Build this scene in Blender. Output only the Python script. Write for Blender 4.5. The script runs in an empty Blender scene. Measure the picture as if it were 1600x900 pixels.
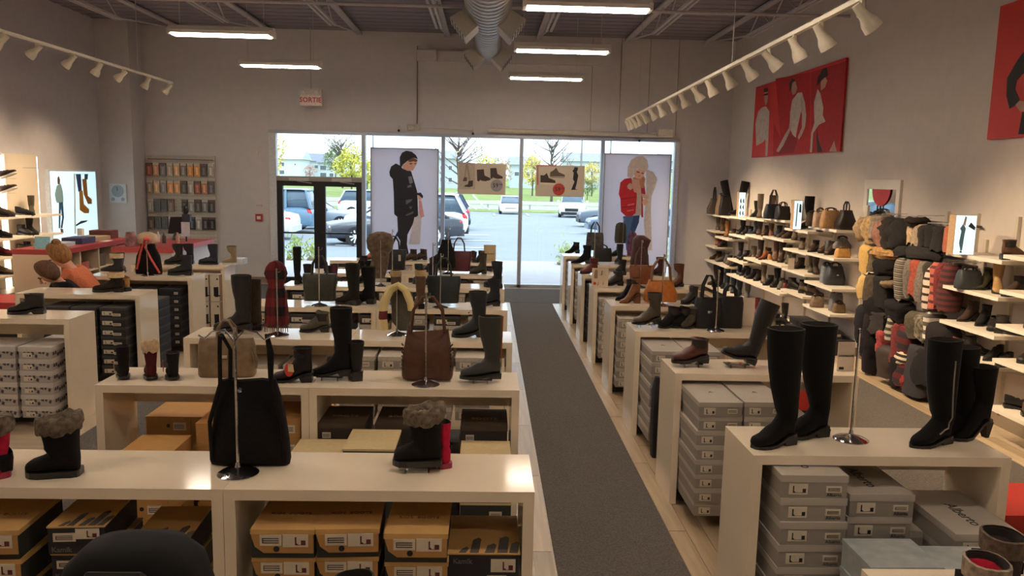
import bpy, math, random
from math import sin, cos, pi, radians, sqrt
from mathutils import Vector, Matrix
S = bpy.context.scene
C = S.collection
random.seed(7)
# ------------------------------------------------------------------ camera
CAMH, FPX = 2.15, 1250.0
_p, _y, _r = radians(7.9), radians(1.9), radians(1.25)
_F = Vector((sin(_y)*cos(_p), cos(_y)*cos(_p), -sin(_p)))
_R0 = Vector((cos(_y), -sin(_y), 0)); _U0 = _R0.cross(_F)
_R = _R0*cos(_r) + _U0*sin(_r); _U = _U0*cos(_r) - _R0*sin(_r)
cam = bpy.data.cameras.new('camera'); cam.sensor_width = 36; cam.lens = 36*FPX/1600; cam.clip_end = 500
co = bpy.data.objects.new('camera', cam); C.objects.link(co)
co.matrix_world = Matrix(((_R.x, _U.x, -_F.x, 0), (_R.y, _U.y, -_F.y, 0), (_R.z, _U.z, -_F.z, CAMH), (0, 0, 0, 1)))
S.camera = co
# ------------------------------------------------------------------ sky, sun, exposure
S.view_settings.view_transform = 'Standard'; S.view_settings.look = 'None'
S.view_settings.gamma = 1; S.view_settings.use_curve_mapping = False
S.view_settings.exposure = 0.12
W = bpy.data.worlds.new('overcast_sky'); S.world = W; W.use_nodes = True
nt = W.node_tree; nt.nodes.clear()
wo = nt.nodes.new('ShaderNodeOutputWorld'); bg = nt.nodes.new('ShaderNodeBackground')
tc = nt.nodes.new('ShaderNodeTexCoord'); nz = nt.nodes.new('ShaderNodeTexNoise'); rp = nt.nodes.new('ShaderNodeValToRGB')
nz.inputs['Scale'].default_value = 3; nz.inputs['Detail'].default_value = 4
rp.color_ramp.elements[0].position = .3; rp.color_ramp.elements[0].color = (.80, .86, .96, 1)
rp.color_ramp.elements[1].position = .65; rp.color_ramp.elements[1].color = (.95, .95, 1.0, 1)
nt.links.new(tc.outputs['Generated'], nz.inputs['Vector']); nt.links.new(nz.outputs['Fac'], rp.inputs['Fac'])
nt.links.new(rp.outputs['Color'], bg.inputs['Color']); nt.links.new(bg.outputs[0], wo.inputs[0])
bg.inputs['Strength'].default_value = 3.2
sl = bpy.data.lights.new('hazy_sun', 'SUN'); sl.energy = 1.8; sl.angle = radians(25); sl.color = (1, .95, .88)
so = bpy.data.objects.new('hazy_sun', sl); C.objects.link(so); so.rotation_euler = (radians(38), 0, radians(35))

# ------------------------------------------------------------------ helpers
def at(px, py, z=None, y=None, x=None):
    """point of the place that was measured at a photo pixel, on a known height / depth / side plane"""
    d = _F + _R*((px-800)/FPX) - _U*((py-450)/FPX)
    t = (z-CAMH)/d.z if z is not None else (y/d.y if y is not None else x/d.x)
    return Vector((0, 0, CAMH)) + d*t

def lin(c):
    return tuple(((v/255)/12.92 if v/255 < .04045 else ((v/255+.055)/1.055)**2.4) for v in c)

_mats = {}
def M(col, rough=.6, kind='plain', spec=.5, metal=0, var=.12, scale=40, bump=.1, col2=None):
    """procedural material; col in 0-255 sRGB"""
    key = (col, rough, kind, spec, metal, var, scale, bump, col2)
    if key in _mats: return _mats[key]
    m = bpy.data.materials.new(kind); m.use_nodes = True
    n = m.node_tree.nodes; l = m.node_tree.links; b = n['Principled BSDF']
    c = lin(col); b.inputs['Roughness'].default_value = rough
    b.inputs['Specular IOR Level'].default_value = spec; b.inputs['Metallic'].default_value = metal
    if kind == 'flat':
        b.inputs['Base Color'].default_value = (*c, 1)
    else:
        t = n.new('ShaderNodeTexCoord'); x = n.new('ShaderNodeTexNoise'); r = n.new('ShaderNodeValToRGB')
        mp = n.new('ShaderNodeMapping')
        x.inputs['Scale'].default_value = scale; x.inputs['Detail'].default_value = 5
        l.new(t.outputs['Object'], mp.inputs['Vector']); l.new(mp.outputs[0], x.inputs['Vector'])
        if kind in ('wood', 'grain', 'plank'): mp.inputs['Scale'].default_value = (.12, 1, 1) if kind != 'plank' else (1, .06, 1)
        if kind == 'hair': mp.inputs['Scale'].default_value = (1, 1, .12)
        l.new(x.outputs['Fac'], r.inputs['Fac'])
        e = r.color_ramp.elements; e[0].position = .3; e[1].position = .7
        c2 = lin(col2) if col2 else tuple(v*(1-var) for v in c)
        e[0].color = (*c2, 1); e[1].color = (*[min(1, v*(1+(var if not col2 else 0))) for v in c], 1)
        l.new(r.outputs['Color'], b.inputs['Base Color'])
        if bump:
            bp = n.new('ShaderNodeBump'); bp.inputs['Strength'].default_value = bump; bp.inputs['Distance'].default_value = .01
            l.new(x.outputs['Fac'], bp.inputs['Height']); l.new(bp.outputs[0], b.inputs['Normal'])
        if kind == 'suede': b.inputs['Sheen Weight'].default_value = .06
    _mats[key] = m
    return m

def bands(cols, axis='Z', scale=1.0, rough=.9, cuts=None):
    """hard colour bands along an object axis (stripes, plaid, colour blocks)"""
    key = ('bands', tuple(cols), axis, scale, rough)
    if key in _mats: return _mats[key]
    m = bpy.data.materials.new('striped_knit'); m.use_nodes = True
    n = m.node_tree.nodes; l = m.node_tree.links; b = n['Principled BSDF']; b.inputs['Roughness'].default_value = rough
    t = n.new('ShaderNodeTexCoord'); s = n.new('ShaderNodeSeparateXYZ'); mu = n.new('ShaderNodeMath'); fr = n.new('ShaderNodeMath')
    mu.operation = 'MULTIPLY'; mu.inputs[1].default_value = scale; fr.operation = 'FRACT'
    l.new(t.outputs['Object'], s.inputs[0]); l.new(s.outputs[axis], mu.inputs[0]); l.new(mu.outputs[0], fr.inputs[0])
    r = n.new('ShaderNodeValToRGB'); r.color_ramp.interpolation = 'CONSTANT'; l.new(fr.outputs[0], r.inputs['Fac'])
    e = r.color_ramp.elements
    for i, cc in enumerate(cols):
        q = e[i] if i < 2 else e.new(i/len(cols))
        q.position = i/len(cols); q.color = (*lin(cc), 1)
    l.new(r.outputs['Color'], b.inputs['Base Color'])
    _mats[key] = m; return m

def plaid(a, c, d, scale=9):
    key = ('plaid', a, c, d, scale)
    if key in _mats: return _mats[key]
    m = bpy.data.materials.new('plaid_wool'); m.use_nodes = True
    n = m.node_tree.nodes; l = m.node_tree.links; b = n['Principled BSDF']; b.inputs['Roughness'].default_value = .95
    t = n.new('ShaderNodeTexCoord'); s = n.new('ShaderNodeSeparateXYZ'); l.new(t.outputs['Object'], s.inputs[0])
    outs = []
    for ax in 'XZ':
        mu = n.new('ShaderNodeMath'); mu.operation = 'MULTIPLY'; mu.inputs[1].default_value = scale
        fr = n.new('ShaderNodeMath'); fr.operation = 'FRACT'; gt = n.new('ShaderNodeMath'); gt.operation = 'GREATER_THAN'; gt.inputs[1].default_value = .5
        l.new(s.outputs[ax], mu.inputs[0]); l.new(mu.outputs[0], fr.inputs[0]); l.new(fr.outputs[0], gt.inputs[0]); outs.append(gt)
    ad = n.new('ShaderNodeMath'); ad.operation = 'ADD'; l.new(outs[0].outputs[0], ad.inputs[0]); l.new(outs[1].outputs[0], ad.inputs[1])
    dv = n.new('ShaderNodeMath'); dv.operation = 'MULTIPLY'; dv.inputs[1].default_value = .4; l.new(ad.outputs[0], dv.inputs[0])
    r = n.new('ShaderNodeValToRGB'); r.color_ramp.interpolation = 'CONSTANT'; l.new(dv.outputs[0], r.inputs['Fac'])
    e = r.color_ramp.elements; e[0].color = (*lin(a), 1); e[1].position = .3; e[1].color = (*lin(c), 1)
    q = e.new(.7); q.color = (*lin(d), 1)
    l.new(r.outputs['Color'], b.inputs['Base Color']); _mats[key] = m; return m

def EM(col, strength, name='lamp_glow'):
    m = bpy.data.materials.new(name); m.use_nodes = True; n = m.node_tree.nodes
    b = n['Principled BSDF']; b.inputs['Base Color'].default_value = (*lin(col), 1)
    b.inputs['Emission Color'].default_value = (*lin(col), 1); b.inputs['Emission Strength'].default_value = strength
    return m

def GLASS(tint=(235, 245, 248), alpha=.12, rough=.02):
    m = bpy.data.materials.new('clear_glass'); m.use_nodes = True; n = m.node_tree.nodes; l = m.node_tree.links
    o = n['Material Output']; n.remove(n['Principled BSDF'])
    tr = n.new('ShaderNodeBsdfTransparent'); gl = n.new('ShaderNodeBsdfGlossy'); mx = n.new('ShaderNodeMixShader'); fr = n.new('ShaderNodeFresnel')
    tr.inputs[0].default_value = (*lin(tint), 1); gl.inputs['Roughness'].default_value = rough
    ml = n.new('ShaderNodeMath'); ml.operation = 'MULTIPLY'; ml.inputs[1].default_value = alpha*6
    l.new(fr.outputs[0], ml.inputs[0]); l.new(ml.outputs[0], mx.inputs[0]); l.new(tr.outputs[0], mx.inputs[1]); l.new(gl.outputs[0], mx.inputs[2])
    l.new(mx.outputs[0], o.inputs[0]); return m

class G:
    """collects faces for ONE mesh"""
    def __init__(s): s.v = []; s.f = []
    def add(s, vs, fs):
        b = len(s.v); s.v += [tuple(v) for v in vs]; s.f += [tuple(b+i for i in f) for f in fs]; return s
    def box(s, x0, y0, z0, x1, y1, z1):
        return s.add([(x0,y0,z0),(x1,y0,z0),(x1,y1,z0),(x0,y1,z0),(x0,y0,z1),(x1,y0,z1),(x1,y1,z1),(x0,y1,z1)],
                     [(0,3,2,1),(4,5,6,7),(0,1,5,4),(1,2,6,5),(2,3,7,6),(3,0,4,7)])
    def hexa(s, p):   # 8 points: bottom 4, top 4
        return s.add(p, [(0,3,2,1),(4,5,6,7),(0,1,5,4),(1,2,6,5),(2,3,7,6),(3,0,4,7)])
    def loft(s, rings, c0=True, c1=True):
        n = len(rings[0]); vs = [p for r in rings for p in r]; fs = []
        for k in range(len(rings)-1):
            for i in range(n):
                j = (i+1) % n; fs.append((k*n+i, k*n+j, (k+1)*n+j, (k+1)*n+i))
        if c0: fs.append(tuple(range(n-1, -1, -1)))
        if c1: fs.append(tuple((len(rings)-1)*n+i for i in range(n)))
        return s.add(vs, fs)
    def cyl(s, a, b, r0, r1=None, n=10, caps=True):
        a = Vector(a); b = Vector(b); r1 = r0 if r1 is None else r1
        d = (b-a).normalized(); u = d.orthogonal().normalized(); w = d.cross(u)
        ring = lambda c, r: [c+u*(r*cos(2*pi*i/n))+w*(r*sin(2*pi*i/n)) for i in range(n)]
        return s.loft([ring(a, r0), ring(b, r1)], caps, caps)
    def tube(s, pts, r, n=6, flat=None):
        pts = [Vector(p) for p in pts]; rings = []; pu = None
        for i, p in enumerate(pts):
            d = (pts[min(i+1, len(pts)-1)]-pts[max(i-1, 0)]).normalized()
            u = d.orthogonal().normalized() if pu is None else (pu-d*pu.dot(d)).normalized()
            pu = u; w = d.cross(u); rr = r[i] if isinstance(r, (list, tuple)) else r
            f = flat or 1
            rings.append([p+u*(rr*cos(2*pi*k/n))+w*(rr*f*sin(2*pi*k/n)) for k in range(n)])
        return s.loft(rings)
    def lathe(s, prof, c=(0,0,0), n=16):
        return s.loft([[(c[0]+r*cos(2*pi*i/n), c[1]+r*sin(2*pi*i/n), c[2]+z) for i in range(n)] for r, z in prof])
    def ball(s, c, rx, ry=None, rz=None, n=10, m=7):
        ry = ry or rx; rz = rz or rx; rings = []
        for k in range(m):
            a = -pi/2+pi*(k+.02+(.96*k/(m-1)-k*1.0/(m-1)*1.0 if 0 else 0))/(m-1) if 0 < k < m-1 else (-pi/2+.12 if k == 0 else pi/2-.12)
            rings.append([(c[0]+rx*cos(a)*cos(2*pi*i/n), c[1]+ry*cos(a)*sin(2*pi*i/n), c[2]+rz*sin(a)) for i in range(n)])
        return s.loft(rings)
    def plate(s, pts, f, t=.004):
        """2D outline pts -> thin solid; f(u,v,d) maps to 3D"""
        n = len(pts); vs = [f(u, v, 0) for u, v in pts]+[f(u, v, t) for u, v in pts]
        fs = [tuple(range(n-1, -1, -1)), tuple(range(n, 2*n))]+[(i, (i+1) % n, n+(i+1) % n, n+i) for i in range(n)]
        return s.add(vs, fs)
    def me(s, name, mat, smooth=False, ang=40):
        m = bpy.data.meshes.new(name); m.from_pydata([tuple(v) for v in s.v], [], s.f); m.update()
        if mat: m.materials.append(mat)
        if smooth:
            m.polygons.foreach_set('use_smooth', [True]*len(m.polygons)); m.set_sharp_from_angle(angle=radians(ang))
        return m

def ob(name, mesh, parent=None, loc=(0,0,0), rz=0, rot=None, label=None, cat=None, group=None, kind=None, scale=None):
    o = bpy.data.objects.new(name, mesh); C.objects.link(o); o.location = loc
    o.rotation_euler = rot if rot else (0, 0, rz)
    if scale: o.scale = scale if isinstance(scale, tuple) else (scale,)*3
    if parent: o.parent = parent
    if label: o['label'] = label
    if cat: o['category'] = cat
    if group: o['group'] = group
    if kind: o['kind'] = kind
    return o
def struct(name, g, m, **k): return ob(name, g.me(name, m), kind='structure', **k)
def inst(proto, loc, rz=0, label=None, cat=None, group=None, rot=None, scale=None, name=None):
    """proto = (name, root mesh or None, [(name, mesh, loc, [subparts])]); every copy is its own thing with its own parts"""
    r = ob(name or proto[0], proto[1], None, loc, rz, rot, label, cat, group, scale=scale)
    for c in proto[2]:
        o = ob(c[0], c[1], r, c[2] if len(c) > 2 else (0,0,0))
        for d in (c[3] if len(c) > 3 else []): ob(d[0], d[1], o)
    return r
def text(s, size, mat, bold=False):
    cu = bpy.data.curves.new('lettering', 'FONT'); cu.body = s; cu.size = size; cu.align_x = 'CENTER'; cu.align_y = 'CENTER'; cu.resolution_u = 2
    cu.extrude = .0008
    if bold: cu.offset = size*.015
    o = bpy.data.objects.new('lettering', cu); C.objects.link(o)
    dg = bpy.context.evaluated_depsgraph_get(); m = bpy.data.meshes.new_from_object(o.evaluated_get(dg))
    bpy.data.objects.remove(o); bpy.data.curves.remove(cu); m.materials.clear(); m.materials.append(mat); return m
FR = lambda u, v, d: (u, -d, v)            # print facing the camera (-y)
def ngon(cx, cy, r, n=18, ry=None): return [(cx+r*cos(2*pi*i/n), cy+(ry or r)*sin(2*pi*i/n)) for i in range(n)]
# ================================================================== SETTING
WHITE = M((238, 222, 196), .11, 'laminate', var=.015, scale=6, bump=.01)
wallm = M((200, 195, 196), .85, 'paint', var=.03, scale=8, bump=.02)
wallr = M((212, 202, 194), .85, 'paint', var=.03, scale=8, bump=.02)
FY = 15.6; XR = 4.69; XL = -7.1; ZC = 4.8; YB = -3.2
floorm = M((176, 158, 132), .35, 'wood', var=.12, scale=18, bump=.03)
struct('floor', G().box(XL, YB, -.1, XR, FY+.1, 0), floorm)
# ceiling: dark corrugated deck, its ribs are real
g = G(); g.box(XL, YB, ZC+.0, XR, FY+.1, ZC+.12)
struct('ceiling', g, M((138, 130, 138), .9, 'deck', var=.06, scale=5))
g = G()
for i in range(60):
    y = YB+.15+i*.31
    g.box(XL, y, ZC-.007, XR, y+.1, ZC+.002)
struct('trim_9', g, M((134, 126, 134), .9, 'deck', var=.06, scale=5))
struct('wall_right', G().box(XR, YB, 0, XR+.15, FY+.2, ZC), wallr)
struct('wall_left', G().box(XL-.15, YB, 0, XL, FY+.2, ZC), wallm)
struct('wall_back', G().box(XL, YB-.15, 0, XR, YB, ZC), wallm)
WX0, WX1, WZ = -4.17, 3.70, 2.94
g = G(); g.box(XL, FY, 0, WX0, FY+.2, ZC); g.box(WX1, FY, 0, XR, FY+.2, ZC); g.box(WX0, FY, WZ, WX1, FY+.2, ZC)
struct('wall_front', g, wallm)
struct('wall_pillar', G().box(XL, 15.05, 0, -6.5, FY, ZC), wallm)
bb = M((128, 112, 96), .6, 'paint', var=.03)
struct('baseboard_front_left', G().box(-6.5, FY-.015, 0, WX0, FY, .12), bb)
struct('baseboard_front_right', G().box(WX1, FY-.015, 0, XR, FY, .12), bb)
struct('baseboard_right', G().box(XR-.015, YB, 0, XR, FY, .12), bb)
struct('baseboard_left', G().box(XL, YB, 0, XL+.015, 15.05, .12), bb)
# carpets
carp = M((98, 92, 88), 1, 'carpet', spec=.1, var=.3, scale=90, bump=.5)
def carpet(x0, y0, x1, y1, lab, z=.008):
    ob('carpet_runner', G().box(x0, y0, 0.001, x1, y1, z).me('carpet_runner', carp), label=lab, cat='carpet', group='grey carpet strips')
carpet(.42, YB+.3, 1.15, 13.62, 'long grey carpet runner down the aisle towards the glass front')
carpet(-6.0, 13.64, 4.2, 15.35, 'wide grey entrance carpet across the floor inside the glass front')
carpet(2.95, 2.0, 4.2, 13.6, 'grey carpet strip along the right wall shelves behind the benches')
carpet(-3.25, 1.0, -2.5, 13.6, 'grey carpet strip between the left bench block and the black box benches')
# wood planks laid beside the runner (near ones are single boards)
pm = [M(c, .38, 'plank', var=.15, scale=30, bump=.04) for c in ((178,156,126),(168,147,118),(186,166,136),(160,140,114))]
pme = [G().box(0, 0, .0005, .108, 1.18, .006).me('floor_plank', m) for m in pm]
fl = bpy.data.objects['floor']
k = 0
for i, x in enumerate((1.155, 1.267, 1.379)):
    for j in range(9):
        ob('floor_plank', pme[(k*7+i+j) % 4], fl, (x, 1.9+j*1.186+i*.4-.8, 0)); k += 1
for i, x in enumerate((.30,)):
    for j in range(10): ob('floor_plank', pme[(j*3) % 4], fl, (x, 2.0+j*1.186, 0))
for i, x in enumerate((4.22, 4.332)):
    for j in range(7): ob('floor_plank', pme[(j*3+i) % 4], fl, (x, 3.0+j*1.186, 0))
# joists (open web) under the deck
jm = M((186, 180, 182), .6, 'steel', var=.06)
def joist(x, yend, lab):
    r = ob('roof_joist', None, loc=(x, 0, 4.42), label=lab, cat='joist', group='open web roof joists')
    g = G(); g.box(-.055, YB, 0, -.02, yend, .035); g.box(.02, YB, 0, .055, yend, .035); ob('bottom_chord', g.me('bottom_chord', jm), r)
    g = G(); g.box(-.05, YB, .31, .05, FY, .345); ob('top_chord', g.me('top_chord', jm), r)
    n = int((yend-5)/.5)
    for i in range(n):
        y = 5+i*.5; a, b = ((0, y, .02), (0, y+.5, .32)) if i % 2 == 0 else ((0, y, .32), (0, y+.5, .02))
        ob('web_bar', G().cyl(a, b, .012, n=5).me('web_bar', jm), r)
    ob('web_bar', G().cyl((0, yend-.1, .02), (0, FY-.02, .33), .014, n=5).me('web_bar', jm), r)
for i, (x, lab) in enumerate(((-5.75, 'grey steel roof joist farthest left above the cash desk'), (-4.1, 'grey steel roof joist above the left row of strip lights'),
     (-2.45, 'grey steel roof joist left of the round duct, above the door'), (-.8, 'grey steel roof joist just left of the round duct'),
     (.92, 'grey steel roof joist above the right row of strip lights'), (2.6, 'grey steel roof joist beside the right track of spots'), (4.1, 'grey steel roof joist nearest the right wall'))):
    joist(x, 13.0, lab)
ob('ceiling_pipe', G().cyl((XL, 10.9, 4.32), (XR, 10.7, 4.32), .02, n=6).me('ceiling_pipe', jm), label='thin grey pipe running crosswise under the dark ceiling deck', cat='pipe')

# round spiral duct with side diffusers
dm = M((168, 164, 160), .35, 'galvanised', metal=.6, var=.08, scale=12)
dr = ob('air_duct', None, loc=(-.03, 0, 4.36), label='round grey spiral duct with side diffusers hanging above the aisle', cat='duct')
g = G(); pts = []
rings = []
y = YB
while y < 14.6:
    r = .30 if y < 11.3 else .22
    for dy, rr in ((0, r), (.16, r), (.17, r+.008), (.19, r+.008), (.2, r)):
        rings.append([(rr*cos(2*pi*i/20), y+dy, rr*sin(2*pi*i/20)) for i in range(20)])
    y += .2
g.loft(rings); ob('duct_pipe', g.me('duct_pipe', dm, True), dr)
df = M((190, 186, 180), .5, 'painted_metal', var=.03); dgr = M((86, 82, 82), .7, 'grille')
for y0 in (7.6, 11.0, 14.25):
    for sx in (-1, 1):
        r = .3 if y0 < 11.3 else .22
        ca, sa = cos(radians(-38)), sin(radians(-38))
        f = lambda a, b, c: (sx*(a*ca+ -b*sa*-1*0 + b*(-sa)*0) + sx*(-0) + sx*0 + 0*c, c, 0)
        # box pointing out and down at 38 degrees
        ax = Vector((sx*ca, 0, sa)); up = Vector((sx*-sa, 0, ca)); o = Vector((0, y0, 0))
        pt = lambda a, u, d: o+ax*a+up*u+Vector((0, d, 0))
        g = G().hexa([pt(r*.7, -.13, -.24), pt(r*.7, .13, -.24), pt(r*.7, .13, .24), pt(r*.7, -.13, .24), pt(r+.2, -.16, -.27), pt(r+.2, .16, -.27), pt(r+.2, .16, .27), pt(r+.2, -.16, .27)])
        d = ob('diffuser', g.me('diffuser', df), dr)
        g = G()
        for q in range(5):
            u = -.12+q*.055
            g.hexa([pt(r+.2, u, -.25), pt(r+.2, u+.02, -.25), pt(r+.2, u+.02, .25), pt(r+.2, u, .25), pt(r+.206, u, -.25), pt(r+.206, u+.02, -.25), pt(r+.206, u+.02, .25), pt(r+.206, u, .25)])
        ob('grille', g.me('grille', dgr), d)
for y0 in (6.5, 9.6, 12.8):
    ob('hanger_rod', G().cyl((0, y0, .2), (0, y0, .45), .008, n=5).me('hanger_rod', jm), dr)

# strip lights: opaque hood above, glowing tubes below
hood = M((225, 220, 212), .5, 'enamel', var=.02); TUBE = EM((255, 238, 218), 36.0, 'fluorescent_glow')
g1 = G(); g1.hexa([(-.62,-.10,.0),(.62,-.10,.0),(.62,.10,.0),(-.62,.10,.0),(-.62,-.05,.06),(.62,-.05,.06),(.62,.05,.06),(-.62,.05,.06)])
g1.box(-.62,-.105,-.034,.62,-.1,.005); g1.box(-.62,.1,-.034,.62,.105,.005)
hood_me = g1.me('hood', hood)
g2 = G(); g2.cyl((-.59, -.05, -.02), (.59, -.05, -.02), .018, n=8); g2.cyl((-.59, .05, -.02), (.59, .05, -.02), .018, n=8)
tube_me = [G().cyl((-.58, s*.05, -.02), (.58, s*.05, -.02), .036, n=8).me('tube', TUBE) for s in (-1, 1)]
end_me = [G().box(min(a, b), -.105, -.045, max(a, b), .105, .02).me('end_cap', hood) for a, b in ((-.62, -.585), (.585, .62))]
wire_me = [G().cyl((x, 0, .05), (x, 0, .95), .004, n=4).me('hanging_wire', jm) for x in (-.5, .5)]
LAMP = ('strip_light', None, [('hood', hood_me), ('tube', tube_me[0]), ('tube', tube_me[1]), ('end_cap', end_me[0]), ('end_cap', end_me[1]), ('hanging_wire', wire_me[0]), ('hanging_wire', wire_me[1])])
for x, ys, side in ((.93, (13.5, 10.6, 7.97, 5.3, 2.6, 0), 'right'), (-3.22, (12.8, 10.05, 7.3, 4.5, 1.8), 'left')):
    for i, y in enumerate(ys):
        inst(LAMP, (x, y, 3.8), 0, '%s lit strip light from the window in the %s row' % (('first', 'second', 'third', 'fourth', 'fifth', 'sixth')[i], side), 'light', 'hanging strip lights')

# exit sign SORTIE
r = ob('exit_sign', None, loc=(-3.28, 15.2, 3.52), label='hanging white exit sign with red SORTIE lettering above the doors', cat='sign')
ob('sign_case', G().box(-.2, -.04, -.15, .2, .04, .15).me('sign_case', M((205, 196, 190), .5)), r)
ob('sign_face', G().box(-.185, -.046, -.14, .185, -.04, .04).me('sign_face', M((232, 208, 200), .5)), r)
t = ob('lettering', text('SORTIE', .125, M((188, 60, 48), .5), True), r, (0, -.048, -.05), rot=(pi/2, 0, 0))
for x in (-.12, .12): ob('lamp_head', G().cyl((x, -.04, .09), (x, -.09, .08), .03, .036).me('lamp_head', M((210, 205, 200), .4)), r)
ob('hanging_rod', G().cyl((0, 0, .15), (0, 0, 1.25), .012, n=6).me('hanging_rod', jm), r)

# window wall
alu = M((172, 178, 188), .4, 'aluminium', metal=.3, var=.03); blk = M((24, 25, 29), .4, 'black_metal', var=.05)
win = ob('window_1', G().box(WX0, FY-.03, WZ-.06, WX1, FY+.12, WZ).me('window_frame_head', alu), kind='structure')
mull = [-2.38, -.86, .645, 2.215]
g = G(); g.box(-2.33, FY-.03, 0, WX1, FY+.12, .06); ob('window_sill', g.me('window_sill', alu), win)
for x in mull: ob('mullion', G().box(x-.035, FY-.03, 0, x+.035, FY+.12, WZ-.06).me('mullion', alu), win)
for a, b in ((WX0, WX0+.13), (WX1-.09, WX1)): ob('jamb', G().box(a, FY-.03, 0, b, FY+.12, WZ-.06).me('jamb', M((205, 208, 214), .4, 'aluminium')), win)
ob('transom_bar', G().box(WX0+.13, FY-.03, 1.985, -2.415, FY+.12, 2.075).me('transom_bar', M((150, 146, 140), .5)), win)
pane = GLASS()
for a, b in ((-2.345, -.895), (-.825, .61), (.68, 2.18), (2.25, WX1-.09)):
    ob('glass_pane', G().box(a, FY+.04, .06, b, FY+.05, WZ-.06).me('glass_pane', pane), win)
ob('glass_pane', G().box(WX0+.13, FY+.04, 2.075, -2.415, FY+.05, WZ-.06).me('glass_pane', pane), win)
d0, d1, dmid = WX0+.13, -2.415, (WX0+.13-2.415)/2
for nme, a, b in (('door_1', d0, dmid), ('door_2', dmid, d1)):
    g = G(); g.box(a, FY, 0, a+.11, FY+.08, 1.985); g.box(b-.11, FY, 0, b, FY+.08, 1.985); g.box(a+.11, FY, 1.89, b-.11, FY+.08, 1.985); g.box(a+.11, FY, 0, b-.11, FY+.08, .13)
    d = ob(nme, g.me('door_frame', blk), kind='structure')
    ob('glass_pane', G().box(a+.11, FY+.03, .13, b-.11, FY+.04, 1.89).me('glass_pane', pane), d)
    ob('push_bar', G().box(a+.05, FY-.06, .98, b-.05, FY-.03, 1.01).me('push_bar', blk), d)
    ob('door_closer', G().box(a+.25, FY-.07, 1.99, a+.62, FY-.005, 2.05).me('door_closer', M((190, 188, 184), .4)), d)
    ob('closer_arm', G().cyl((a+.4, FY-.05, 1.985), (a+.68, FY-.08, 1.95), .012, n=5).me('closer_arm', M((150, 150, 150), .4)), d)
# gear on the front wall
gm = M((196, 186, 170), .6)
r = ob('wall_conduit', None, loc=(-1.36, FY-.02, 3.05), label='thin conduit dropping from a junction box to the window head', cat='conduit')
ob('conduit_tube', G().cyl((0, 0, .05), (0, 0, 1.5), .012, n=6).me('conduit_tube', M((120, 108, 100), .6)), r)
ob('junction_box', G().box(-.07, -.06, -.05, .06, 0, .06).me('junction_box', gm), r)
ob('camera_head', G().cyl((-.07, -.06, 0), (-.17, -.1, -.01), .05, .055).me('camera_head', gm), r)
ob('cable', G().tube([(.06, -.02, -.01), (.4, -.01, -.015), (.8, -.01, -.03), (1.05, -.015, -.04)], .006).me('cable', gm), r)
ob('duct_boxes', G().box(.0, -.1, 1.22, .36, 0, 1.42).me('duct_boxes', wallm), r)
for i, (px, py, t) in enumerate(((623, 205, 'left of the boy banner top'), (739, 210, 'above the left hanging sign'), (999, 221, 'beside the white roller housing'))):
    p = at(px, py-1, y=FY-.08)
    q = ob('door_sensor', None, loc=p, label='small black round sensor on the window head %s' % t, cat='sensor', group='window head sensors')
    ob('sensor_ball', G().ball((0, 0, 0), .025).me('sensor_ball', blk), q); ob('bracket', G().cyl((0, .02, .02), (0, .06, .1), .008, n=5).me('bracket', gm), q)
ob('wall_soffit', G().box(-.95, FY-.1, 4.27, 2.3, FY, 4.47).me('wall_soffit', wallm), label='long boxed-in pipe chase high on the front wall', cat='pipe chase')
r = ob('roller_housing', None, loc=(1.9, FY-.1, 3.02), label='long white roller blind housing above the right windows', cat='blind')
ob('roller_tube', G().cyl((-1.9, 0, 0), (1.33, 0, -.02), .045).me('roller_tube', gm), r)
ob('end_unit', G().box(1.34, -.08, -.05, 1.62, .09, .09).me('end_unit', M((215, 208, 196), .5)), r)
# vertical joints of the far right panels
for i in range(4):
    ob('trim_%d' % (i+1), G().box(1.95+i*.55, FY-.006, 3.0, 1.962+i*.55, FY, ZC).me('trim', M((150, 140, 134), .8)), kind='structure')
# alarm pull box and thermostat
def wallbox(px, py, w, h, col, lab, cat, name, y=FY):
    p = at(px, py, y=y-.02)
    r = ob(name, G().box(-w/2, -.025, -h/2, w/2, .02, h/2).me(name, M(col, .5)), loc=p, label=lab, cat=cat); return r
r = wallbox(405, 340, .13, .14, (168, 52, 42), 'red fire alarm pull box on the wall left of the doors', 'alarm', 'fire_alarm')
ob('pull_handle', G().box(-.035, -.035, -.03, .035, -.025, .03).me('pull_handle', M((225, 220, 214), .5)), r)
wallbox(405, 321, .1, .03, (190, 180, 168), 'small beige plate above the red alarm box', 'plate', 'wall_plate')
wallbox(402, 238, .04, .05, (215, 205, 190), 'tiny white sensor high on wall left of the doors', 'sensor', 'wall_sensor')
r = wallbox(185, 302, .3, .34, (206, 216, 222), 'square pale grey clock panel on the corner pillar', 'clock', 'wall_clock', 15.05)
ob('clock_dial', G().cyl((0, -.025, .04), (0, -.035, .04), .11, n=20).me('clock_dial', M((150, 166, 180), .4)), r)
ob('clock_hand', G().box(-.004, -.04, .04, .004, -.036, .12).me('clock_hand', blk), r)
for x in (-.09, .09): ob('dial_small', G().cyl((x, -.025, -.11), (x, -.034, -.11), .033, n=12).me('dial_small', M((140, 155, 168), .4)), r)

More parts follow.
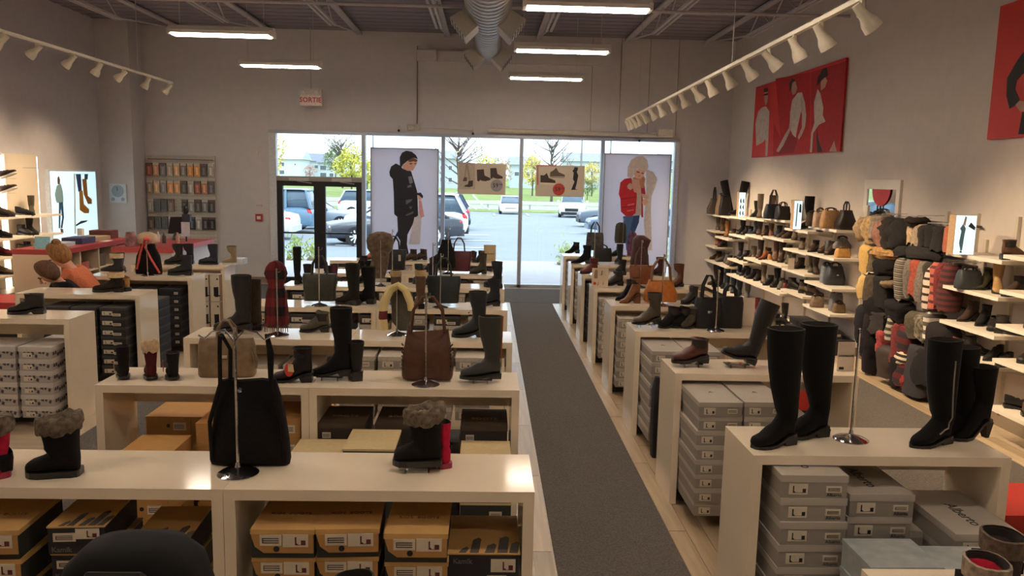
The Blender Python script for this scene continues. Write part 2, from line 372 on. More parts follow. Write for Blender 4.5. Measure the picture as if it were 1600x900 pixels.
# track lights
trk = M((214, 204, 182), .5, 'enamel', var=.03); LENS = EM((255, 214, 150), 2.0, 'spot_lens')
def spot_proto(k):
    g = G(); g.cyl((0, 0, 0), (0, 0, -.06), .018, n=6); stem = g.me('stem', trk)
    a = Vector((0, 0, -.07)); d = Vector((sin(radians(k)), 0, -cos(radians(k))))
    rings = []
    u = Vector((0, 1, 0)); w = d.cross(u)
    for t, r in ((-.06, .026), (.0, .03), (.03, .034), (.065, .052), (.115, .058)):
        rings.append([a+d*t+u*(r*cos(2*pi*i/12))+w*(r*sin(2*pi*i/12)) for i in range(12)])
    head = G().loft(rings, True, False).me('lamp_head', trk, True)
    lens = G().loft([[a+d*.111+u*(.052*cos(2*pi*i/12))+w*(.052*sin(2*pi*i/12)) for i in range(12)], [a+d*.115+u*(.052*cos(2*pi*i/12))+w*(.052*sin(2*pi*i/12)) for i in range(12)]]).me('lens', LENS)
    g = G().tube([(0, .05, -.03), (0, .055, -.08), a+d*.02+Vector((0, .05, 0))], .007, 5); fork = g.me('bracket', trk)
    return ('track_spot', stem, [('bracket', fork), ('lamp_head', head, (0, 0, 0), [('lens', lens)])]), d
sp = bpy.data.lights.new('spot_beam', 'SPOT'); sp.energy = 120; sp.spot_size = radians(75); sp.spot_blend = .8; sp.color = (1, .74, .46); sp.shadow_soft_size = .05
def track(p0, p1, pts, tilt, lab, where, z):
    p0 = Vector(p0); p1 = Vector(p1)
    g = G(); n = Vector((0, 0, 1)); sd = (p1-p0).cross(n).normalized()*.018
    g.hexa([p0-sd, p1-sd, p1+sd, p0+sd, p0-sd+n*.03, p1-sd+n*.03, p1+sd+n*.03, p0+sd+n*.03])
    r = ob('light_track', g.me('light_track', trk), label=lab, cat='light track')
    for t in (.1, .5, .9):
        q = p0.lerp(p1, t); ob('hanging_wire', G().cyl(q+n*.03, (q.x, q.y, 4.8), .005, n=4).me('hanging_wire', jm), r)
    for i, s in enumerate(pts):
        q = p0.lerp(p1, s); k = tilt+(random.random()-.5)*22; pr, d = spot_proto(k)
        h = inst(pr, q, 0, '%s cream spotlight from the window end of the %s track' % (ORD[i], where), 'spotlight', 'track spots')
        l = bpy.data.objects.new('spot_beam', sp); C.objects.link(l); l.parent = h; l.location = Vector((0, 0, -.07))+d*.135
        l.rotation_euler = d.to_track_quat('-Z', 'Y').to_euler()
ORD = ['first', 'second', 'third', 'fourth', 'fifth', 'sixth', 'seventh', 'eighth', 'ninth', 'tenth', 'eleventh', 'twelfth', 'thirteenth', 'fourteenth', 'fifteenth', 'sixteenth', 'seventeenth', 'eighteenth', 'nineteenth', 'twentieth']
track((2.48, 14.6, 3.2), (2.0, .5, 3.2), [.01, .035, .065, .1, .14, .19, .24, .295, .345, .395, .44, .49, .535, .578, .62, .655, .70, .8, .9], 40, 'long cream light track running along the right wall', 'right', 3.2)
track((-5.04, 13.2, 3.5), (-4.9, .5, 3.5), [.01, .075, .14, .195, .25, .31, .36, .42, .47, .6, .75, .9], -42, 'long cream light track running along the left wall', 'left', 3.5)
# ================================================================== FOOTWEAR, BAGS, BOXES
def leather(c): return M(c, .45, 'leather', var=.18, scale=25, bump=.06, spec=.35)
def suede(c): return M(c, .95, 'suede', var=.2, scale=60, bump=.08, spec=.15)
def rubber(c): return M(c, .38, 'rubber', var=.05, scale=20, bump=.02)
def cloth(c): return M(c, .92, 'fabric', var=.18, scale=70, bump=.15, spec=.2)
FURM = M((112, 100, 86), 1, 'fur', var=.45, scale=45, bump=.6, spec=.1)
LIN = M((46, 40, 36), .95, 'lining', var=.1)
SOLE = rubber((28, 25, 24)); SOLEW = rubber((226, 220, 208)); SOLEB = rubber((96, 66, 40))
def sgn(v, e): return (abs(v)**e)*(1 if v >= 0 else -1)
def footwear(name, L=.27, H=.2, hh=.03, st=.012, wf=.047, ws=.05, sd=.115, toe='round', mat=None, sole=None, heel='block', fur=None, top_mat=None,
             flare=1.0, zipm=None, tag=None, trim=None, cuff=None, laces=False, seg=14):
    """one shoe or boot: toe at -x, heel at +x, ground z=0"""
    a = L/2; mat = mat or leather((34, 30, 30)); sole = sole or SOLE
    rise = lambda x: st+hh*max(0., min(1., (x+.25*a)/(.85*a)))**1.3*1.0
    T = .036 if toe == 'round' else .026
    low = H < .12
    rs = []   # (xt, zt, xb, zb, halfwidth)
    if toe == 'round':
        rs += [(-a, st+T*.5, -a+.002, st+.001, wf*.30), (-.97*a, st+T*.95, -.98*a, st, wf*.62), (-.85*a, st+T*1.2, -.85*a, st, wf*.88)]
    else:
        rs += [(-a, st+T*.35, -a+.002, st+.001, wf*.08), (-.93*a, st+T*.75, -.94*a, st, wf*.34), (-.72*a, st+T*1.15, -.74*a, st, wf*.72)]
    rs += [(-.5*a, st+T*1.55, -.5*a, st, wf), (-.22*a, st+T*2.0+hh*.35, -.2*a, rise(-.2*a), wf*.97)]
    hz = st+hh
    if low:
        rs += [(-.02*a, st+hh*.6+H*.62, .15*a, rise(.15*a), wf*.86), (.12*a, hz+H*.72, .55*a, rise(.55*a), wf*.8),
               (.3*a, hz+H*.70, .93*a, hz, wf*.78), (.33*a, hz+H*.72, .99*a, hz+H*.35, wf*.76), (.36*a, hz+H*.74, .98*a, hz+H*.92, wf*.70)]
    else:
        A = .075; af = min(.17*a, .95*a-sd*.92) if fur else .17*a
        rs += [(-.02*a, st+hh*.7+A*.95, .2*a, rise(.2*a), wf*.86), (.5*(af+.07*a), hz+A*1.15, .62*a, rise(.62*a), wf*.8), (af, hz+A*1.3, .96*a, hz, wf*.8),
               (af, hz+A*1.45, .985*a, hz+A*.55, wf*.8), (af, hz+A*1.65, .95*a, hz+A*1.2, ws*.82)]
        z0 = hz+A*1.75; xb = .95*a; n = 2 if H < .25 else 4
        for i in range(1, n+1):
            t = i/n; z = z0+(H-z0)*t
            d = (sd*((.80 if fur or H < .3 else .70)+(.2 if fur or H < .3 else .3)*sin(min(t*1.25, 1)*pi/2)))*(1+(flare-1)*t)
            rs.append((xb-d-.004*t, z, xb+.006*t*flare, z-(.0 if i == n else .01), ws*(.86+.14*t)*(1+(flare-1)*t)))
    def ring(q, inset=0, dz=0):
        xt, zt, xb2, zb, w = q; cx, cz = (xt+xb2)/2, (zt+zb)/2; hx, hz2 = (xt-xb2)/2*(1-inset), (zt-zb)/2*(1-inset); out = []
        for i in range(seg):
            th = 2*pi*i/seg; c, s_ = sgn(cos(th), .8), sgn(sin(th), .8)
            out.append((cx+hx*c, w*(1-inset)*s_, cz+hz2*c+dz))
        return out
    g = G(); R = [ring(q) for q in rs]; g.loft(R, True, False)
    upper = g.me(name+'_upper', mat, True, 60)
    parts = [('lining', G().loft([ring(rs[-1]), ring(rs[-1], .1, .001), ring(rs[-1], .16, -.06 if not low else -.03)], False, True).me('lining', LIN, True))]
    # sole follows the bottom
    xs = [-a-.004]+[-.93*a, -.75*a, -.45*a, -.15*a, .15*a, .45*a, .75*a, .97*a, a+.002]
    if toe == 'round': wv = [.30, .62, .90, 1.04, 1.0, .9, .84, .84, .66, .4]
    else: wv = [.08, .36, .72, 1.02, .99, .86, .80, .82, .66, .4]
    ev = []
    for x, w in zip(xs, wv):
        z = rise(x) if x > -.25*a else st; y = wf*w+.003
        ev.append([(x, -y, z-st), (x, y, z-st), (x, y, z+.003), (x, -y, z+.003)])
    parts.append(('sole', G().loft(ev).me('sole', sole)))
    if hh > .012 and heel != 'none':
        w = wf*.78; x0 = (.34 if heel == 'block' else .62)*a; k = .82 if heel == 'block' else .45
        g = G(); zt = hh+.001
        tw = [(x0, -w, rise(x0)-st), (a, -w, zt), (a, w, zt), (x0, w, rise(x0)-st)]
        bx0 = a-(a-x0)*k; bw = w*(k if heel != 'block' else .92)
        g.hexa([(bx0, -bw, 0), (a*.985, -bw, 0), (a*.985, bw, 0), (bx0, bw, 0)]+tw); parts.append(('heel', g.me('heel', sole)))
    if fur:
        q = rs[-1]; cx = (q[0]+q[2])/2; hx = abs(q[2]-q[0])/2; w = q[4]; rnd = random.Random(3); g = G(); rr = []
        for j, (dz, k) in enumerate(((-.055, 1.03), (-.048, 1.12), (-.02, 1.2), (.004, 1.19), (.018, 1.08), (.014, .84), (-.02, .7))):
            rr.append([(cx+hx*k*cos(t)*(1+rnd.uniform(-.07, .07)), w*k*sin(t)*(1+rnd.uniform(-.07, .07)), q[1]+dz+rnd.uniform(-.008, .008)+.012*cos(t*1)) for t in [2*pi*i/28 for i in range(28)]])
        g.loft(rr, False, False); parts.append(('fur_collar', g.me('fur_collar', fur, True, 80)))
    if cuff:
        q = rs[-1]; p2 = rs[-2]
        up = lambda qq, k, dz: [((qq[0]+qq[2])/2+(x-(qq[0]+qq[2])/2)*k, y*k, z+dz) for x, y, z in ring(qq)]
        parts.append(('cuff', G().loft([up(q, 1.06, -.05), up(q, 1.07, .004), up(q, .95, .006)], False, False).me('cuff', cuff, True)))
    if zipm:
        pts = [((rs[k][0]+rs[k][2])/2, -rs[k][4]-.001, (rs[k][1]+rs[k][3])/2) for k in range(5, len(rs)-1)]
        parts.append(('zip', G().tube(pts, .0045, 5).me('zip', zipm)))
    if tag:
        g = G(); y = -wf*1.02; f = lambda u, v, d: (u, y-d*1.5-.012, v)
        g.plate(ngon(-.1*a, .085, .026, 14, .042), f, .002); parts.append(('hang_tag', g.me('hang_tag', M(tag, .5, 'card', var=.05)), (0,0,0),
            [('tag_picture', G().plate([(-.1*a-.006, .075), (-.1*a+.03, .072), (-.1*a+.024, .12), (-.1*a-.006, .122)], lambda u, v, d: (u, y-d-.017, v), .001).me('tag_picture', M((206, 186, 150), .5, 'card')))]))
    if trim:
        pts = [(rs[k][2]+.002, 0, rs[k][3]) for k in range(len(rs)-5, len(rs))]
        parts.append(('back_stripe', G().tube(pts, .007, 6).me('back_stripe', trim)))
    if laces:
        g = G()
        for k in range(4):
            t = k/3.; x = -.4*a+.5*a*t; z = st+T*1.75+(H*.62-T*1.2)*t*.9; g.cyl((x, -wf*.45, z), (x+.01, wf*.45, z), .004, n=4)
        parts.append(('laces', g.me('laces', M((58, 52, 48), .9, 'cord'))))
    return (name, upper, parts)

CHR = M((205, 205, 208), .12, 'chrome', metal=1, var=.02)
ACR = GLASS((248, 248, 246), .2, .05)
def stand(h, hooks=2, base=.085):
    g = G().lathe([(base, 0), (base, .004), (base*.85, .012), (base*.4, .022), (.012, .03), (.008, .05)], n=24)
    p = [('pole', G().cyl((0, 0, .03), (0, 0, h), .006, n=8).me('pole', CHR))]
    if hooks == 2:
        for s in (-1, 1): p.append(('hook_arm', G().tube([(0, 0, h-.06), (s*.04, 0, h-.01), (s*.09, 0, h-.02), (s*.12, -.0, h-.05), (s*.145, 0, h-.035)], .004, 5).me('hook_arm', CHR)))
    elif hooks == 1:
        p.append(('hook_arm', G().tube([(0, 0, h-.03), (.02, .03, h-.03), (.02, .05, h-.01)], .005, 5).me('hook_arm', CHR)))
    return ('display_stand', g.me('stand_base', CHR, True, 50), p)
def srect(hx, hy, z, n=20, e=.45, dx=0, dy=0): return [(dx+hx*sgn(cos(2*pi*i/n), e), dy+hy*sgn(sin(2*pi*i/n), e), z) for i in range(n)]
def handbag(name, w, h, d, mat, hm, hh=.16, slump=0, flap=None, buckle=None, taper=.86, spread=.25, sides=None):
    g = G(); rr = [srect(w/2*.96, d/2*.9, .0), srect(w/2, d/2, h*.06), srect(w/2, d/2, h*.35), srect(w/2*(taper+.06), d/2*.8, h*.8), srect(w/2*taper, d/2*.45, h)]
    rr = [[(x, y, z-(slump*(1-min(1, abs(x)/(w/2*.8))**2) if k == 4 else (slump*.4*(1-min(1, abs(x)/(w/2))) if k == 3 else 0))) for x, y, z in r] for k, r in enumerate(rr)]
    g.loft(rr); body = g.me(name, mat, True, 50)
    p = []
    for s in (-1, 1):
        x0 = w*spread
        pts = [(-x0, s*d*.2, h*.9), (-x0*.85, s*d*.2, h+hh*.55), (-x0*.3, s*d*.1, h+hh*.95), (x0*.3, s*d*.1, h+hh*.95), (x0*.85, s*d*.2, h+hh*.55), (x0, s*d*.2, h*.9)]
        p.append(('handle', G().tube(pts, .009, 6).me('handle', hm, True)))
    if flap: p.append(('flap', G().loft([srect(w*.3, d*.06, h*.45, dy=-d*.48), srect(w*.36, d*.08, h*.93, dy=-d*.33)]).me('flap', flap)))
    if buckle: p.append(('buckle', G().box(-.018, -d/2-.012, h*.52, .018, -d/2+.004, h*.6).me('buckle', CHR)))
    if sides:
        for s in (-1, 1):
            g = G()
            for k in range(7): g.cyl((s*w*.455, -d*.44, h*(.2+.08*k)), (s*w*.487, -d*.30, h*(.22+.08*k)), .005, n=5)
            p.append(('side_lacing', g.me('side_lacing', sides)))
    return (name, body, p)

BLKL = M((26, 26, 28), .5, 'ink', var=.05); CARD = M((214, 202, 182), .6, 'paper', var=.04)
ICON_T = [(0, 0), (.6, 0), (.62, .08), (.25, .2), (.22, .3), (.22, 1), (-.12, 1), (-.1, .25), (-.12, .0)]
_ic = {}
def label_mesh(w, h, icon):
    k = (w, h, icon)
    if k not in _ic:
        g = G().box(0, -.0015, 0, w, .002, h)
        g2 = G(); f = lambda u, v, d: (u, -.002-d, v)
        if icon == 'price':
            g2.plate([(w*.12, h*.25), (w*.15, h*.25), (w*.15, h*.72), (w*.12, h*.72)], f, .0008)
            for i in range(3): g2.plate([(w*.12, h*(.25+i*.2)), (w*.88, h*(.25+i*.2)), (w*.88, h*(.32+i*.2)), (w*.12, h*(.32+i*.2))], f, .0008)
        else:
            s = h*.62; x0 = w*(.22 if icon == 'boot' else .5)
            hgt = 1 if icon != 'low' else .55
            g2.plate([(x0+u*s*.55, h*.2+v*s*hgt) for u, v in ICON_T], f, .0008)
            g2.plate([(x0-.002, h*.17), (w*.9, h*.17), (w*.9, h*.2), (x0-.002, h*.2)], f, .0008)
            g2.plate([(w*.72, h*.2), (w*.9, h*.2), (w*.9, h*.55), (w*.72, h*.55)], f, .0008)
        _ic[k] = (g.me('size_label', CARD), g2.me('label_print', BLKL if icon != 'red' else M((96, 34, 40), .5, 'ink')))
    return _ic[k]
def shoebox(name, w, h, d, body, lid, lidh=.03, labels=((.04, .02, .075, .045, 'boot'), (.19, .028, .06, .03, 'price')), txt=None, toptxt=None, hole=None, over=.003, tongues=False, frontlid=None, spots=None):
    p = []
    g = G().box(-w/2, 0, 0, w/2, d, h-.002)
    me = g.me(name, body)
    p.append(('lid', G().box(-w/2-over, -over, h-lidh, w/2+over, d+over, h).me('lid', lid)))
    if frontlid:
        g = G(); g.plate([(-w/2, h-lidh), (-w/2+.06*w, h*.42), (-w/2+.2*w, h*.2), (w/2, h*.2), (w/2, h-lidh)], lambda u, v, dd: (u, -over-.001-dd, v), .003)
        p.append(('front_flap', g.me('front_flap', frontlid)))
    y0 = -over-.0045 if frontlid else (-.0015)
    for (lx, lz, lw, lh, ic) in labels:
        a, b = label_mesh(lw, lh, ic); p.append(('size_label' if ic != 'price' else 'price_label', a, (-w/2+lx, y0, lz), [('label_print', b)]))
    if hole: p.append(('finger_hole', G().cyl((0, 0, 0), (0, -.002, 0), .012, n=12).me('finger_hole', BLKL), (hole[0]-w/2, y0-.0005, hole[1])))
    if txt: p.append(('lettering', txt[0], (txt[1]-w/2, y0-.001, txt[2])))
    if toptxt: p.append(('lettering', toptxt, (0, d*.42, h+.0005)))
    if tongues:
        g = G(); f = lambda u, v, dd: (u, v, h+dd)
        for x0, ww, l in ((-.32, .1, .18), (-.17, .12, .55), (.03, .13, .32), (.2, .14, .62), (.36, .12, .4)):
            x0 *= w; ww *= w; l *= d*.62
            g.plate([(x0, .003), (x0+ww, .003), (x0+ww*.95+.012, l), (x0+ww*.6+.015, l+.015), (x0+.012, l-.005)], f, .0012)
        p.append(('printed_tongues', g.me('printed_tongues', M((84, 80, 78), .6, 'ink'))))
    if spots:
        g = G(); rnd = random.Random(5)
        for k in range(7):
            x = -w*.38+k*w*.12; z = h*rnd.uniform(.12, .5); g.plate([(x, z), (x+w*rnd.uniform(.05, .12), z-.008), (x+w*.1, z+.018), (x+w*.03, z+.024)], lambda u, v, dd: (u, -.001-dd, v), .001)
        p.append(('printed_pattern', g.me('printed_pattern', spots)))
        g = G()
        for k in range(10):
            y = d*(.05+k*.09); z = h*rnd.uniform(.12, .45); g.plate([(y, z), (y+.03, z-.006), (y+.028, z+.02), (y+.01, z+.026)], lambda u, v, dd: (w/2+.001+dd, u, v), .001)
        p.append(('printed_pattern', g.me('printed_pattern', spots)))
    # lettering meshes are authored in XY; turn front ones upright
    out = []
    for q in p: out.append(q)
    return (name, me, out)
def uptext(s, size, mat, bold=False):
    m = text(s, size, mat, bold); m.transform(Matrix.Rotation(pi/2, 4, 'X')); return m
def flattext(s, size, mat, rot=0):
    m = text(s, size, mat); m.transform(Matrix.Rotation(rot, 4, 'Z')); return m

# ------------------------------------------------------------------ benches
def bench_proto(w, d=.44, h=.9):
    t = .045
    hole = G().cyl((w/2+.0005, d*.5, h-.14), (w/2-.004, d*.5, h-.14), .012, n=10).me('cable_hole', M((120, 108, 92), .8))
    return ('display_bench', None, [('top', G().box(-w/2, 0, h-t, w/2, d, h).me('top', WHITE)),
        ('side_panel', G().box(-w/2, 0, 0, -w/2+t, d, h-t).me('side_panel', WHITE)), ('side_panel', G().box(w/2-t, 0, 0, w/2, d, h-t).me('side_panel', WHITE)),
        ('back_apron', G().box(-w/2+t, d-.03, h-t-.17, w/2-t, d, h-t).me('back_apron', WHITE)),
        ('plinth', G().box(-w/2+t, .06, 0, w/2-t, d-.06, .09).me('plinth', M((58, 52, 48), .7)))])
BP = {w: bench_proto(w) for w in (1.22, 1.236)}
RY = [2.0, 3.52, 5.07, 6.5, 7.83, 9.12, 10.33, 11.64, 12.9]
LY = [1.5, 3.06, 4.6, 5.97, 7.45, 8.87, 10.1, 11.6]
FLY = [6.64, 8.0, 9.42, 10.6]
for i, y in enumerate(RY):
    inst(BP[1.22], (1.25+.61, y, 0), 0, 'glossy white display bench, %s from the camera in the row right of the aisle' % ORD[i], 'bench', 'white display benches')
for i, y in enumerate(LY):
    inst(BP[1.236], (.21-.618, y, 0), 0, 'glossy white display bench on the aisle side, %s row left of the aisle' % ORD[i], 'bench', 'white display benches')
    inst(BP[1.236], (.21-.618-1.238, y, 0), 0, 'glossy white display bench on the far side from the aisle, %s left row' % ORD[i], 'bench', 'white display benches')
for i, y in enumerate(FLY):
    inst(BP[1.22], (-3.45-.61, y, 0), 0, 'white display bench holding dark shoe boxes at far left, %s from the camera' % ORD[i], 'bench', 'white display benches')

# ------------------------------------------------------------------ boxes under the benches
GREY = M((152, 145, 136), .6, 'cardboard', var=.04, scale=10, bump=.02); GREYL = M((182, 174, 163), .4, 'cardboard', var=.04, scale=10, bump=.02)
KRAFT = M((204, 162, 100), .7, 'cardboard', var=.06, scale=12, bump=.03); KRAFT2 = M((184, 138, 80), .75, 'cardboard', var=.06, scale=12, bump=.03)
DGREEN = M((44, 47, 42), .7, 'cardboard', var=.05); BLACKB = M((38, 37, 40), .6, 'cardboard', var=.05); WHITEB = M((196, 190, 184), .6, 'cardboard', var=.04)
CREAM = M((206, 184, 138), .7, 'cardboard', var=.05); DBROWN = M((76, 62, 50), .7, 'cardboard', var=.06); BLUEB = M((176, 180, 178), .6, 'cardboard', var=.1, scale=14, bump=.02, col2=(150, 158, 160))
alb_s = uptext('Alberto', .022, M((60, 56, 52), .6, 'ink')); alb_t = flattext('Alberto', .078, M((62, 58, 54), .6, 'ink'), -pi/2)
kam = uptext('Kamik', .03, M((104, 100, 98), .6, 'ink'), True)
box_t = uptext('SHOES', .018, M((70, 60, 46), .6, 'ink'))
B_GREY = shoebox('boot_box', .30, .108, .50, GREY, GREYL, .032, ((.035, .018, .085, .05, 'boot'), (.205, .028, .07, .03, 'price')), (alb_s, .242, .016), alb_t)
B_GREY2 = shoebox('boot_box', .262, .0905, .55, GREY, GREYL, .028, ((.03, .014, .07, .042, 'boot'), (.175, .022, .06, .028, 'price')), None, flattext('A', .05, M((96, 92, 88), .6, 'ink')))
B_KRAFT = shoebox('boot_box', .245, .12, .36, DGREEN, KRAFT, .02, ((.035, .055, .085, .045, 'price'), (.125, .05, .10, .052, 'red')), None, flattext('KIDS  BOOTS', .028, M((110, 80, 44), .7, 'ink')), (.1, .042), .004, False, KRAFT2)
B_KAM = shoebox('boot_box', .215, .115, .34, BLACKB, KRAFT, .006, ((.02, .052, .085, .035, 'price'), (.105, .062, .09, .042, 'red')), (kam, .05, .018), None, (.115, .045), .003, True)
B_KAMB = shoebox('boot_box', .30, .28, .36, BLACKB, KRAFT, .006, ((.185, .20, .1, .055, 'red'), (.17, .14, .08, .045, 'price')), (kam, .07, .245), None, (.14, .17), .003, True)
B_BLACK = shoebox('shoe_box', .24, .094, .36, BLACKB, M((62, 60, 60), .5, 'cardboard', var=.05), .024, ((.02, .02, .1, .04, 'boot'), (.12, .012, .08, .026, 'price')))
B_DARK = shoebox('shoe_box', .24, .094, .36, M((32, 32, 36), .6, 'cardboard', var=.05), M((44, 44, 48), .5, 'cardboard', var=.05), .024, ((.17, .03, .045, .028, 'price'),))
B_WHITE = shoebox('shoe_box', .26, .098, .36, M((172, 164, 158), .6, 'cardboard', var=.05), WHITEB, .04, ((.03, .012, .075, .036, 'low'),), None, None, None, .004, False, None, M((72, 66, 68), .7, 'ink'))
B_CREAM = shoebox('boot_box', .28, .12, .34, DGREEN, CREAM, .012, ((.16, .03, .07, .04, 'price'),))
B_CREAM2 = shoebox('boot_box', .28, .1325, .34, DGREEN, CREAM, .012, ((.16, .03, .07, .04, 'price'),))
B_BROWN = shoebox('boot_box', .28, .12, .36, M((54, 44, 38), .7, 'cardboard'), DBROWN, .03, ((.03, .03, .05, .035, 'price'),), None, flattext('BOOTS', .05, M((150, 132, 100), .6, 'ink')))
B_TAN = shoebox('boot_box', .28, .12, .36, KRAFT2, KRAFT2, .02, ((.17, .03, .08, .05, 'price'),), None, None, (.14, .06))
B_GREYW = shoebox('shoe_box', .255, .095, .36, M((158, 150, 140), .6, 'cardboard'), M((190, 182, 168), .5, 'cardboard'), .03, ((.03, .014, .08, .045, 'boot'), (.16, .02, .06, .03, 'price')))
B_TALL = shoebox('boot_box', .13, .36, .22, M((150, 120, 92), .7, 'cardboard'), WHITEB, .005, ((.005, .005, .12, .35, 'low'),), None, None, (.1, .3))
def stack(proto, x, y, z, n, what, where, jit=.006, h=None, top='topmost'):
    h = h or proto[3] if len(proto) > 3 else h
    for k in range(n):
        pos = 'topmost' if k == n-1 else ('lowest' if k == 0 else ORD[n-1-k]+' down')
        inst(proto, (x+random.uniform(-jit, jit), y+random.uniform(-jit*1.5, jit*1.5), z+k*h), random.uniform(-.012, .012), '%s, %s in %s' % (what, pos, where), 'box', 'shoe boxes under the benches')
# right bench 1
stack(B_GREY, 1.50, 3.40, .09, 7, 'grey Alberto'.replace('Alberto', 'lidded') + ' boot box', 'the tall left stack in the nearest right bench', h=.1085)
stack(B_GREY, 1.835, 3.46, .09, 6, 'grey lidded boot box', 'the second stack in the nearest right bench', h=.1085)
stack(B_GREY, 2.25, 3.28, .09, 5, 'grey lidded boot box', 'the right hand stack in the nearest right bench', h=.1085)
stack(B_GREY, 2.05, 3.55, .09, 4, 'grey lidded boot box', 'the low middle stack in the nearest right bench', h=.1085)
stack(shoebox('boot_box', .30, .12, .26, BLUEB, BLUEB, .02, ((.2, .04, .07, .04, 'price'),), (uptext('PAJAR', .04, M((120, 128, 132), .6, 'ink')), .1, .03)), 1.74, 3.02, .0, 5, 'pale blue grey boot box', 'the stack behind the corner bench at right', h=.1215)
stack(shoebox('boot_box', .30, .12, .26, BLUEB, BLUEB, .02, ((.2, .04, .07, .04, 'price'),)), 2.07, 3.0, .0, 5, 'pale blue grey boot box', 'the second stack behind the corner bench', h=.1175)
stack(shoebox('boot_box', .30, .12, .26, BLUEB, BLUEB, .02, ((.2, .04, .07, .04, 'price'),)), 2.42, 2.98, .0, 5, 'pale blue grey boot box', 'the right edge stack behind the corner bench', h=.1215)
# right bench 2
stack(B_GREY2, 1.435, 4.66, .10, 8, 'grey boot box', 'the left column in the second right bench', h=.091)
stack(B_GREY2, 1.71, 4.66, .10, 8, 'grey boot box', 'the middle column in the second right bench', h=.091)
stack(B_GREY2, 1.99, 4.66, .10, 6, 'grey boot box', 'the right column in the second right bench', h=.091)
# right bench 3..8
stack(B_GREY2, 1.44, 6.08, .10, 8, 'grey boot box', 'the left column in the third right bench', h=.091)
stack(B_GREY2, 1.72, 6.08, .10, 8, 'grey boot box', 'the second column in the third right bench', h=.091)
for i in range(4, 9):
    pr = (B_GREYW, B_GREYW, B_BLACK, B_GREYW, B_WHITE)[i-4]
    stack(pr, 1.44, RY[i]-.12, .10, 7, ('grey shoe box', 'pale grey shoe box', 'dark shoe box', 'pale lidded shoe box', 'patterned shoe box')[i-4], 'the aisle column in the %s right bench' % ORD[i], h=.1)
    stack(pr, 1.71, RY[i]-.12, .10, 7, ('grey shoe box', 'pale grey shoe box', 'dark shoe box', 'pale lidded shoe box', 'patterned shoe box')[i-4], 'the second column in the %s right bench' % ORD[i], h=.1)
# left bench 1 (kraft winter boot boxes)
for (pr, x, y, n, ztop, rz, lab) in ((B_KRAFT, -1.92, 3.0, 6, .75, .05, 'kraft boot box with line drawing'), (B_KAM, -1.60, 3.045, 2, .755, .06, 'kraft boot box printed with grey tongues'), (B_KAM, -1.275, 3.03, 2, .70, .04, 'kraft boot box printed with grey tongues'),
        (B_KRAFT, -.79, 3.03, 6, .75, 0, 'kraft boot box with dark green base'), (B_KRAFT, -.535, 3.04, 6, .75, .05, 'kraft boot box tilted, dark green base'), (B_KRAFT, -.26, 3.0, 6, .75, 0, 'kraft boot box with big white labels')):
    col = {-1.92: 'at the left photo edge', -1.60: 'behind the fur boot', -1.275: 'behind the black backpack top', -.79: 'left in the nearest aisle bench', -.535: 'middle of the nearest aisle bench', -.26: 'third in the nearest aisle bench'}[x]
    h = .1205
    for k in range(n):
        z = ztop-h*(k+1)
        if z < 0: break
        r = inst(pr, (x+random.uniform(-.004, .004), y+.01*k, z), rz if k == 0 else 0, '%s, %s, stack %s' % (lab, 'top one' if k == 0 else ORD[k]+' down', col), 'box', 'kraft winter boot boxes')
    if pr is B_KAM:
        for k in range(4):
            inst(B_KRAFT, (x, y+.02, ztop-h*(n+1+k)), 0, 'kraft boot box under the tongue printed ones, %s down, stack %s' % (ORD[k], col), 'box', 'kraft winter boot boxes') if ztop-h*(n+1+k) > 0 else None
inst(B_KAMB, (.005, 3.06, .36), 0, 'large black and kraft boot box with grey tongue print beside the aisle', 'box', 'kraft winter boot boxes')
inst(B_KAMB, (.005, 3.07, .08), 0, 'large black boot box underneath the tongue printed box beside the aisle', 'box', 'kraft winter boot boxes')
# left bench 2
for (pr, x, y, zt, n, lab) in ((B_CREAM, -.93, 4.22, .6025, 5, 'cream lidded boot box left of the fur boot'), (B_CREAM2, -.62, 4.22, .6645, 5, 'cream and green boot box just left of the fur boot'), (B_BROWN, -.84, 4.62, .68, 5, 'dark brown boot box at the back of the second aisle bench'),
        (B_BROWN, -.50, 4.62, .68, 5, 'dark brown boot box behind the fur boot'), (B_BROWN, .0, 4.66, .66, 5, 'dark brown boot box beside the aisle'), (B_CREAM, .015, 4.22, .6025, 5, 'cream lidded boot box at the aisle corner'),
        (B_TAN, -1.53, 4.56, .69, 5, 'tan boot box seen behind the black backpack'), (B_TAN, -1.86, 4.24, .6025, 5, 'low tan boot box in the left bench'), (B_TAN, -1.235, 4.64, .70, 5, 'tan boot box right of the black backpack')):
    for k in range(n):
        z = zt-(.1329 if pr is B_CREAM2 else .1205)*(k+1)
        if z >= 0: inst(pr, (x+random.uniform(-.006, .006), y, z), 0, '%s, %s' % (lab, 'top of its stack' if k == 0 else ORD[k]+' down'), 'box', 'second row boot boxes')
for i in range(4):
    for j in range(4): inst(B_TAN, (-2.02+i*.285, 5.03, .1+j*.1205), 0, 'dim tan box behind the second row, %s column, %s layer' % (ORD[i], ORD[j]), 'box', 'boxes at the back of the second row')
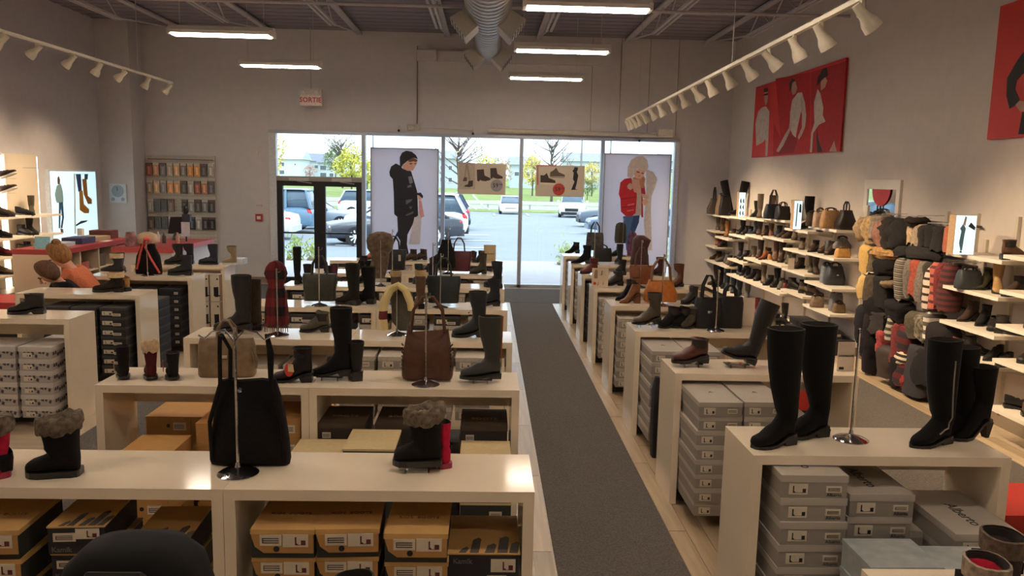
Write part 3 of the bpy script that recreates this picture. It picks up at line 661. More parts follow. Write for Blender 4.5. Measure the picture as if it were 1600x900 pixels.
# left bench 3
for i in range(4):
    for k in range(5):
        x = -.88+i*.285
        inst(B_GREYW, (x-.06, 5.79, .82-.0955*(k+1)), 0, 'pale grey box in third left row aisle bench, %s column, %s down' % (ORD[i], ORD[k]), 'box', 'third row shoe boxes')
for i in range(3):
    [inst(B_GREYW, (-2.0+i*.3, 6.0, .6-.0955*k), 0, 'pale grey box in third left row far bench, %s from left, %s' % (ORD[i], 'top' if k == 0 else ORD[k]+' down'), 'box', 'third row shoe boxes') for k in range(6)]
for r in (4, 5, 6, 7):
    for i in range(7):
        for k in range(2):
            pr = (B_GREYW, B_BLACK)[(i+k+r) % 2]
            inst(pr, (-2.05+i*.33-(.0 if i < 4 else -.04), LY[r]+.02, .74-.0955*k), random.uniform(-.05, .05), 'shoe box under %s left row bench, %s from left, %s' % (ORD[r], ORD[i], 'upper' if k == 0 else 'lower'), 'box', 'far left row shoe boxes')
# far left benches
for i in range(2):
    for k in range(6):
        inst(B_WHITE, (-3.68-i*.29, 6.53, .09+k*.1), random.uniform(-.02, .02), 'white patterned shoe box in nearest far left bench, %s column, %s up' % (ORD[i], ORD[k]), 'box', 'patterned white boxes')
for k in range(6):
    inst(B_WHITE, (-3.90, 7.24, .001+k*.1), 0, 'white patterned shoe box poking out behind the near panel, %s up' % ORD[k], 'box', 'patterned white boxes')
for i in range(3):
    for k in range(7):
        inst(B_BLACK, (-3.66-i*.275, 7.86, .12+k*.0965), random.uniform(-.01, .01), 'black shoe box with white labels, %s column from the right, %s up' % (ORD[i], ORD[k]), 'box', 'black boxes with white labels')
for k in range(8): inst(B_DARK, (-3.60, 8.82, .001+k*.0965), pi, 'dark box behind the black box bench end, %s up' % ORD[k], 'box', 'dark boxes behind the panel')
for i in range(3):
    for k in range(7):
        inst(B_DARK, (-3.68-i*.275, 9.34, .10+k*.0965), 0, 'dark box with small grey sticker, %s column, %s up' % (ORD[i], ORD[k]), 'box', 'dark boxes with grey stickers')
for i in range(3):
    for k in range(2):
        inst(B_TALL, (-3.55-i*.14, 10.5, .08+k*.362), 0, 'upright white fronted boot box, %s from the right, %s' % (ORD[i], 'lower' if k == 0 else 'upper'), 'box', 'upright boot boxes')

stack(B_DARK, -3.42, 4.75, 0.0, 8, 'dark box', 'the stack cut by the left photo edge', h=.0965)

ob('garment_bag', G().loft([srect(.022, .05, .12), srect(.03, .07, .3), srect(.03, .07, .66), srect(.015, .03, .76)]).me('garment_bag', M((26, 25, 27), .7, 'nylon', var=.1), True, 60), loc=(1.34, 6.0, 0), label='black folded bag leaning inside the aisle end of the third right bench', cat='bag')
bpy.data.objects['garment_bag'].location.z = -.119
# ================================================================== GOODS ON THE BENCHES
def px_x(px, y, z=.9):
    x = 0
    for _ in range(4):
        P = Vector((x, y, z-CAMH)); py = 450-FPX*P.dot(_U)/P.dot(_F); x = at(px, py, y=y).x
    return x
def put(proto, px, y, rz=0, label=None, cat='boot', group=None, z=.9005, **k):
    return inst(proto, (px_x(px, y, z), y, z), radians(rz), label, cat, group, **k)
def riser(px, y, lab, w=.16):
    x = px_x(px, y)
    r = ob('acrylic_riser', G().box(-w/2, -.045, .022, w/2, .045, .026).me('acrylic_riser', ACR), loc=(x, y, .9), label='clear acrylic riser under '+lab, cat='riser', group='clear acrylic risers')
    for s in (-1, 1): ob('riser_leg', G().box(s*w*.3-.003, -.045, 0, s*w*.3+.003, .045, .0225).me('riser_leg', ACR), r)
    return .9265
BK = (30, 27, 27); BKS = (22, 20, 21); OL = (62, 58, 46); DK = (44, 38, 36)
snow = footwear('snow_boot', L=.205, H=.235, hh=0, st=.022, wf=.052, ws=.062, sd=.142, mat=cloth((24, 21, 21)), sole=rubber((34, 32, 31)), fur=FURM)
snowp = footwear('snow_boot', L=.205, H=.225, hh=0, st=.022, wf=.052, ws=.062, sd=.142, mat=cloth((176, 28, 58)), sole=rubber((150, 40, 62)), fur=FURM, cuff=None)
put(snow, 86, 3.20, 6, 'black winter boot with grey fur collar on the nearest bench at left')
sp1 = put(snowp, -8, 3.22, -50, 'pink and black fur collared winter boot cut by the left photo edge')
ob('black_overlay', G().loft([srect(.055, .054, .02, dx=.04), srect(.062, .058, .075, dx=.045), srect(.06, .056, .1, dx=.045)], False, False).me('black_overlay', cloth(BK)), sp1)
z = riser(653, 3.30, 'the fur collared boot on the aisle bench')
put(snow, 653, 3.30, 2, 'black winter boot with thick grey fur collar above tan cartons', z=z)
r = put(footwear('snow_boot', L=.2, H=.2, hh=0, st=.02, wf=.036, ws=.028, sd=.07, mat=cloth((176, 28, 58)), sole=rubber((150, 40, 62))), 686, 3.40, -68, 'small pink and black winter boot tucked behind the fur boot')
ob('black_band', G().loft([srect(.034, .034, .08, dx=.055), srect(.036, .036, .1, dx=.055)], False, False).me('black_band', cloth(BK)), r)
# black drawstring backpack hung in front of a chrome stand
y = 3.30; X = px_x(380, y)
inst(stand(.62, 2, .085), (X, y-.07, .9005), 0, 'chrome stand with four hooks carrying the black drawstring backpack', 'display stand', 'chrome display stands')
BG = cloth((24, 22, 22))
def sack(name, w, h, d, mat, top=.72):
    rr = []
    for t, k, kd in ((0, 1, .5), (.06, 1.02, .8), (.3, 1.0, 1), (.6, .9, .85), (.85, top+.06, .5), (.96, top, .35), (1.0, top*.96, .3)):
        rr.append([(x*(1+.02*sin(9*t+i)), yy, t*h+.006*sin(i*1.7)*(t > .9)) for i, (x, yy, _) in enumerate(srect(w/2*k, d/2*kd, 0, 24, .6))])
    return G().loft(rr).me(name, mat, True, 60)
r = ob('drawstring_backpack', sack('drawstring_backpack', .33, .37, .12, BG), None, (X+.02, y+.045, .903), label='black drawstring backpack hanging from a chrome stand on the nearest bench', cat='bag')
for s, x1 in ((-1, -.10), (1, .115)):
    ob('shoulder_strap', G().tube([(s*.155, -.03, .03), (s*.15, -.06, .2), (s*.105, -.05, .36), (x1*1.0, -.06, .5), (x1*.9, -.08, .575)], .008, 6, 1.6).me('shoulder_strap', BG, True), r)
    ob('back_strap', G().tube([(s*.085, .02, .36), (x1*.75, -.0, .5), (x1*.85, -.07, .575)], .008, 6, 1.6).me('back_strap', BG, True), r)
ob('cord_lock', G().ball((-.02, -.065, .34), .012).me('cord_lock', CHR), r)
# bag and shoe tip in the foreground bench (bottom edge)
r = ob('black_backpack', None, loc=(-.80, 1.78, .9005), label='black padded backpack top at the bottom edge of the photo', cat='bag')
g = G(); rr = []
for zz, hx, hy in ((0, .165, .10), (.12, .175, .11), (.28, .17, .11), (.35, .15, .1), (.388, .11, .08), (.40, .05, .04)): rr.append(srect(hx, hy, zz, 24, .7))
g.loft(rr); ob('bag_body', g.me('bag_body', M((17, 15, 15), .75, 'nylon', var=.1, scale=8, bump=.05, spec=.2), True, 70), r)
ob('front_panel', G().loft([srect(.15, .03, 0, 24, .7, dy=-.11), srect(.155, .035, .25, 24, .7, dy=-.115), srect(.12, .02, .325, 24, .7, dy=-.09)]).me('front_panel', M((12, 11, 11), .75, 'nylon', var=.1, scale=8, spec=.2), True, 70), r)
ob('grab_handle', G().tube([(-.075, -.10, .33), (-.055, -.115, .363), (.055, -.115, .363), (.075, -.10, .33)], .011, 6, 1.5).me('grab_handle', M((42, 38, 34), .4, 'webbing'), True), r)
ob('buckle', G().box(.06, -.125, .332, .075, -.105, .36).me('buckle', CHR), r)
ob('zip', G().tube([(-.05, -.14, .31), (.035, -.14, .312)], .004, 5).me('zip', CHR), r)
put(footwear('rubber_boot', L=.2, H=.30, hh=.01, wf=.04, ws=.04, sd=.085, mat=rubber((24, 24, 26))), 520, 1.78, 20, 'black boot whose top just shows at the bottom photo edge', z=.9005)
# corner bench at bottom right with a red snow boot pair
for px, yy, c in ((1524, 2.16, (176, 30, 54)), (1548, 2.30, (60, 50, 44))):
    q = put(footwear('snow_boot', L=.2, H=.185 if c[0] > 100 else .2, hh=0, st=.02, wf=.05, ws=.055, sd=.12, mat=cloth(c), sole=SOLE, cuff=M((150, 132, 112) if c[0] > 100 else (96, 78, 64), 1, 'fur', var=.4, scale=45, bump=.6)), px, yy, -100 if c[0] > 100 else -96,
        'red winter boot with beige fur on the corner bench at bottom right' if c[0] > 100 else 'brown fur winter boot behind the red one at bottom right')
    ob('black_overlay', G().box(-.03, -.056, .09, .06, .056, .125).me('black_overlay', cloth(BK)), q)
# ---- second left row
yb = 4.78
for px, c, h, lab, lin_ in ((193, BK, .2, 'small black winter boot, leftmost of three on the second left bench', None), (236, (74, 26, 30), .215, 'small dark red boot with cream lining between two black boots', (206, 176, 140)), (270, BK, .165, 'small black boot with a red and white tag on second left bench', None)):
    q = put(footwear('child_boot', L=.15, H=h, hh=.008, wf=.036, ws=.04, sd=.088, mat=cloth(c), sole=SOLE, fur=M(lin_, 1, 'fur', var=.2, bump=.4) if lin_ else None), px, yb, -62, lab)
    if not lin_: ob('hang_tag', G().plate(ngon(-.045, .07, .02, 12, .038), lambda u, v, d: (u, -.045-d, v), .003).me('hang_tag', M((196, 60, 56) if px > 240 else (176, 120, 100), .5, 'card')), q)
TAU = leather((122, 100, 76))
q = put(handbag('handbag', .34, .24, .13, TAU, TAU, .11, taper=.93, spread=.16, buckle=True), 356, 4.86, 4, 'taupe handbag with thin twin handles behind the black backpack', 'bag')
ob('shoulder_strap', G().tube([(.14, -.02, .23), (.19, -.05, .12), (.185, -.06, .06), (.15, -.03, .2)], .008, 6).me('shoulder_strap', TAU, True), q)
put(footwear('ankle_boot', L=.235, H=.21, hh=.045, wf=.044, ws=.05, sd=.11, mat=leather(BK), tag=(206, 52, 42)), 458, 4.74, 3, 'black block heel ankle boot with red oval tag beside tall boot')
z = riser(517, 4.80, 'the tall black boot on the second left bench')
put(footwear('tall_boot', L=.265, H=.42, hh=.03, wf=.044, ws=.055, sd=.125, mat=suede((24, 23, 24)), toe='point'), 517, 4.80, 2, 'tall black suede boot in the middle of the second left row', z=z)
put(footwear('ankle_boot', L=.22, H=.235, hh=.045, wf=.044, ws=.05, sd=.11, mat=leather(BK), tag=(206, 52, 42)), 555, 4.86, -74, 'black ankle boot with red and photo tag seen from behind')
BRN = leather((84, 52, 38))
inst(stand(.56, 1), (px_x(665, 4.70), 4.70, .9005), 0, 'chrome stand holding the brown slouch bag on the second left bench', 'display stand', 'chrome display stands')
put(handbag('slouch_bag', .315, .31, .15, BRN, BRN, .20, slump=.085, taper=.80, spread=.33, sides=leather((60, 38, 30))), 668, 4.83, 0, 'brown leather slouch bag with laced sides hanging from a stand', 'bag', z=.915)
put(footwear('rain_boot', L=.25, H=.385, hh=.018, st=.016, wf=.045, ws=.057, sd=.135, mat=rubber((52, 55, 50)), sole=SOLE, trim=leather((150, 84, 40))), 751, 4.78, 4, 'dark green riding boot with tan back stripe at the aisle end', z=riser(751, 4.78, 'the dark green riding boot', .14))
# ---- third left row
y3 = 6.18
z = riser(365, y3, 'the tall black boot at left of third row')
put(footwear('tall_boot', L=.285, H=.43, hh=.035, wf=.045, ws=.06, sd=.135, mat=leather((38, 38, 38)), trim=leather((70, 58, 44))), 364, y3, 3, 'tall black leather boot with brown back at the left of third row', z=z)
put(footwear('tall_boot', L=.26, H=.40, hh=.035, wf=.04, ws=.05, sd=.11, mat=leather((70, 60, 46))), 384, y3+.14, 3, 'tall dark brown boot mostly hidden behind the black leather boot')
def hung_scarf(name, w, h, mat, hood=True, fringe=None, z0=.03):
    g = G(); rr = []
    for t, k in ((0, 1), (.25, .95), (.5, .8), (.62, .62), (.7, .75), (.8, .95), (.9, .8), (.97, .5), (1, .15)) if hood else ((0, .9), (.2, 1), (.5, .95), (.8, .9), (.93, .75), (1, .3)):
        rr.append([(x*(1+.05*sin(3*i)), yy*(1+.25*sin(2.3*i)), z0+t*h) for i, (x, yy, _) in enumerate(srect(w/2*k, .045*(.6+.4*k), 0, 24, .8))])
    g.loft(rr); p = []
    if fringe:
        f = G()
        for i in range(14): x = -w/2*.95+i*w*.95/13; f.cyl((x, -.03, z0+.01), (x+.004*sin(i*5), -.035, z0-.055), .006, .003, 4)
        p.append(('fringe', f.me('fringe', fringe)))
    return (name, g.me(name, mat, True, 70), p)
yS = y3+.02
inst(stand(.52, 1), (px_x(434, yS-.08), yS-.08, .9005), 0, 'chrome stand in front of the red and black plaid scarf', 'display stand', 'chrome display stands')
put(hung_scarf('hooded_scarf', .185, .50, plaid((20, 18, 20), (84, 24, 28), (112, 34, 38), 7), True, cloth((96, 60, 58)), .07), 433, yS, 0, 'red and black plaid hooded scarf with fringe on a chrome stand', 'scarf')
inst(stand(.40, 1), (px_x(620, yS), yS, .9005), 0, 'chrome stand under the cream and burgundy scarf', 'display stand', 'chrome display stands')
yq = yS
sc = put(('scarf', G().tube([(-.10, -.03, .05), (-.115, -.03, .15), (-.105, -.02, .27), (-.06, 0, .365), (0, 0, .395), (.055, 0, .36), (.095, 0, .26), (.10, -.0, .2)], [.03, .036, .036, .036, .036, .036, .034, .03], 10, .8).me('scarf', bands(((214, 196, 140), (214, 196, 140), (104, 34, 40), (214, 196, 140), (214, 196, 140), (214, 196, 140)), 'Z', 2.5)), []), 622, yS-.02, 0, 'cream and burgundy knitted scarf looped over a chrome stand', 'scarf')
put(('knit_vest', G().loft([srect(.035, .03, .03, dx=.02), srect(.07, .05, .10), srect(.085, .05, .2, dx=.01), srect(.08, .04, .3), srect(.045, .03, .36)]).me('knit_vest', cloth((84, 80, 72)), True, 70), []), 627, yS+.05, 0, 'grey knitted wrap hanging inside the cream scarf loop', 'scarf')
put(footwear('knee_boot', L=.27, H=.36, hh=.035, st=.02, wf=.047, ws=.058, sd=.13, mat=leather((34, 38, 42)), laces=True), 733, y3, 4, 'dark blue black lug sole boot at the aisle end of third row')
put(footwear('ankle_boot', L=.23, H=.15, hh=.04, wf=.04, ws=.045, sd=.10, mat=leather((78, 72, 58))), 492, y3+.1, 3, 'olive ankle boot partly hidden by the tall suede boot')
# ---- rows four to seven, left
TOTE = lambda c: handbag('tote_bag', .30, .26, .13, leather(c), leather(c), .18, taper=1.05, spread=.25)
y4, y5, y6, y7 = 7.66, 9.08, 10.3, 11.8
def st_(px, y, h, lab): inst(stand(h, 1, .075), (px_x(px, y), y, .9005), 0, lab, 'display stand', 'chrome display stands')
st_(499, y4-.12, .56, 'thin chrome stand before the olive tote in the fourth left row')
put(TOTE((54, 54, 44)), 500, y4+.03, 0, 'dark olive tote bag on the fourth left row', 'bag', z=.93)
put(footwear('tall_boot', L=.27, H=.40, hh=.04, wf=.045, ws=.06, sd=.13, mat=suede((38, 36, 30))), 543, y4, -30, 'dark olive tall boot right of the olive tote')
put(footwear('tall_boot', L=.27, H=.36, hh=.04, wf=.045, ws=.06, sd=.13, mat=suede((26, 25, 26))), 566, y4+.08, -15, 'black tall boot right of the olive boot, fourth row')
put(footwear('cowboy_boot', L=.24, H=.36, hh=.035, wf=.04, ws=.05, sd=.115, mat=leather((96, 72, 52)), cuff=leather((176, 152, 112))), 655, y4-.1, -75, 'brown boot with cream cuff behind the grey wrap')
put(footwear('cowboy_boot', L=.24, H=.34, hh=.035, wf=.04, ws=.05, sd=.115, mat=leather((88, 72, 54)), cuff=leather((176, 152, 112))), 617, y4, -75, 'second brown cream cuffed boot, left of its mate')
st_(688, y4-.12, .52, 'thin chrome stand before the black tote in the fourth left row')
put(TOTE((40, 46, 44)), 693, y4+.03, 0, 'dark grey green tote bag on the fourth left row by the aisle', 'bag', z=.93)
put(footwear('lace_boot', L=.24, H=.26, hh=.03, st=.02, wf=.045, ws=.055, sd=.12, mat=leather((30, 34, 44)), laces=True), 762, y4+.05, 3, 'navy lug sole lace boot above the tan box end')
put(footwear('lace_boot', L=.24, H=.3, hh=.03, st=.02, wf=.045, ws=.055, sd=.12, mat=leather((26, 30, 40))), 770, y5-.05, -40, 'dark navy boot with maroon neighbour at the aisle end')
put(footwear('ankle_boot', L=.2, H=.22, hh=.03, wf=.04, ws=.05, sd=.1, mat=leather((92, 34, 36))), 777, y5+.1, -80, 'maroon boot beside the dark navy boot')
put(footwear('tall_boot', L=.2, H=.42, hh=.03, wf=.04, ws=.046, sd=.09, mat=suede((28, 28, 32))), 466, y5, -85, 'slim dark boot standing against the glass door')
put(footwear('ankle_boot', L=.2, H=.22, hh=.03, wf=.04, ws=.05, sd=.1, mat=suede((44, 34, 36))), 481, y5+.05, -80, 'short dark boot right of the slim boot by the door')
st_(595, y5-.12, .52, 'thin chrome stand before the brown fur hat')
fm = M((98, 84, 68), 1, 'fur', var=.45, scale=20, bump=.5)
q = put(('trapper_hat', G().loft([srect(.05, .05, .02), srect(.10, .07, .12, dx=-.02), srect(.095, .07, .22), srect(.10, .08, .29), srect(.14, .1, .36), srect(.15, .11, .45), srect(.12, .09, .52), srect(.04, .04, .545)]).me('trapper_hat', fm, True, 70), []), 594, y5, 0, 'brown fur hat and scarf set hung on a stand in mid aisle', 'hat', z=.96)
put(footwear('heeled_boot', L=.24, H=.2, hh=.06, wf=.036, ws=.045, sd=.1, mat=suede((26, 24, 26)), toe='point'), 560, y6, 4, 'black pointed heeled boot left of the fur hat')
put(footwear('heeled_boot', L=.24, H=.26, hh=.06, wf=.036, ws=.045, sd=.1, mat=suede((30, 28, 28)), toe='point'), 567, y5+.1, 4, 'black heeled boot with white tag below the fur hat', z=.9)
put(footwear('ankle_boot', L=.22, H=.2, hh=.04, wf=.04, ws=.05, sd=.1, mat=leather((150, 84, 46))), 580, y7, 3, 'orange brown ankle boot peeking behind the fur hat')
st_(613, y6-.12, .56, 'thin chrome stand before the black bag with a tag')
q = put(TOTE((30, 30, 32)), 615, y6+.03, 0, 'black tote bag with a cream price tag near the window', 'bag', z=.93)
ob('price_tag', G().box(.07, -.08, .12, .1, -.075, .2).me('price_tag', CARD), q)
for px, y, c, h, lab in ((640, y7, (78, 58, 46), .16, 'brown ankle boot right of the tagged black bag'), (656, y7+.1, (70, 54, 46), .15, 'second brown ankle boot near the window'), (670, y6+.1, (34, 36, 44), .18, 'navy boot in the sixth left row'),
        (684, y7, (28, 30, 36), .19, 'black short boot before the black backpack'), (652, y5+.1, (40, 48, 48), .24, 'teal and black winter boot in mid aisle'), (672, y5+.05, (30, 34, 44), .25, 'dark winter boot right of the teal one'),
        (505, y5+.05, (34, 32, 34), .2, 'black boot above the olive tote'), (521, y5+.1, (76, 34, 44), .22, 'maroon patterned boot above the olive tote'), (738, y7-.05, (74, 50, 44), .14, 'brown hiking boot left of the tan box'), (750, y7, (88, 70, 58), .16, 'taupe hiking boot against the tan box'), (747, y6, (64, 58, 50), .26, 'olive boot above the navy lace boot')):
    put(footwear('ankle_boot', L=.22, H=h, hh=.03, wf=.04, ws=.048, sd=.1, mat=leather(c)), px, y, random.choice((0, 4, -70)), lab, group='boots in the far left rows')
st_(700, y6-.1, .6, 'thin chrome stand before the black backpack by the window')
put(('backpack', sack('backpack', .24, .36, .14, cloth((26, 26, 28)), .5), []), 697, y6+.02, 0, 'black rounded backpack hung before the window', 'bag', z=.97)
st_(676, y5-.1, .5, 'thin chrome stand with ring in the fifth left row')
put(TOTE((82, 32, 40)), 717, y6+.1, 0, 'burgundy tote bag beside the black backpack', 'bag', z=.92)
put(('card_sign', G().box(-.09, -.01, 0, .09, .01, .24).me('card_sign', M((190, 172, 132), .6, 'card')), [('sign_print', G().box(-.07, -.012, .1, .07, -.0095, .112).me('sign_print', M((120, 104, 78), .6, 'ink')))]), 765, y7+.1, 0, 'tan card sign standing at the aisle end by the window', 'sign')
# ---- right block
KB = suede((15, 13, 13))
okb = footwear('over_knee_boot', L=.24, H=.57, hh=.04, wf=.045, ws=.066, sd=.15, mat=KB, sole=rubber((22, 20, 20)), flare=1.12)
put(okb, 1208, 3.66, 22, 'black suede over knee boot at the aisle end of right bench', group=None)
put(okb, 1258, 3.80, 14, 'second black suede over knee boot, left of the chrome stand')
y1 = 3.76
inst(stand(.56, 1), (px_x(1329, y1), y1, .9005), 0, 'bare chrome stand between black tall boots on the right bench', 'display stand', 'chrome display stands')
zm = M((170, 165, 158), .3, 'zip', metal=.8)
put(footwear('tall_boot', L=.25, H=.52, hh=.025, wf=.048, ws=.066, sd=.155, mat=KB, sole=SOLE, zipm=zm, toe='point'), 1452, 3.70, 22, 'tall black flat boot with a side zip on the right bench')
put(footwear('tall_boot', L=.25, H=.46, hh=.03, wf=.046, ws=.062, sd=.15, mat=KB, sole=SOLE), 1483, 3.82, 20, 'tall black boot behind the zipped one')
put(footwear('heeled_boot', L=.23, H=.37, hh=.085, wf=.042, ws=.055, sd=.125, mat=KB, sole=SOLE, heel='stiletto', toe='point', flare=1.1), 1513, 3.80, 14, 'black high heeled boot at the right end of nearest right bench')
put(footwear('ankle_boot', L=.245, H=.165, hh=.035, st=.018, wf=.045, ws=.052, sd=.115, mat=leather((84, 44, 36)), sole=SOLE), 1078, 5.28, 3, 'burgundy brown ankle boot on the second right bench', z=riser(1078, 5.28, 'the burgundy ankle boot'))
q = inst(footwear('tall_boot', L=.24, H=.44, hh=.035, wf=.043, ws=.058, sd=.125, mat=leather((34, 31, 29)), sole=SOLE), (px_x(1152, 5.28), 5.28, .93), 0, 'tall black boot leaning back on the second right bench', 'boot', rot=(0, radians(20), 0))
q.location.z = .955
riser(1150, 5.28, 'the leaning tall boot')
def card(px, y, w, h, lab, prints=(), col=(214, 200, 182)):
    q = put(('card_sign', G().box(-w/2, -.004, 0, w/2, .004, h).me('card_sign', M(col, .5, 'card', var=.02)), []), px, y, 0, lab, 'sign'); return q
q = card(1320, 5.20, .115, .20, 'small white NOUVEAUTÉ card sign on second right bench'.replace('NOUVEAUTÉ', 'new arrival'))
ob('lettering', uptext('NOUVEAUTÉ', .017, BLKL, True), q, (0, -.0055, .105)); ob('logo_block', G().box(-.045, -.006, .012, -.012, -.0035, .03).me('logo_block', BLKL), q)
y3r = 6.72
z = riser(1008, y3r, 'the olive mid boot')
put(footwear('mid_boot', L=.245, H=.27, hh=.045, wf=.043, ws=.052, sd=.115, mat=leather((70, 60, 48)), sole=SOLE), 1010, y3r, 5, 'olive brown mid calf boot at the aisle end, third right bench', z=z)
put(footwear('ankle_boot', L=.2, H=.17, hh=.05, wf=.042, ws=.048, sd=.1, mat=suede(BKS)), 1045, y3r, 25, 'black suede ankle boot, left of a pair on third right bench')
put(footwear('ankle_boot', L=.2, H=.165, hh=.05, wf=.042, ws=.048, sd=.1, mat=suede(BKS)), 1063, y3r+.02, 25, 'black suede ankle boot, right of a pair on third right bench')
put(footwear('ankle_boot', L=.19, H=.165, hh=.05, wf=.042, ws=.048, sd=.1, mat=suede((78, 70, 58))), 1079, y3r, 30, 'taupe suede ankle boot beside the black handbags')
st_(1118, y3r-.14, .52, 'dark thin stand before two black handbags')
put(handbag('handbag', .23, .26, .13, leather((24, 23, 24)), leather((26, 24, 24)), .20, taper=.9, buckle=True), 1104, y3r+.02, 0, 'black handbag with tall handles, left of the thin stand', 'bag')
put(handbag('handbag', .22, .27, .13, leather((30, 29, 29)), leather((26, 24, 24)), .1, taper=.98), 1138, y3r+.04, 0, 'boxy black handbag right of the thin stand', 'bag')
q = card(1163, y3r+.12, .16, .25, 'beige picture card behind the leaning tall boot')
y4r = 8.03
put(footwear('heeled_boot', L=.21, H=.22, hh=.075, wf=.036, ws=.045, sd=.095, mat=suede((20, 22, 28)), toe='point'), 977, 8.2, 6, 'black pointed heeled ankle boot above the tan heel boot')
put(footwear('heeled_boot', L=.21, H=.26, hh=.085, wf=.036, ws=.044, sd=.09, mat=leather((128, 84, 52)), sole=leather((104, 66, 40)), toe='point'), 984, y4r, 6, 'tan high heeled boot at the aisle end of fourth right bench')
st_(1034, y4r-.14, .52, 'thin chrome stand before the orange handbag')
ORA = leather((176, 104, 40))
put(handbag('shoulder_bag', .34, .23, .13, ORA, leather((130, 96, 62)), .22, slump=.03, taper=.72, spread=.3), 1031, y4r+.03, 0, 'orange tan shoulder bag hung on a chrome stand', 'bag', z=.92)
put(footwear('ankle_boot', L=.18, H=.17, hh=.06, wf=.038, ws=.044, sd=.09, mat=leather((40, 34, 32))), 1077, y4r, 14, 'dark brown heeled ankle boot right of the orange bag')
y5r = 9.32
q = card(937, y5r-.1, .19, .22, 'pale card sign with boot pictures on the fifth right bench', col=(214, 194, 168))
g = G(); f = lambda u, v, d: (u, -.0045-d, v)
def bootpic(g, x, z, s, f, fl=1): g.plate([(x+fl*u*s*.6, z+v*s) for u, v in ICON_T][::fl], f, .0006)
bootpic(g, .02, .14, .05, f, -1); bootpic(g, -.02, .02, .035, f, -1); bootpic(g, .04, .03, .03, f, -1)
ob('boot_pictures', g.me('boot_pictures', M((110, 70, 50), .6, 'ink')), q)
ob('figure_picture', G().plate([(-.07, .1), (-.03, .1), (-.03, .19), (-.05, .21), (-.07, .18)], f, .0006).me('figure_picture', M((150, 120, 100), .6, 'ink')), q)
ob('red_dot', G().plate(ngon(-.06, .04, .018), f, .0008).me('red_dot', M((186, 50, 48), .5, 'ink')), q)
put(footwear('ankle_boot', L=.24, H=.17, hh=.04, wf=.04, ws=.048, sd=.1, mat=leather((42, 42, 42))), 958, y5r+.05, 4, 'dark grey ankle boot right of the picture card')
put(footwear('ankle_boot', L=.21, H=.2, hh=.04, wf=.04, ws=.05, sd=.1, mat=leather((34, 32, 32))), 968, 10.5, -60, 'black boot in the sixth right row')
st_(1000, y5r-.12, .56, 'thin stand before the brown tote bag')
put(handbag('tote_bag', .26, .22, .12, leather((124, 66, 38)), leather((80, 50, 36)), .22, taper=1.05, spread=.3), 1001, y5r+.03, 0, 'chestnut brown tote bag on the fifth right bench', 'bag', z=.93)
put(footwear('mid_boot', L=.16, H=.27, hh=.03, wf=.045, ws=.055, sd=.115, mat=leather((92, 56, 40))), 1057, y5r+.05, 15, 'chestnut brown boot at the wall end of fifth right bench')
put(footwear('ankle_boot', L=.18, H=.24, hh=.03, wf=.042, ws=.05, sd=.1, mat=leather((70, 38, 34))), 1027, 10.5, -50, 'dark red brown boot behind the orange bag handles')
y6r = 10.52
put(footwear('ankle_boot', L=.24, H=.2, hh=.04, wf=.04, ws=.048, sd=.1, mat=leather((106, 46, 46)), cuff=leather((84, 30, 34))), 920, y6r, 5, 'burgundy ankle boot on the sixth right bench at the aisle')
put(('hung_scarf', G().loft([srect(.10, .05, 0), srect(.12, .06, .15), srect(.1, .06, .35), srect(.12, .06, .46, dx=.02), srect(.05, .04, .52)]).me('hung_scarf', M((72, 42, 42), .7, 'satin', var=.3, scale=12), True, 70), []), 998, y6r+.02, 0, 'dark burgundy satin scarf hung tall behind the brown tote', 'scarf')
y7r = 11.8
put(footwear('heeled_boot', L=.3, H=.27, hh=.045, wf=.04, ws=.05, sd=.12, mat=suede((24, 26, 30)), toe='point'), 908, y7r, 4, 'long black pointed boot at the aisle end of seventh right bench')
put(footwear('ankle_boot', L=.24, H=.18, hh=.05, wf=.04, ws=.048, sd=.1, mat=suede((26, 28, 30)), toe='point'), 894, 13.05, 4, 'black pointed ankle boot on the last right bench by window', z=.93)
st_(928, y7r-.08, .62, 'thin stand with the dark camouflage handbag')
put(handbag('handbag', .26, .26, .13, M((40, 40, 42), .7, 'camouflage', var=.9, scale=18, bump=.0, col2=(86, 82, 78)), leather((34, 34, 36)), .16, taper=.9), 929, y7r+.04, 0, 'dark camouflage handbag hung before the window', 'bag', z=1.10)
put(handbag('handbag', .28, .2, .13, leather((34, 36, 36)), leather((34, 34, 36)), .05, taper=.9), 941, y7r+.04, 0, 'dark green handbag below the camouflage one', 'bag', z=.93)
st_(972, 13.0, .62, 'thin stand with the olive hooded scarf')
put(hung_scarf('hooded_scarf', .19, .34, cloth((74, 72, 62)), False), 969, 13.08, 0, 'olive hooded scarf hung before the window', 'scarf', z=1.08)
put(hung_scarf('shawl', .16, .40, M((110, 70, 100), .9, 'fabric', var=.6, scale=20), False), 987, 13.1, 0, 'purple patterned shawl beside the olive scarf', 'scarf', z=.872)
put(footwear('tall_boot', L=.2, H=.3, hh=.03, wf=.04, ws=.05, sd=.1, mat=leather((32, 32, 34))), 966, 11.8, -80, 'black slim boot below the olive scarf')
put(footwear('ankle_boot', L=.22, H=.13, hh=.03, wf=.04, ws=.048, sd=.1, mat=leather((32, 32, 34))), 962, 13.0, 4, 'black shoe under the olive hooded scarf')
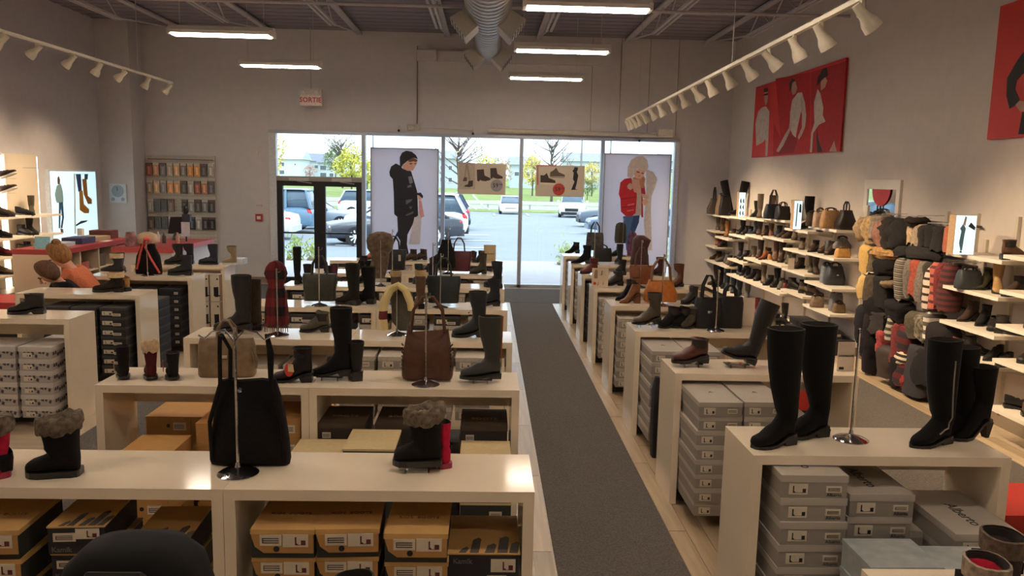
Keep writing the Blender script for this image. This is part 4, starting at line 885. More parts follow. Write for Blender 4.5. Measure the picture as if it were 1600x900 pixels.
# ---- far left benches
put(footwear('shoe', L=.29, H=.17, hh=.03, st=.02, wf=.05, ws=.056, sd=.15, mat=leather((36, 33, 32)), laces=True), 42, 6.88, 8, 'black lace up boot on the nearest far left bench')
put(footwear('lace_boot', L=.3, H=.2, hh=.02, st=.02, wf=.05, ws=.06, sd=.14, mat=suede((44, 38, 32)), cuff=suede((206, 180, 140))), 170, 8.2, 6, 'dark brown boot lying by the black box bench', 'boot')
put(footwear('ankle_boot', L=.26, H=.12, hh=.02, st=.02, wf=.05, ws=.06, sd=.13, mat=M((150, 110, 50), .8, 'suede')), 186, 8.3, -20, 'tan heel boot end behind the dark brown boot')
yb3 = 9.62
q = put(footwear('winter_boot', L=.25, H=.24, hh=.0, st=.03, wf=.05, ws=.06, sd=.13, mat=M((38, 36, 38), .7, 'nylon'), sole=SOLEW, cuff=M((214, 196, 160), 1, 'fur', var=.15, bump=.5)), 176, yb3+.02, 4, 'black winter boot with cream cuff and white sole')
put(footwear('winter_boot', L=.2, H=.24, hh=.0, st=.02, wf=.05, ws=.055, sd=.12, mat=leather((88, 36, 36))), 189, yb3+.15, -75, 'dark red boot behind the cream cuffed winter boot')
st_(231, yb3-.12, .42, 'thin stand before the black and coral backpack')
q = put(('backpack', sack('backpack', .30, .36, .12, BG, .55), []), 233, yb3+.03, 0, 'black backpack with coral straps on a far left bench', 'bag', z=.905)
COR = M((206, 84, 76), .7, 'webbing')
ob('coral_strap', G().tube([(-.12, -.05, .06), (-.06, -.08, .26), (-.01, -.08, .4), (.03, -.08, .42), (.0, -.085, .33), (.06, -.085, .2), (.15, -.06, .02)], .014, 6, .5).me('coral_strap', COR, True), q)
ob('coral_top', G().ball((0, -.02, .4), .05, .04, .05).me('coral_top', COR, True), q)
put(footwear('winter_boot', L=.28, H=.24, hh=.02, st=.03, wf=.05, ws=.058, sd=.125, mat=M((34, 34, 36), .7, 'nylon')), 282, yb3, 3, 'black winter boot right of the coral strap backpack')
put(footwear('winter_boot', L=.24, H=.27, hh=.02, st=.02, wf=.05, ws=.058, sd=.125, mat=M((30, 28, 30), .7, 'nylon')), 272, 10.75, 6, 'black boot behind the coral strap backpack')
put(footwear('winter_boot', L=.22, H=.27, hh=.02, st=.02, wf=.05, ws=.058, sd=.125, mat=M((26, 26, 30), .7, 'nylon')), 290, 10.8, 6, 'second black boot behind the coral strap backpack')
put(footwear('winter_boot', L=.25, H=.27, hh=.0, st=.025, wf=.048, ws=.058, sd=.12, mat=M((34, 38, 52), .7, 'nylon')), 326, 10.8, 4, 'navy winter boot by the red cash desk')
put(footwear('winter_boot', L=.19, H=.25, hh=.0, st=.025, wf=.046, ws=.056, sd=.12, mat=suede((156, 138, 112)), sole=SOLEW), 359, 10.82, 8, 'beige suede boot with white sole at the bench end')
r = put(('paper_stack', G().box(-.08, -.11, 0, .08, .11, .075).me('paper_stack', M((206, 212, 222), .5, 'paper')), []), 374, 10.95, 0, 'white box at the end of the bench near the beige boot', 'box', z=.80)
r.location.z = .9005
# ================================================================== RIGHT WALL: shelves, posters, mirror, accessories
SHELF = M((226, 216, 200), .4, 'laminate', var=.02, scale=6, bump=.01)
BAY = [(14.95, 15.58), (14.1, 14.95), (13.2, 14.1), (12.33, 13.2), (11.45, 12.33), (10.6, 11.45), (9.72, 10.6), (6.51, 7.34), (5.55, 6.51), (4.6, 5.55)]
BZ = [(1.53, 1.22, .92, .635, .14), (1.53, 1.135, .64, .16), (1.55, 1.24, .805, .53, .16), (1.575, 1.295, .91, .535), (1.61, 1.33, .955, .54), (1.51, 1.22, .93, .625), (1.59, 1.235, .855, .535),
      (1.545, 1.235, .905, .63), (1.60, 1.305, 1.015, .72, .31), (1.58, 1.28, .98, .7, .31)]
XF = 4.30
LV = ['top', 'second', 'third', 'fourth', 'lowest']
for b, (y0, y1) in enumerate(BAY):
    for l, z in enumerate(BZ[b]):
        s = ob('wall_shelf', G().box(XF, y0+.004, z-.032, XR-.012, y1-.004, z).me('wall_shelf', SHELF), label='white wall shelf, %s board of the %s bay from the window' % (LV[l], ORD[b]), cat='shelf', group='right wall shelf boards')
        for yy in (y0+.1, y1-.1): ob('shelf_bracket', G().plate([(XR-.012, z-.032), (XF+.06, z-.032), (XF+.06, z-.04), (XR-.012, z-.085)], lambda u, v, d: (u, yy+d, v), .006).me('shelf_bracket', M((190, 184, 174), .4, 'steel')), s)
UP = M((206, 196, 178), .5, 'upright', var=.03)
bp = M((198, 192, 188), .7, 'panel', var=.02)
for b, (y0, y1) in enumerate(BAY):
    zt = BZ[b][0]+.12
    r = ob('shelf_upright', G().box(XR-.03, y1-.02, .12, XR-.001, y1+.02, zt).me('shelf_upright', UP), label='slotted upright on the right wall at bay %s from the window' % ORD[b], cat='upright', group='shelf uprights')
for y in (9.72, 6.51+.4, 6.51, 8.0, 7.5): ob('shelf_upright', G().box(XR-.035, y-.02, .12, XR-.001, y+.02, 1.9).me('shelf_upright', UP), label='slotted upright rising above the top shelf at %s' % {9.72: 'the last handbag bay', 6.91: 'the taupe boot', 6.51: 'the dark suede boot', 8.0: 'the scarf rail middle', 7.5: 'the scarf rail near end'}[round(y, 2)], cat='upright', group='shelf uprights')
# plinth display at the foot of bays five and six
r = ob('wall_plinth', G().box(3.98, 10.95, 0, 4.66, 12.1, .09).me('wall_plinth', M((70, 66, 66), .6, 'laminate')), label='low dark plinth with a white top below the wall shelves', cat='plinth')
ob('plinth_top', G().box(3.97, 10.94, .09, 4.67, 12.11, .115).me('plinth_top', SHELF), r)
r = ob('wall_plinth', G().box(4.2, 9.75, 0, 4.66, 10.9, .20).me('wall_plinth', M((40, 38, 40), .6, 'laminate')), label='dark low plinth in front of the last handbag bay', cat='plinth')
r = ob('red_ottoman', G().box(2.62, 7.15, 0.05, 3.3, 7.65, .45).me('red_ottoman', M((178, 48, 42), .5, 'vinyl', var=.05)), label='red ottoman seat behind the third right bench', cat='ottoman'); ob('ottoman_base', G().box(2.66, 7.19, 0, 3.26, 7.61, .05).me('ottoman_base', BLKL), r)
r = ob('red_ottoman', G().box(2.98, 4.25, .05, 3.5, 4.75, .30).me('red_ottoman', M((178, 48, 42), .5, 'vinyl', var=.05)), label='red ottoman seat behind the nearest right bench end', cat='ottoman'); ob('ottoman_base', G().box(3.02, 4.29, 0, 3.46, 4.71, .05).me('ottoman_base', BLKL), r)

# shoes for the shelves
CN = {'black': (30, 28, 28), 'dark brown': (66, 50, 42), 'brown': (96, 68, 50), 'tan': (146, 98, 58), 'taupe': (104, 90, 76), 'navy': (40, 46, 58), 'grey': (86, 84, 82), 'burgundy': (98, 36, 40), 'olive': (82, 76, 58), 'chestnut': (124, 70, 44), 'light tan': (164, 130, 84)}
_sp = {}
KD = {'tall boot': dict(name='tall_boot', L=.24, H=.40, hh=.03, wf=.042, ws=.055, sd=.125), 'mid boot': dict(name='mid_boot', L=.24, H=.29, hh=.03, wf=.042, ws=.05, sd=.115),
      'ankle boot': dict(name='ankle_boot', L=.235, H=.165, hh=.035, wf=.042, ws=.047, sd=.105), 'heeled boot': dict(name='heeled_boot', L=.22, H=.19, hh=.07, wf=.038, ws=.044, sd=.095, toe='point'),
      'hiking boot': dict(name='hiking_boot', L=.25, H=.16, hh=.02, st=.022, wf=.048, ws=.05, sd=.11, laces=True), 'loafer': dict(name='loafer', L=.25, H=.09, hh=.02, wf=.045, ws=.04),
      'sneaker': dict(name='sneaker', L=.26, H=.105, hh=.0, st=.025, wf=.047, ws=.045, sole=SOLEW), 'pump': dict(name='pump', L=.22, H=.075, hh=.055, wf=.038, ws=.036, toe='point', heel='stiletto'),
      'trainer': dict(name='trainer', L=.27, H=.11, hh=.012, st=.022, wf=.048, ws=.045)}
def shoe(kind, col):
    if (kind, col) not in _sp:
        kw = dict(KD[kind]); n = kw.pop('name')
        mt = (suede if kind in ('heeled boot', 'trainer') else leather)(CN[col])
        _sp[(kind, col)] = footwear(n, mat=mt, seg=10, **kw)
    return _sp[(kind, col)]
def on_shelf(b, l, items, far=True):
    """items from the far end to the near end: (kind, colour, rz)"""
    y0, y1 = BAY[b]; z = BZ[b][l]; n = len(items)
    for i, it in enumerate(items):
        if it is None: continue
        kind, col, rz = it
        y = y1-(y1-y0)*(i+.5)/n
        tallok = kind
        inst(shoe(kind, col), (4.50+random.uniform(-.02, .02)-(.03 if 'tall' in kind else 0), y, z+.0005), radians(rz+random.uniform(-6, 6)), '%s %s, %s along the %s shelf of the %s right wall bay' % (col, kind, ORD[i], LV[l], ORD[b]), 'boot' if 'boot' in kind else 'shoe', 'footwear on the right wall shelves', scale=random.uniform(.94, 1.02))
A, H_, T_, MB, K, LO, PU = 'ankle boot', 'heeled boot', 'tall boot', 'mid boot', 'hiking boot', 'loafer', 'pump'
on_shelf(0, 1, [(MB, 'taupe', 70), (MB, 'brown', 70)]); on_shelf(0, 2, [(MB, 'tan', 70), (MB, 'burgundy', 60), (A, 'dark brown', 40)])
on_shelf(0, 3, [(A, 'dark brown', 10), (A, 'brown', 60), (A, 'grey', 20)]); on_shelf(0, 4, [(T_, 'dark brown', 10), (T_, 'black', 20)])
on_shelf(1, 1, [(MB, 'tan', 70), (A, 'dark brown', 60), (A, 'black', 40)]); on_shelf(1, 2, [(H_, 'grey', 60), (A, 'taupe', 60), (A, 'dark brown', 20), (A, 'black', 10)])
on_shelf(1, 3, [(MB, 'black', 50), (T_, 'navy', 70), (T_, 'navy', 70)])
on_shelf(2, 0, [None, None, None, (MB, 'black', 40)])
on_shelf(2, 1, [(MB, 'black', 50), (A, 'black', 30), (A, 'navy', 60), (MB, 'navy', 20)]); on_shelf(2, 2, [(MB, 'black', 60), (A, 'black', 30), (A, 'dark brown', 15), (MB, 'taupe', 50)])
on_shelf(2, 3, [(A, 'navy', 60), (A, 'navy', 40), (A, 'black', 50), (A, 'black', 20)]); on_shelf(2, 4, [(T_, 'navy', 60), (T_, 'grey', 60)])
on_shelf(3, 0, [(T_, 'taupe', 70), None, (T_, 'brown', 70)]); on_shelf(3, 1, [(MB, 'dark brown', 70), (A, 'dark brown', 50), (MB, 'brown', 70)])
on_shelf(3, 2, [(MB, 'dark brown', 60), (H_, 'chestnut', 10), (A, 'tan', 70)]); on_shelf(3, 3, [(A, 'black', 50), (MB, 'taupe', 70), (A, 'black', 30)])
on_shelf(4, 0, [None, None, (MB, 'black', 20), (MB, 'dark brown', 60)])
on_shelf(4, 1, [(A, 'navy', 50), (A, 'dark brown', 20), (A, 'dark brown', 15), (A, 'taupe', 70)]); on_shelf(4, 2, [(MB, 'brown', 70), (MB, 'dark brown', 60), (MB, 'olive', 70), (A, 'dark brown', 60)])
on_shelf(4, 3, [(MB, 'black', 40), (A, 'grey', 60), (A, 'burgundy', 70), (A, 'black', 70)])
on_shelf(5, 1, [(A, 'taupe', 60), (A, 'dark brown', 40)]); on_shelf(5, 1, [None, None, None])
on_shelf(5, 0, [None, None, None, (MB, 'taupe', 70)])
on_shelf(5, 2, [(A, 'dark brown', 30), None, (MB, 'olive', 70), (MB, 'dark brown', 70)]); on_shelf(5, 3, [(K, 'black', 120), (A, 'navy', 70), (A, 'taupe', 140), (A, 'dark brown', 140)])
on_shelf(6, 1, [(K, 'dark brown', 30), (A, 'dark brown', 40), None, None])
on_shelf(7, 0, [None, None, None, (A, 'brown', 165)]); on_shelf(8, 0, [(A, 'black', 165), (A, 'burgundy', 160), (A, 'black', 20)])
on_shelf(7, 1, [None, (H_, 'olive', 20), (MB, 'light tan', 60), (A, 'dark brown', 20)]); on_shelf(8, 1, [(MB, 'black', 60), (A, 'chestnut', 20), (A, 'brown', 40)])
on_shelf(7, 2, [(H_, 'dark brown', 10), (H_, 'black', 30), (LO, 'black', 60), (A, 'black', 140)]); on_shelf(8, 2, [(A, 'dark brown', 60), (A, 'black', 15), (LO, 'black', 20)])
on_shelf(7, 3, [(PU, 'tan', 170), (A, 'black', 160), (PU, 'black', 20), (LO, 'black', 30)]); on_shelf(8, 3, [(LO, 'black', 20), (LO, 'black', 30), (LO, 'navy', 20)])
on_shelf(8, 4, [(LO, 'black', 160), (LO, 'brown', 165), (LO, 'grey', 160), (LO, 'burgundy', 20)])
for l in range(5): on_shelf(9, l, [(A, 'black', 20), (A, 'brown', 20), (LO, 'black', 30)])
for i, (k, c, x, y, rz) in enumerate(((MB, 'burgundy', 4.12, 11.85, 70), (A, 'navy', 4.22, 11.6, 70), (MB, 'black', 4.35, 11.4, 50), (A, 'grey', 4.15, 11.25, 20), (H_, 'olive', 4.08, 11.05, 75), (PU, 'black', 4.3, 11.1, 150))):
    inst(shoe(k, c), (x, y, .1155), radians(rz), '%s %s, %s from the far end of the low plinth' % (c, k, ORD[i]), 'boot', 'footwear on the low plinth')
for i in range(4):
    inst(B_DARK, (4.42, 9.85+i*.27, .2005), 0, 'dark shoe box under the last handbag bay, %s from the near end' % ORD[i], 'box', 'dark boxes on the plinth')
# leaning tall boots and bags on the top shelves
for i, (y, c, ry) in enumerate(((14.75, 'black', -14), (14.3, 'black', 10))):
    q = inst(footwear('over_knee_boot', L=.24, H=.62, hh=.03, wf=.042, ws=.06, sd=.14, mat=suede((30, 27, 27)), seg=10), (4.46, y, 1.556), 0, 'tall black over knee boot leaning %s on the far top shelf' % ('left' if i == 0 else 'right'), 'boot', rot=(0, radians(ry), 0))
def bag(px, y, z, proto, lab, rz=0): return inst(proto, (px_x(px, y, z), y, z), radians(rz), lab, 'bag')
LTH = leather((34, 30, 30))
bag(1115, 15.2, 1.532, handbag('bucket_bag', .26, .30, .15, M((74, 64, 56), .7, 'felt', var=.3), leather((50, 40, 34)), .22, taper=.5, spread=.08), 'grey brown bucket bag at the far end of the top shelf')
bag(1128, 14.9, 1.532, handbag('hobo_bag', .26, .38, .14, leather((124, 100, 74)), LTH, .02, taper=.7), 'tan hobo bag leaning next to the grey bucket bag', 20)
bag(1132, 14.7, 1.532, handbag('handbag', .22, .34, .12, LTH, LTH, .02, taper=.7), 'black pouch bag between the tan hobo bag and tall boots')
bag(1207, 11.95, 1.612, handbag('handbag', .27, .22, .14, leather((40, 44, 52)), LTH, .22, taper=.8, spread=.2), 'dark navy bag with tall handles on the fifth bay top shelf')
bag(1222, 11.7, 1.612, handbag('duffel_bag', .2, .2, .2, LTH, LTH, .06, taper=.9), 'black duffel bag beside the navy bag')
inst(footwear('tall_boot', L=.22, H=.46, hh=.03, wf=.045, ws=.055, sd=.13, mat=suede((26, 24, 24)), seg=10), (4.5, 11.2, 1.512), 0, 'tall black boot behind the glowing card on the sixth bay', 'boot')
bag(1268, 10.45, 1.592, handbag('fur_hat', .14, .18, .14, M((62, 48, 38), 1, 'fur', var=.4, bump=.5), LTH, .02), 'dark brown fur bundle on the last handbag bay')
bag(1280, 10.2, 1.592, handbag('handbag', .17, .2, .1, M((176, 150, 128), .4, 'patent', var=.3, scale=12), leather((84, 62, 48)), .05, taper=.9), 'small pale metallic handbag with brown straps on top shelf')
bag(1296, 10.0, 1.592, handbag('handbag', .24, .23, .14, leather((158, 122, 84)), leather((60, 42, 34)), .03, taper=.8), 'tan frame handbag with dark strap on the top shelf')
bag(1320, 9.84, 1.592, handbag('handbag', .24, .24, .2, leather((40, 32, 30)), leather((46, 32, 28)), .11, taper=.55, spread=.08), 'dark brown trapeze handbag at the near end of top shelf')
bag(1316, 9.9, 1.237, handbag('mini_bag', .19, .11, .12, leather((184, 136, 76)), leather((120, 90, 60)), .02), 'small mustard box bag on the second shelf, last bay')
bag(1315, 10.1, 1.33, handbag('scarf_bundle', .22, .14, .1, M((116, 112, 112), .8, 'satin', var=.3), LTH, .02, taper=.5), 'grey knotted scarf bundle above the mustard box bag')
bag(1293, 10.35, 1.237, ('thermos', G().lathe([(.035, 0), (.037, .01), (.037, .17), (.03, .18)], n=14).me('thermos', M((74, 72, 72), .5, 'tin'), True), []), 'dark grey cylinder tin on the second shelf, last bay')
bag(1303, 10.15, .857, handbag('backpack', .26, .24, .16, leather((54, 56, 62)), LTH, .05, taper=.7, buckle=True), 'dark blue grey small backpack on the last bay')
bag(1290, 10.35, .857, handbag('handbag', .14, .24, .12, leather((110, 114, 122)), LTH, .03), 'pale grey handbag left of the dark backpack')
bag(1276, 10.3, .537, handbag('handbag', .17, .14, .12, M((126, 104, 84), .6, 'tweed', var=.3), LTH, .03), 'brown tweed handbag on the lowest shelf, last bay')
bag(1305, 10.0, .537, handbag('handbag', .16, .24, .12, M((112, 110, 116), .6, 'tweed', var=.3), leather((70, 50, 40)), .03), 'grey tweed handbag on the lowest shelf, last bay')
bag(1310, 9.88, .537, handbag('handbag', .15, .12, .12, leather((100, 80, 56)), LTH, .03), 'olive brown small bag at the near end, lowest shelf')
bag(1512, 7.05, 1.237, handbag('belt_bag', .22, .17, .14, leather((58, 62, 64)), LTH, .03, taper=.85), 'dark grey quilted bag on the second shelf by the scarves')
bag(1483, 7.26, 1.547, ('pouch', G().loft([srect(.045, .05, 0), srect(.05, .055, .05), srect(.048, .05, .22), srect(.03, .03, .24)]).me('pouch', leather((168, 96, 70)), True), []), 'coral pink tall pouch left of the glowing card')
# small price cards
q = ob('card_sign', G().box(-.045, -.003, 0, .045, .003, .16).me('card_sign', CARD), loc=(4.34, 11.2, .9305), label='pale upright price card on the third shelf, sixth bay', cat='sign')
# glowing picture cards
GLOW = EM((206, 232, 240), .95, 'backlit_print'); TANB = M((178, 148, 114), .6, 'card')
def glow(x0, x1, y, z, h, lab, art):
    w = x1-x0
    r = ob('light_card', G().box(0, 0, 0, w, .10, h).me('light_card', TANB), loc=(x0, y, z), label=lab, cat='light box')
    ob('lit_face', G().box(.004, -.004, .004, w-.004, 0, h-.004).me('lit_face', GLOW), r)
    for nme, c, pts in art:
        ob(nme, G().plate([(u*w, v*h) for u, v in pts], lambda u, v, d: (u, -.0045-d, v), .001).me(nme, M(c, .6, 'ink', var=.1)), r)
    return r
blob = lambda x, y, s: [(x-s, y), (x+s*.3, y-s*.9), (x+s, y-s*.6), (x+s*.4, y+s), (x-s*.2, y+s*.8)]
glow(px_x(1153, 13.75, 1.6), px_x(1163.5, 13.75, 1.6), 13.75, 1.552, .42, 'glowing white picture card with boot prints on the far top shelf', [('boot_picture', (40, 44, 52), blob(.3+.4*(i % 2), .15+.25*(i//2), .12)) for i in range(6)])
glow(px_x(1239, 11.02, 1.6), px_x(1252, 11.02, 1.6), 11.02, 1.512, .40, 'glowing picture card with a dark figure on the sixth bay top shelf', [('figure_picture', (40, 56, 70), [(.3, .1), (.42, .1), (.44, .9), (.34, .92)]), ('shoe_picture', (40, 60, 76), [(.6, .6), (.9, .58), (.85, .85), (.65, .9)])])
glow(px_x(1489, 7.0, 1.6), px_x(1522, 7.0, 1.6), 7.0, 1.547, .355, 'glowing picture card of a figure in blue beside the coral pouch', [('figure_picture', (96, 140, 172), [(.24, .3), (.34, .1), (.42, .12), (.46, .5), (.5, .66), (.36, .78), (.22, .66), (.3, .6)]), ('arm_picture', (176, 150, 130), [(.36, .78), (.46, .72), (.5, .95), (.42, .97)]), ('shoe_picture', (50, 54, 64), [(.6, .72), (.92, .62), (.95, .7), (.72, .82)]), ('shoe_picture', (70, 64, 66), [(.3, .06), (.42, .05), (.4, .1), (.32, .1)])])
# mirror
r = ob('wall_mirror', None, loc=(XR-.02, 9.4, 1.3), label='white framed mirror with a red sticker above the fur hats', cat='mirror')
WF = M((226, 218, 206), .5, 'frame', var=.02)
ob('mirror_glass', G().box(-.0, -.36, 0, .015, .36, .84).me('mirror_glass', M((225, 228, 230), .04, 'mirror', metal=1, var=0, bump=0)), r)
for nme, a in (('frame_side', (-.012, -.43, -.07, .018, -.35, .91)), ('frame_side', (-.012, .35, -.07, .018, .43, .91)), ('frame_head', (-.012, -.35, .80, .018, .35, .91)), ('frame_foot', (-.012, -.35, -.07, .018, .35, .01))): ob(nme, G().box(*a).me(nme, WF), r)
ob('red_sticker', G().plate([(.22*cos(pi+pi*i/14), .80+.22*sin(pi+pi*i/14)*.9) for i in range(15)], lambda u, v, d: (-.013-d, -u, v), .001).me('red_sticker', M((178, 52, 56), .6, 'vinyl')), r)
# posters
def wall_print(parent, pts, c, name, lift=.0, o=(1160, 80, 5.0)):
    ps = [at(o[0]+x/o[2], o[1]+y/o[2], x=XR-.02) for x, y in pts]; b = parent.location
    g = G().plate([(p.y-b.y, p.z-b.z) for p in ps][::-1], lambda u, v, d: (-.0215-lift-d, u, v), .001)
    ob(name, g.me(name, M(c, .7, 'ink', var=.12, scale=14, bump=0)), parent)
RED = M((216, 44, 42), .55, 'poster_red', var=.1, scale=2, bump=0)
r = ob('wall_poster', G().box(-.02, -1.77, -.605, .018, 1.77, .605).me('wall_poster', RED), loc=(XR-.02, 12.4, 3.185), label='red wall poster of three people in white shirts, high on the right wall', cat='poster')
SKIN = (196, 150, 130); SH = (202, 186, 174); HR = (52, 36, 34); DR = (186, 34, 34)
for n, c, l, p in (('backdrop_fold', DR, 0, [(270, 215), (540, 165), (545, 795), (250, 815), (255, 560), (310, 690)]), ('backdrop_fold', (176, 36, 36), .0, [(545, 165), (825, 78), (775, 785), (550, 793)]),
    ('face', SKIN, .001, [(182, 310), (205, 305), (210, 345), (205, 400), (192, 425), (182, 390)]), ('hair', HR, .002, [(178, 320), (180, 292), (210, 284), (212, 310), (200, 320)]), ('sunglasses', (40, 34, 36), .002, [(180, 336), (210, 328), (210, 343), (181, 348)]),
    ('shirt', SH, .001, [(118, 740), (112, 560), (135, 470), (165, 438), (195, 432), (222, 470), (215, 640), (206, 820), (190, 822), (192, 690), (165, 715), (130, 735)]),
    ('face', SKIN, .001, [(398, 245), (425, 235), (440, 290), (428, 330), (405, 345), (392, 300)]), ('hair', HR, .002, [(382, 320), (378, 250), (400, 212), (428, 228), (400, 250), (395, 300)]),
    ('trousers', (150, 26, 28), .0005, [(380, 600), (430, 670), (440, 700), (410, 795), (280, 805), (330, 700)]), ('shirt', SH, .001, [(400, 385), (445, 325), (478, 322), (488, 370), (470, 470), (442, 600), (428, 675), (402, 650), (380, 590), (385, 480)]),
    ('sleeve', (190, 172, 160), .0015, [(396, 470), (376, 600), (342, 655), (306, 722), (276, 780), (294, 790), (330, 738), (370, 655), (394, 600)]), ('sleeve', (190, 172, 160), .0015, [(478, 322), (500, 400), (511, 500), (502, 590), (478, 650), (452, 692), (444, 672), (476, 598), (478, 500), (466, 420)]),
    ('face', SKIN, .001, [(625, 235), (660, 205), (678, 230), (660, 280), (625, 310)]), ('hair', HR, .002, [(592, 275), (605, 200), (640, 135), (672, 128), (680, 190), (640, 215), (615, 250)]),
    ('shirt', SH, .001, [(575, 560), (572, 400), (600, 295), (622, 330), (645, 440), (640, 500), (662, 550), (610, 575), (565, 640), (555, 790), (540, 790), (550, 640)]),
    ('trousers', (60, 32, 32), .001, [(596, 600), (605, 690), (640, 790), (600, 790), (592, 700)]), ('arm', SKIN, .001, [(690, 785), (730, 700), (750, 785)])):
    wall_print(r, p, c, n, l)
r = ob('wall_poster', G().box(-.02, -1.77, -.6, .018, 1.77, .6).me('wall_poster', M((206, 48, 34), .55, 'poster_red', var=.12, scale=2, bump=0)), loc=(XR-.02, 5.68, 3.19), label='red wall poster with a dark sleeve at the right photo edge', cat='poster')
for n, c, l, p in (('sleeve', (46, 42, 36), .001, [(1640, 300), (1600, 340), (1560, 400), (1510, 490), (1505, 600), (1525, 680), (1560, 660), (1588, 628), (1560, 560), (1572, 500), (1600, 470), (1640, 440)]),
    ('hand', SKIN, .001, [(1560, 655), (1588, 628), (1640, 640), (1640, 700), (1590, 695)]), ('trousers', (38, 34, 32), .001, [(1605, 700), (1580, 840), (1640, 838), (1640, 700)])):
    wall_print(r, p, c, n, l, (1200, 0, 4.0))
# ------------------------------------------------------------------ hats, gloves and scarves on wall hooks
XA = 4.40
def hang(px, t, b, w, mat, lab, name='scarf', cat='scarf', thick=.05, puff=0, out=.11, fringe=False, x=XA):
    """t, b: top and bottom pixel rows; w: width along the wall in metres"""
    P = at(px, t, x=x); Q = at(px, b, x=x); h = P.z-Q.z; g = G(); rr = []; rn = random.Random(px*3+t); w *= 1.3; jj = .13 if name == 'fur_hat' else .07
    for k in range(9):
        q = k/8; s = 1+.08*sin(5*q+px)+puff*sin(pi*q)
        rr.append([(out*sgn(cos(a), .7)*s*(1-.35*(q > .9))*(1+rn.uniform(-jj, jj)), w/2*sgn(sin(a), .7)*s*(1+.12*sin(3*a+px))*(1+rn.uniform(-jj, jj)), h*q+(rn.uniform(-.012, .012) if k else rn.uniform(-.03, .02))) for a in [2*pi*i/12 for i in range(12)]])
    g.loft(rr); r = ob(name, g.me(name, mat, True, 70), loc=(x, P.y, Q.z), label=lab, cat=cat, group='accessories on the right wall rack')
    ob('hook', G().tube([(0, 0, h-.004), (.0, 0, h+.02), (XR-x, 0, h+.025)], .005, 5).me('hook', CHR), r)
    if fringe:
        f = G()
        for i in range(6): f.cyl((-out*.7, -w/2+w*i/5, .02), (-out*.7, -w/2+w*i/5, -.06), .008, .003, 4)
        ob('fringe', f.me('fringe', mat), r)
    return r
fur = lambda c: M(c, 1, 'fur', var=.4, scale=22, bump=.6)
kn = lambda c: M(c, .95, 'knit', var=.35, scale=40, bump=.4)
g = G()
R_ = ob('accessory_rail', None, loc=(XR-.04, 8.5, 0), label='wall rail system carrying hats, gloves and scarves', cat='rail')
for z in (1.78, 1.40, .98): ob('rail_bar', G().cyl((0, -1.1, z), (0, 1.1, z), .012, n=6).me('rail_bar', M((70, 66, 64), .5, 'steel')), R_)
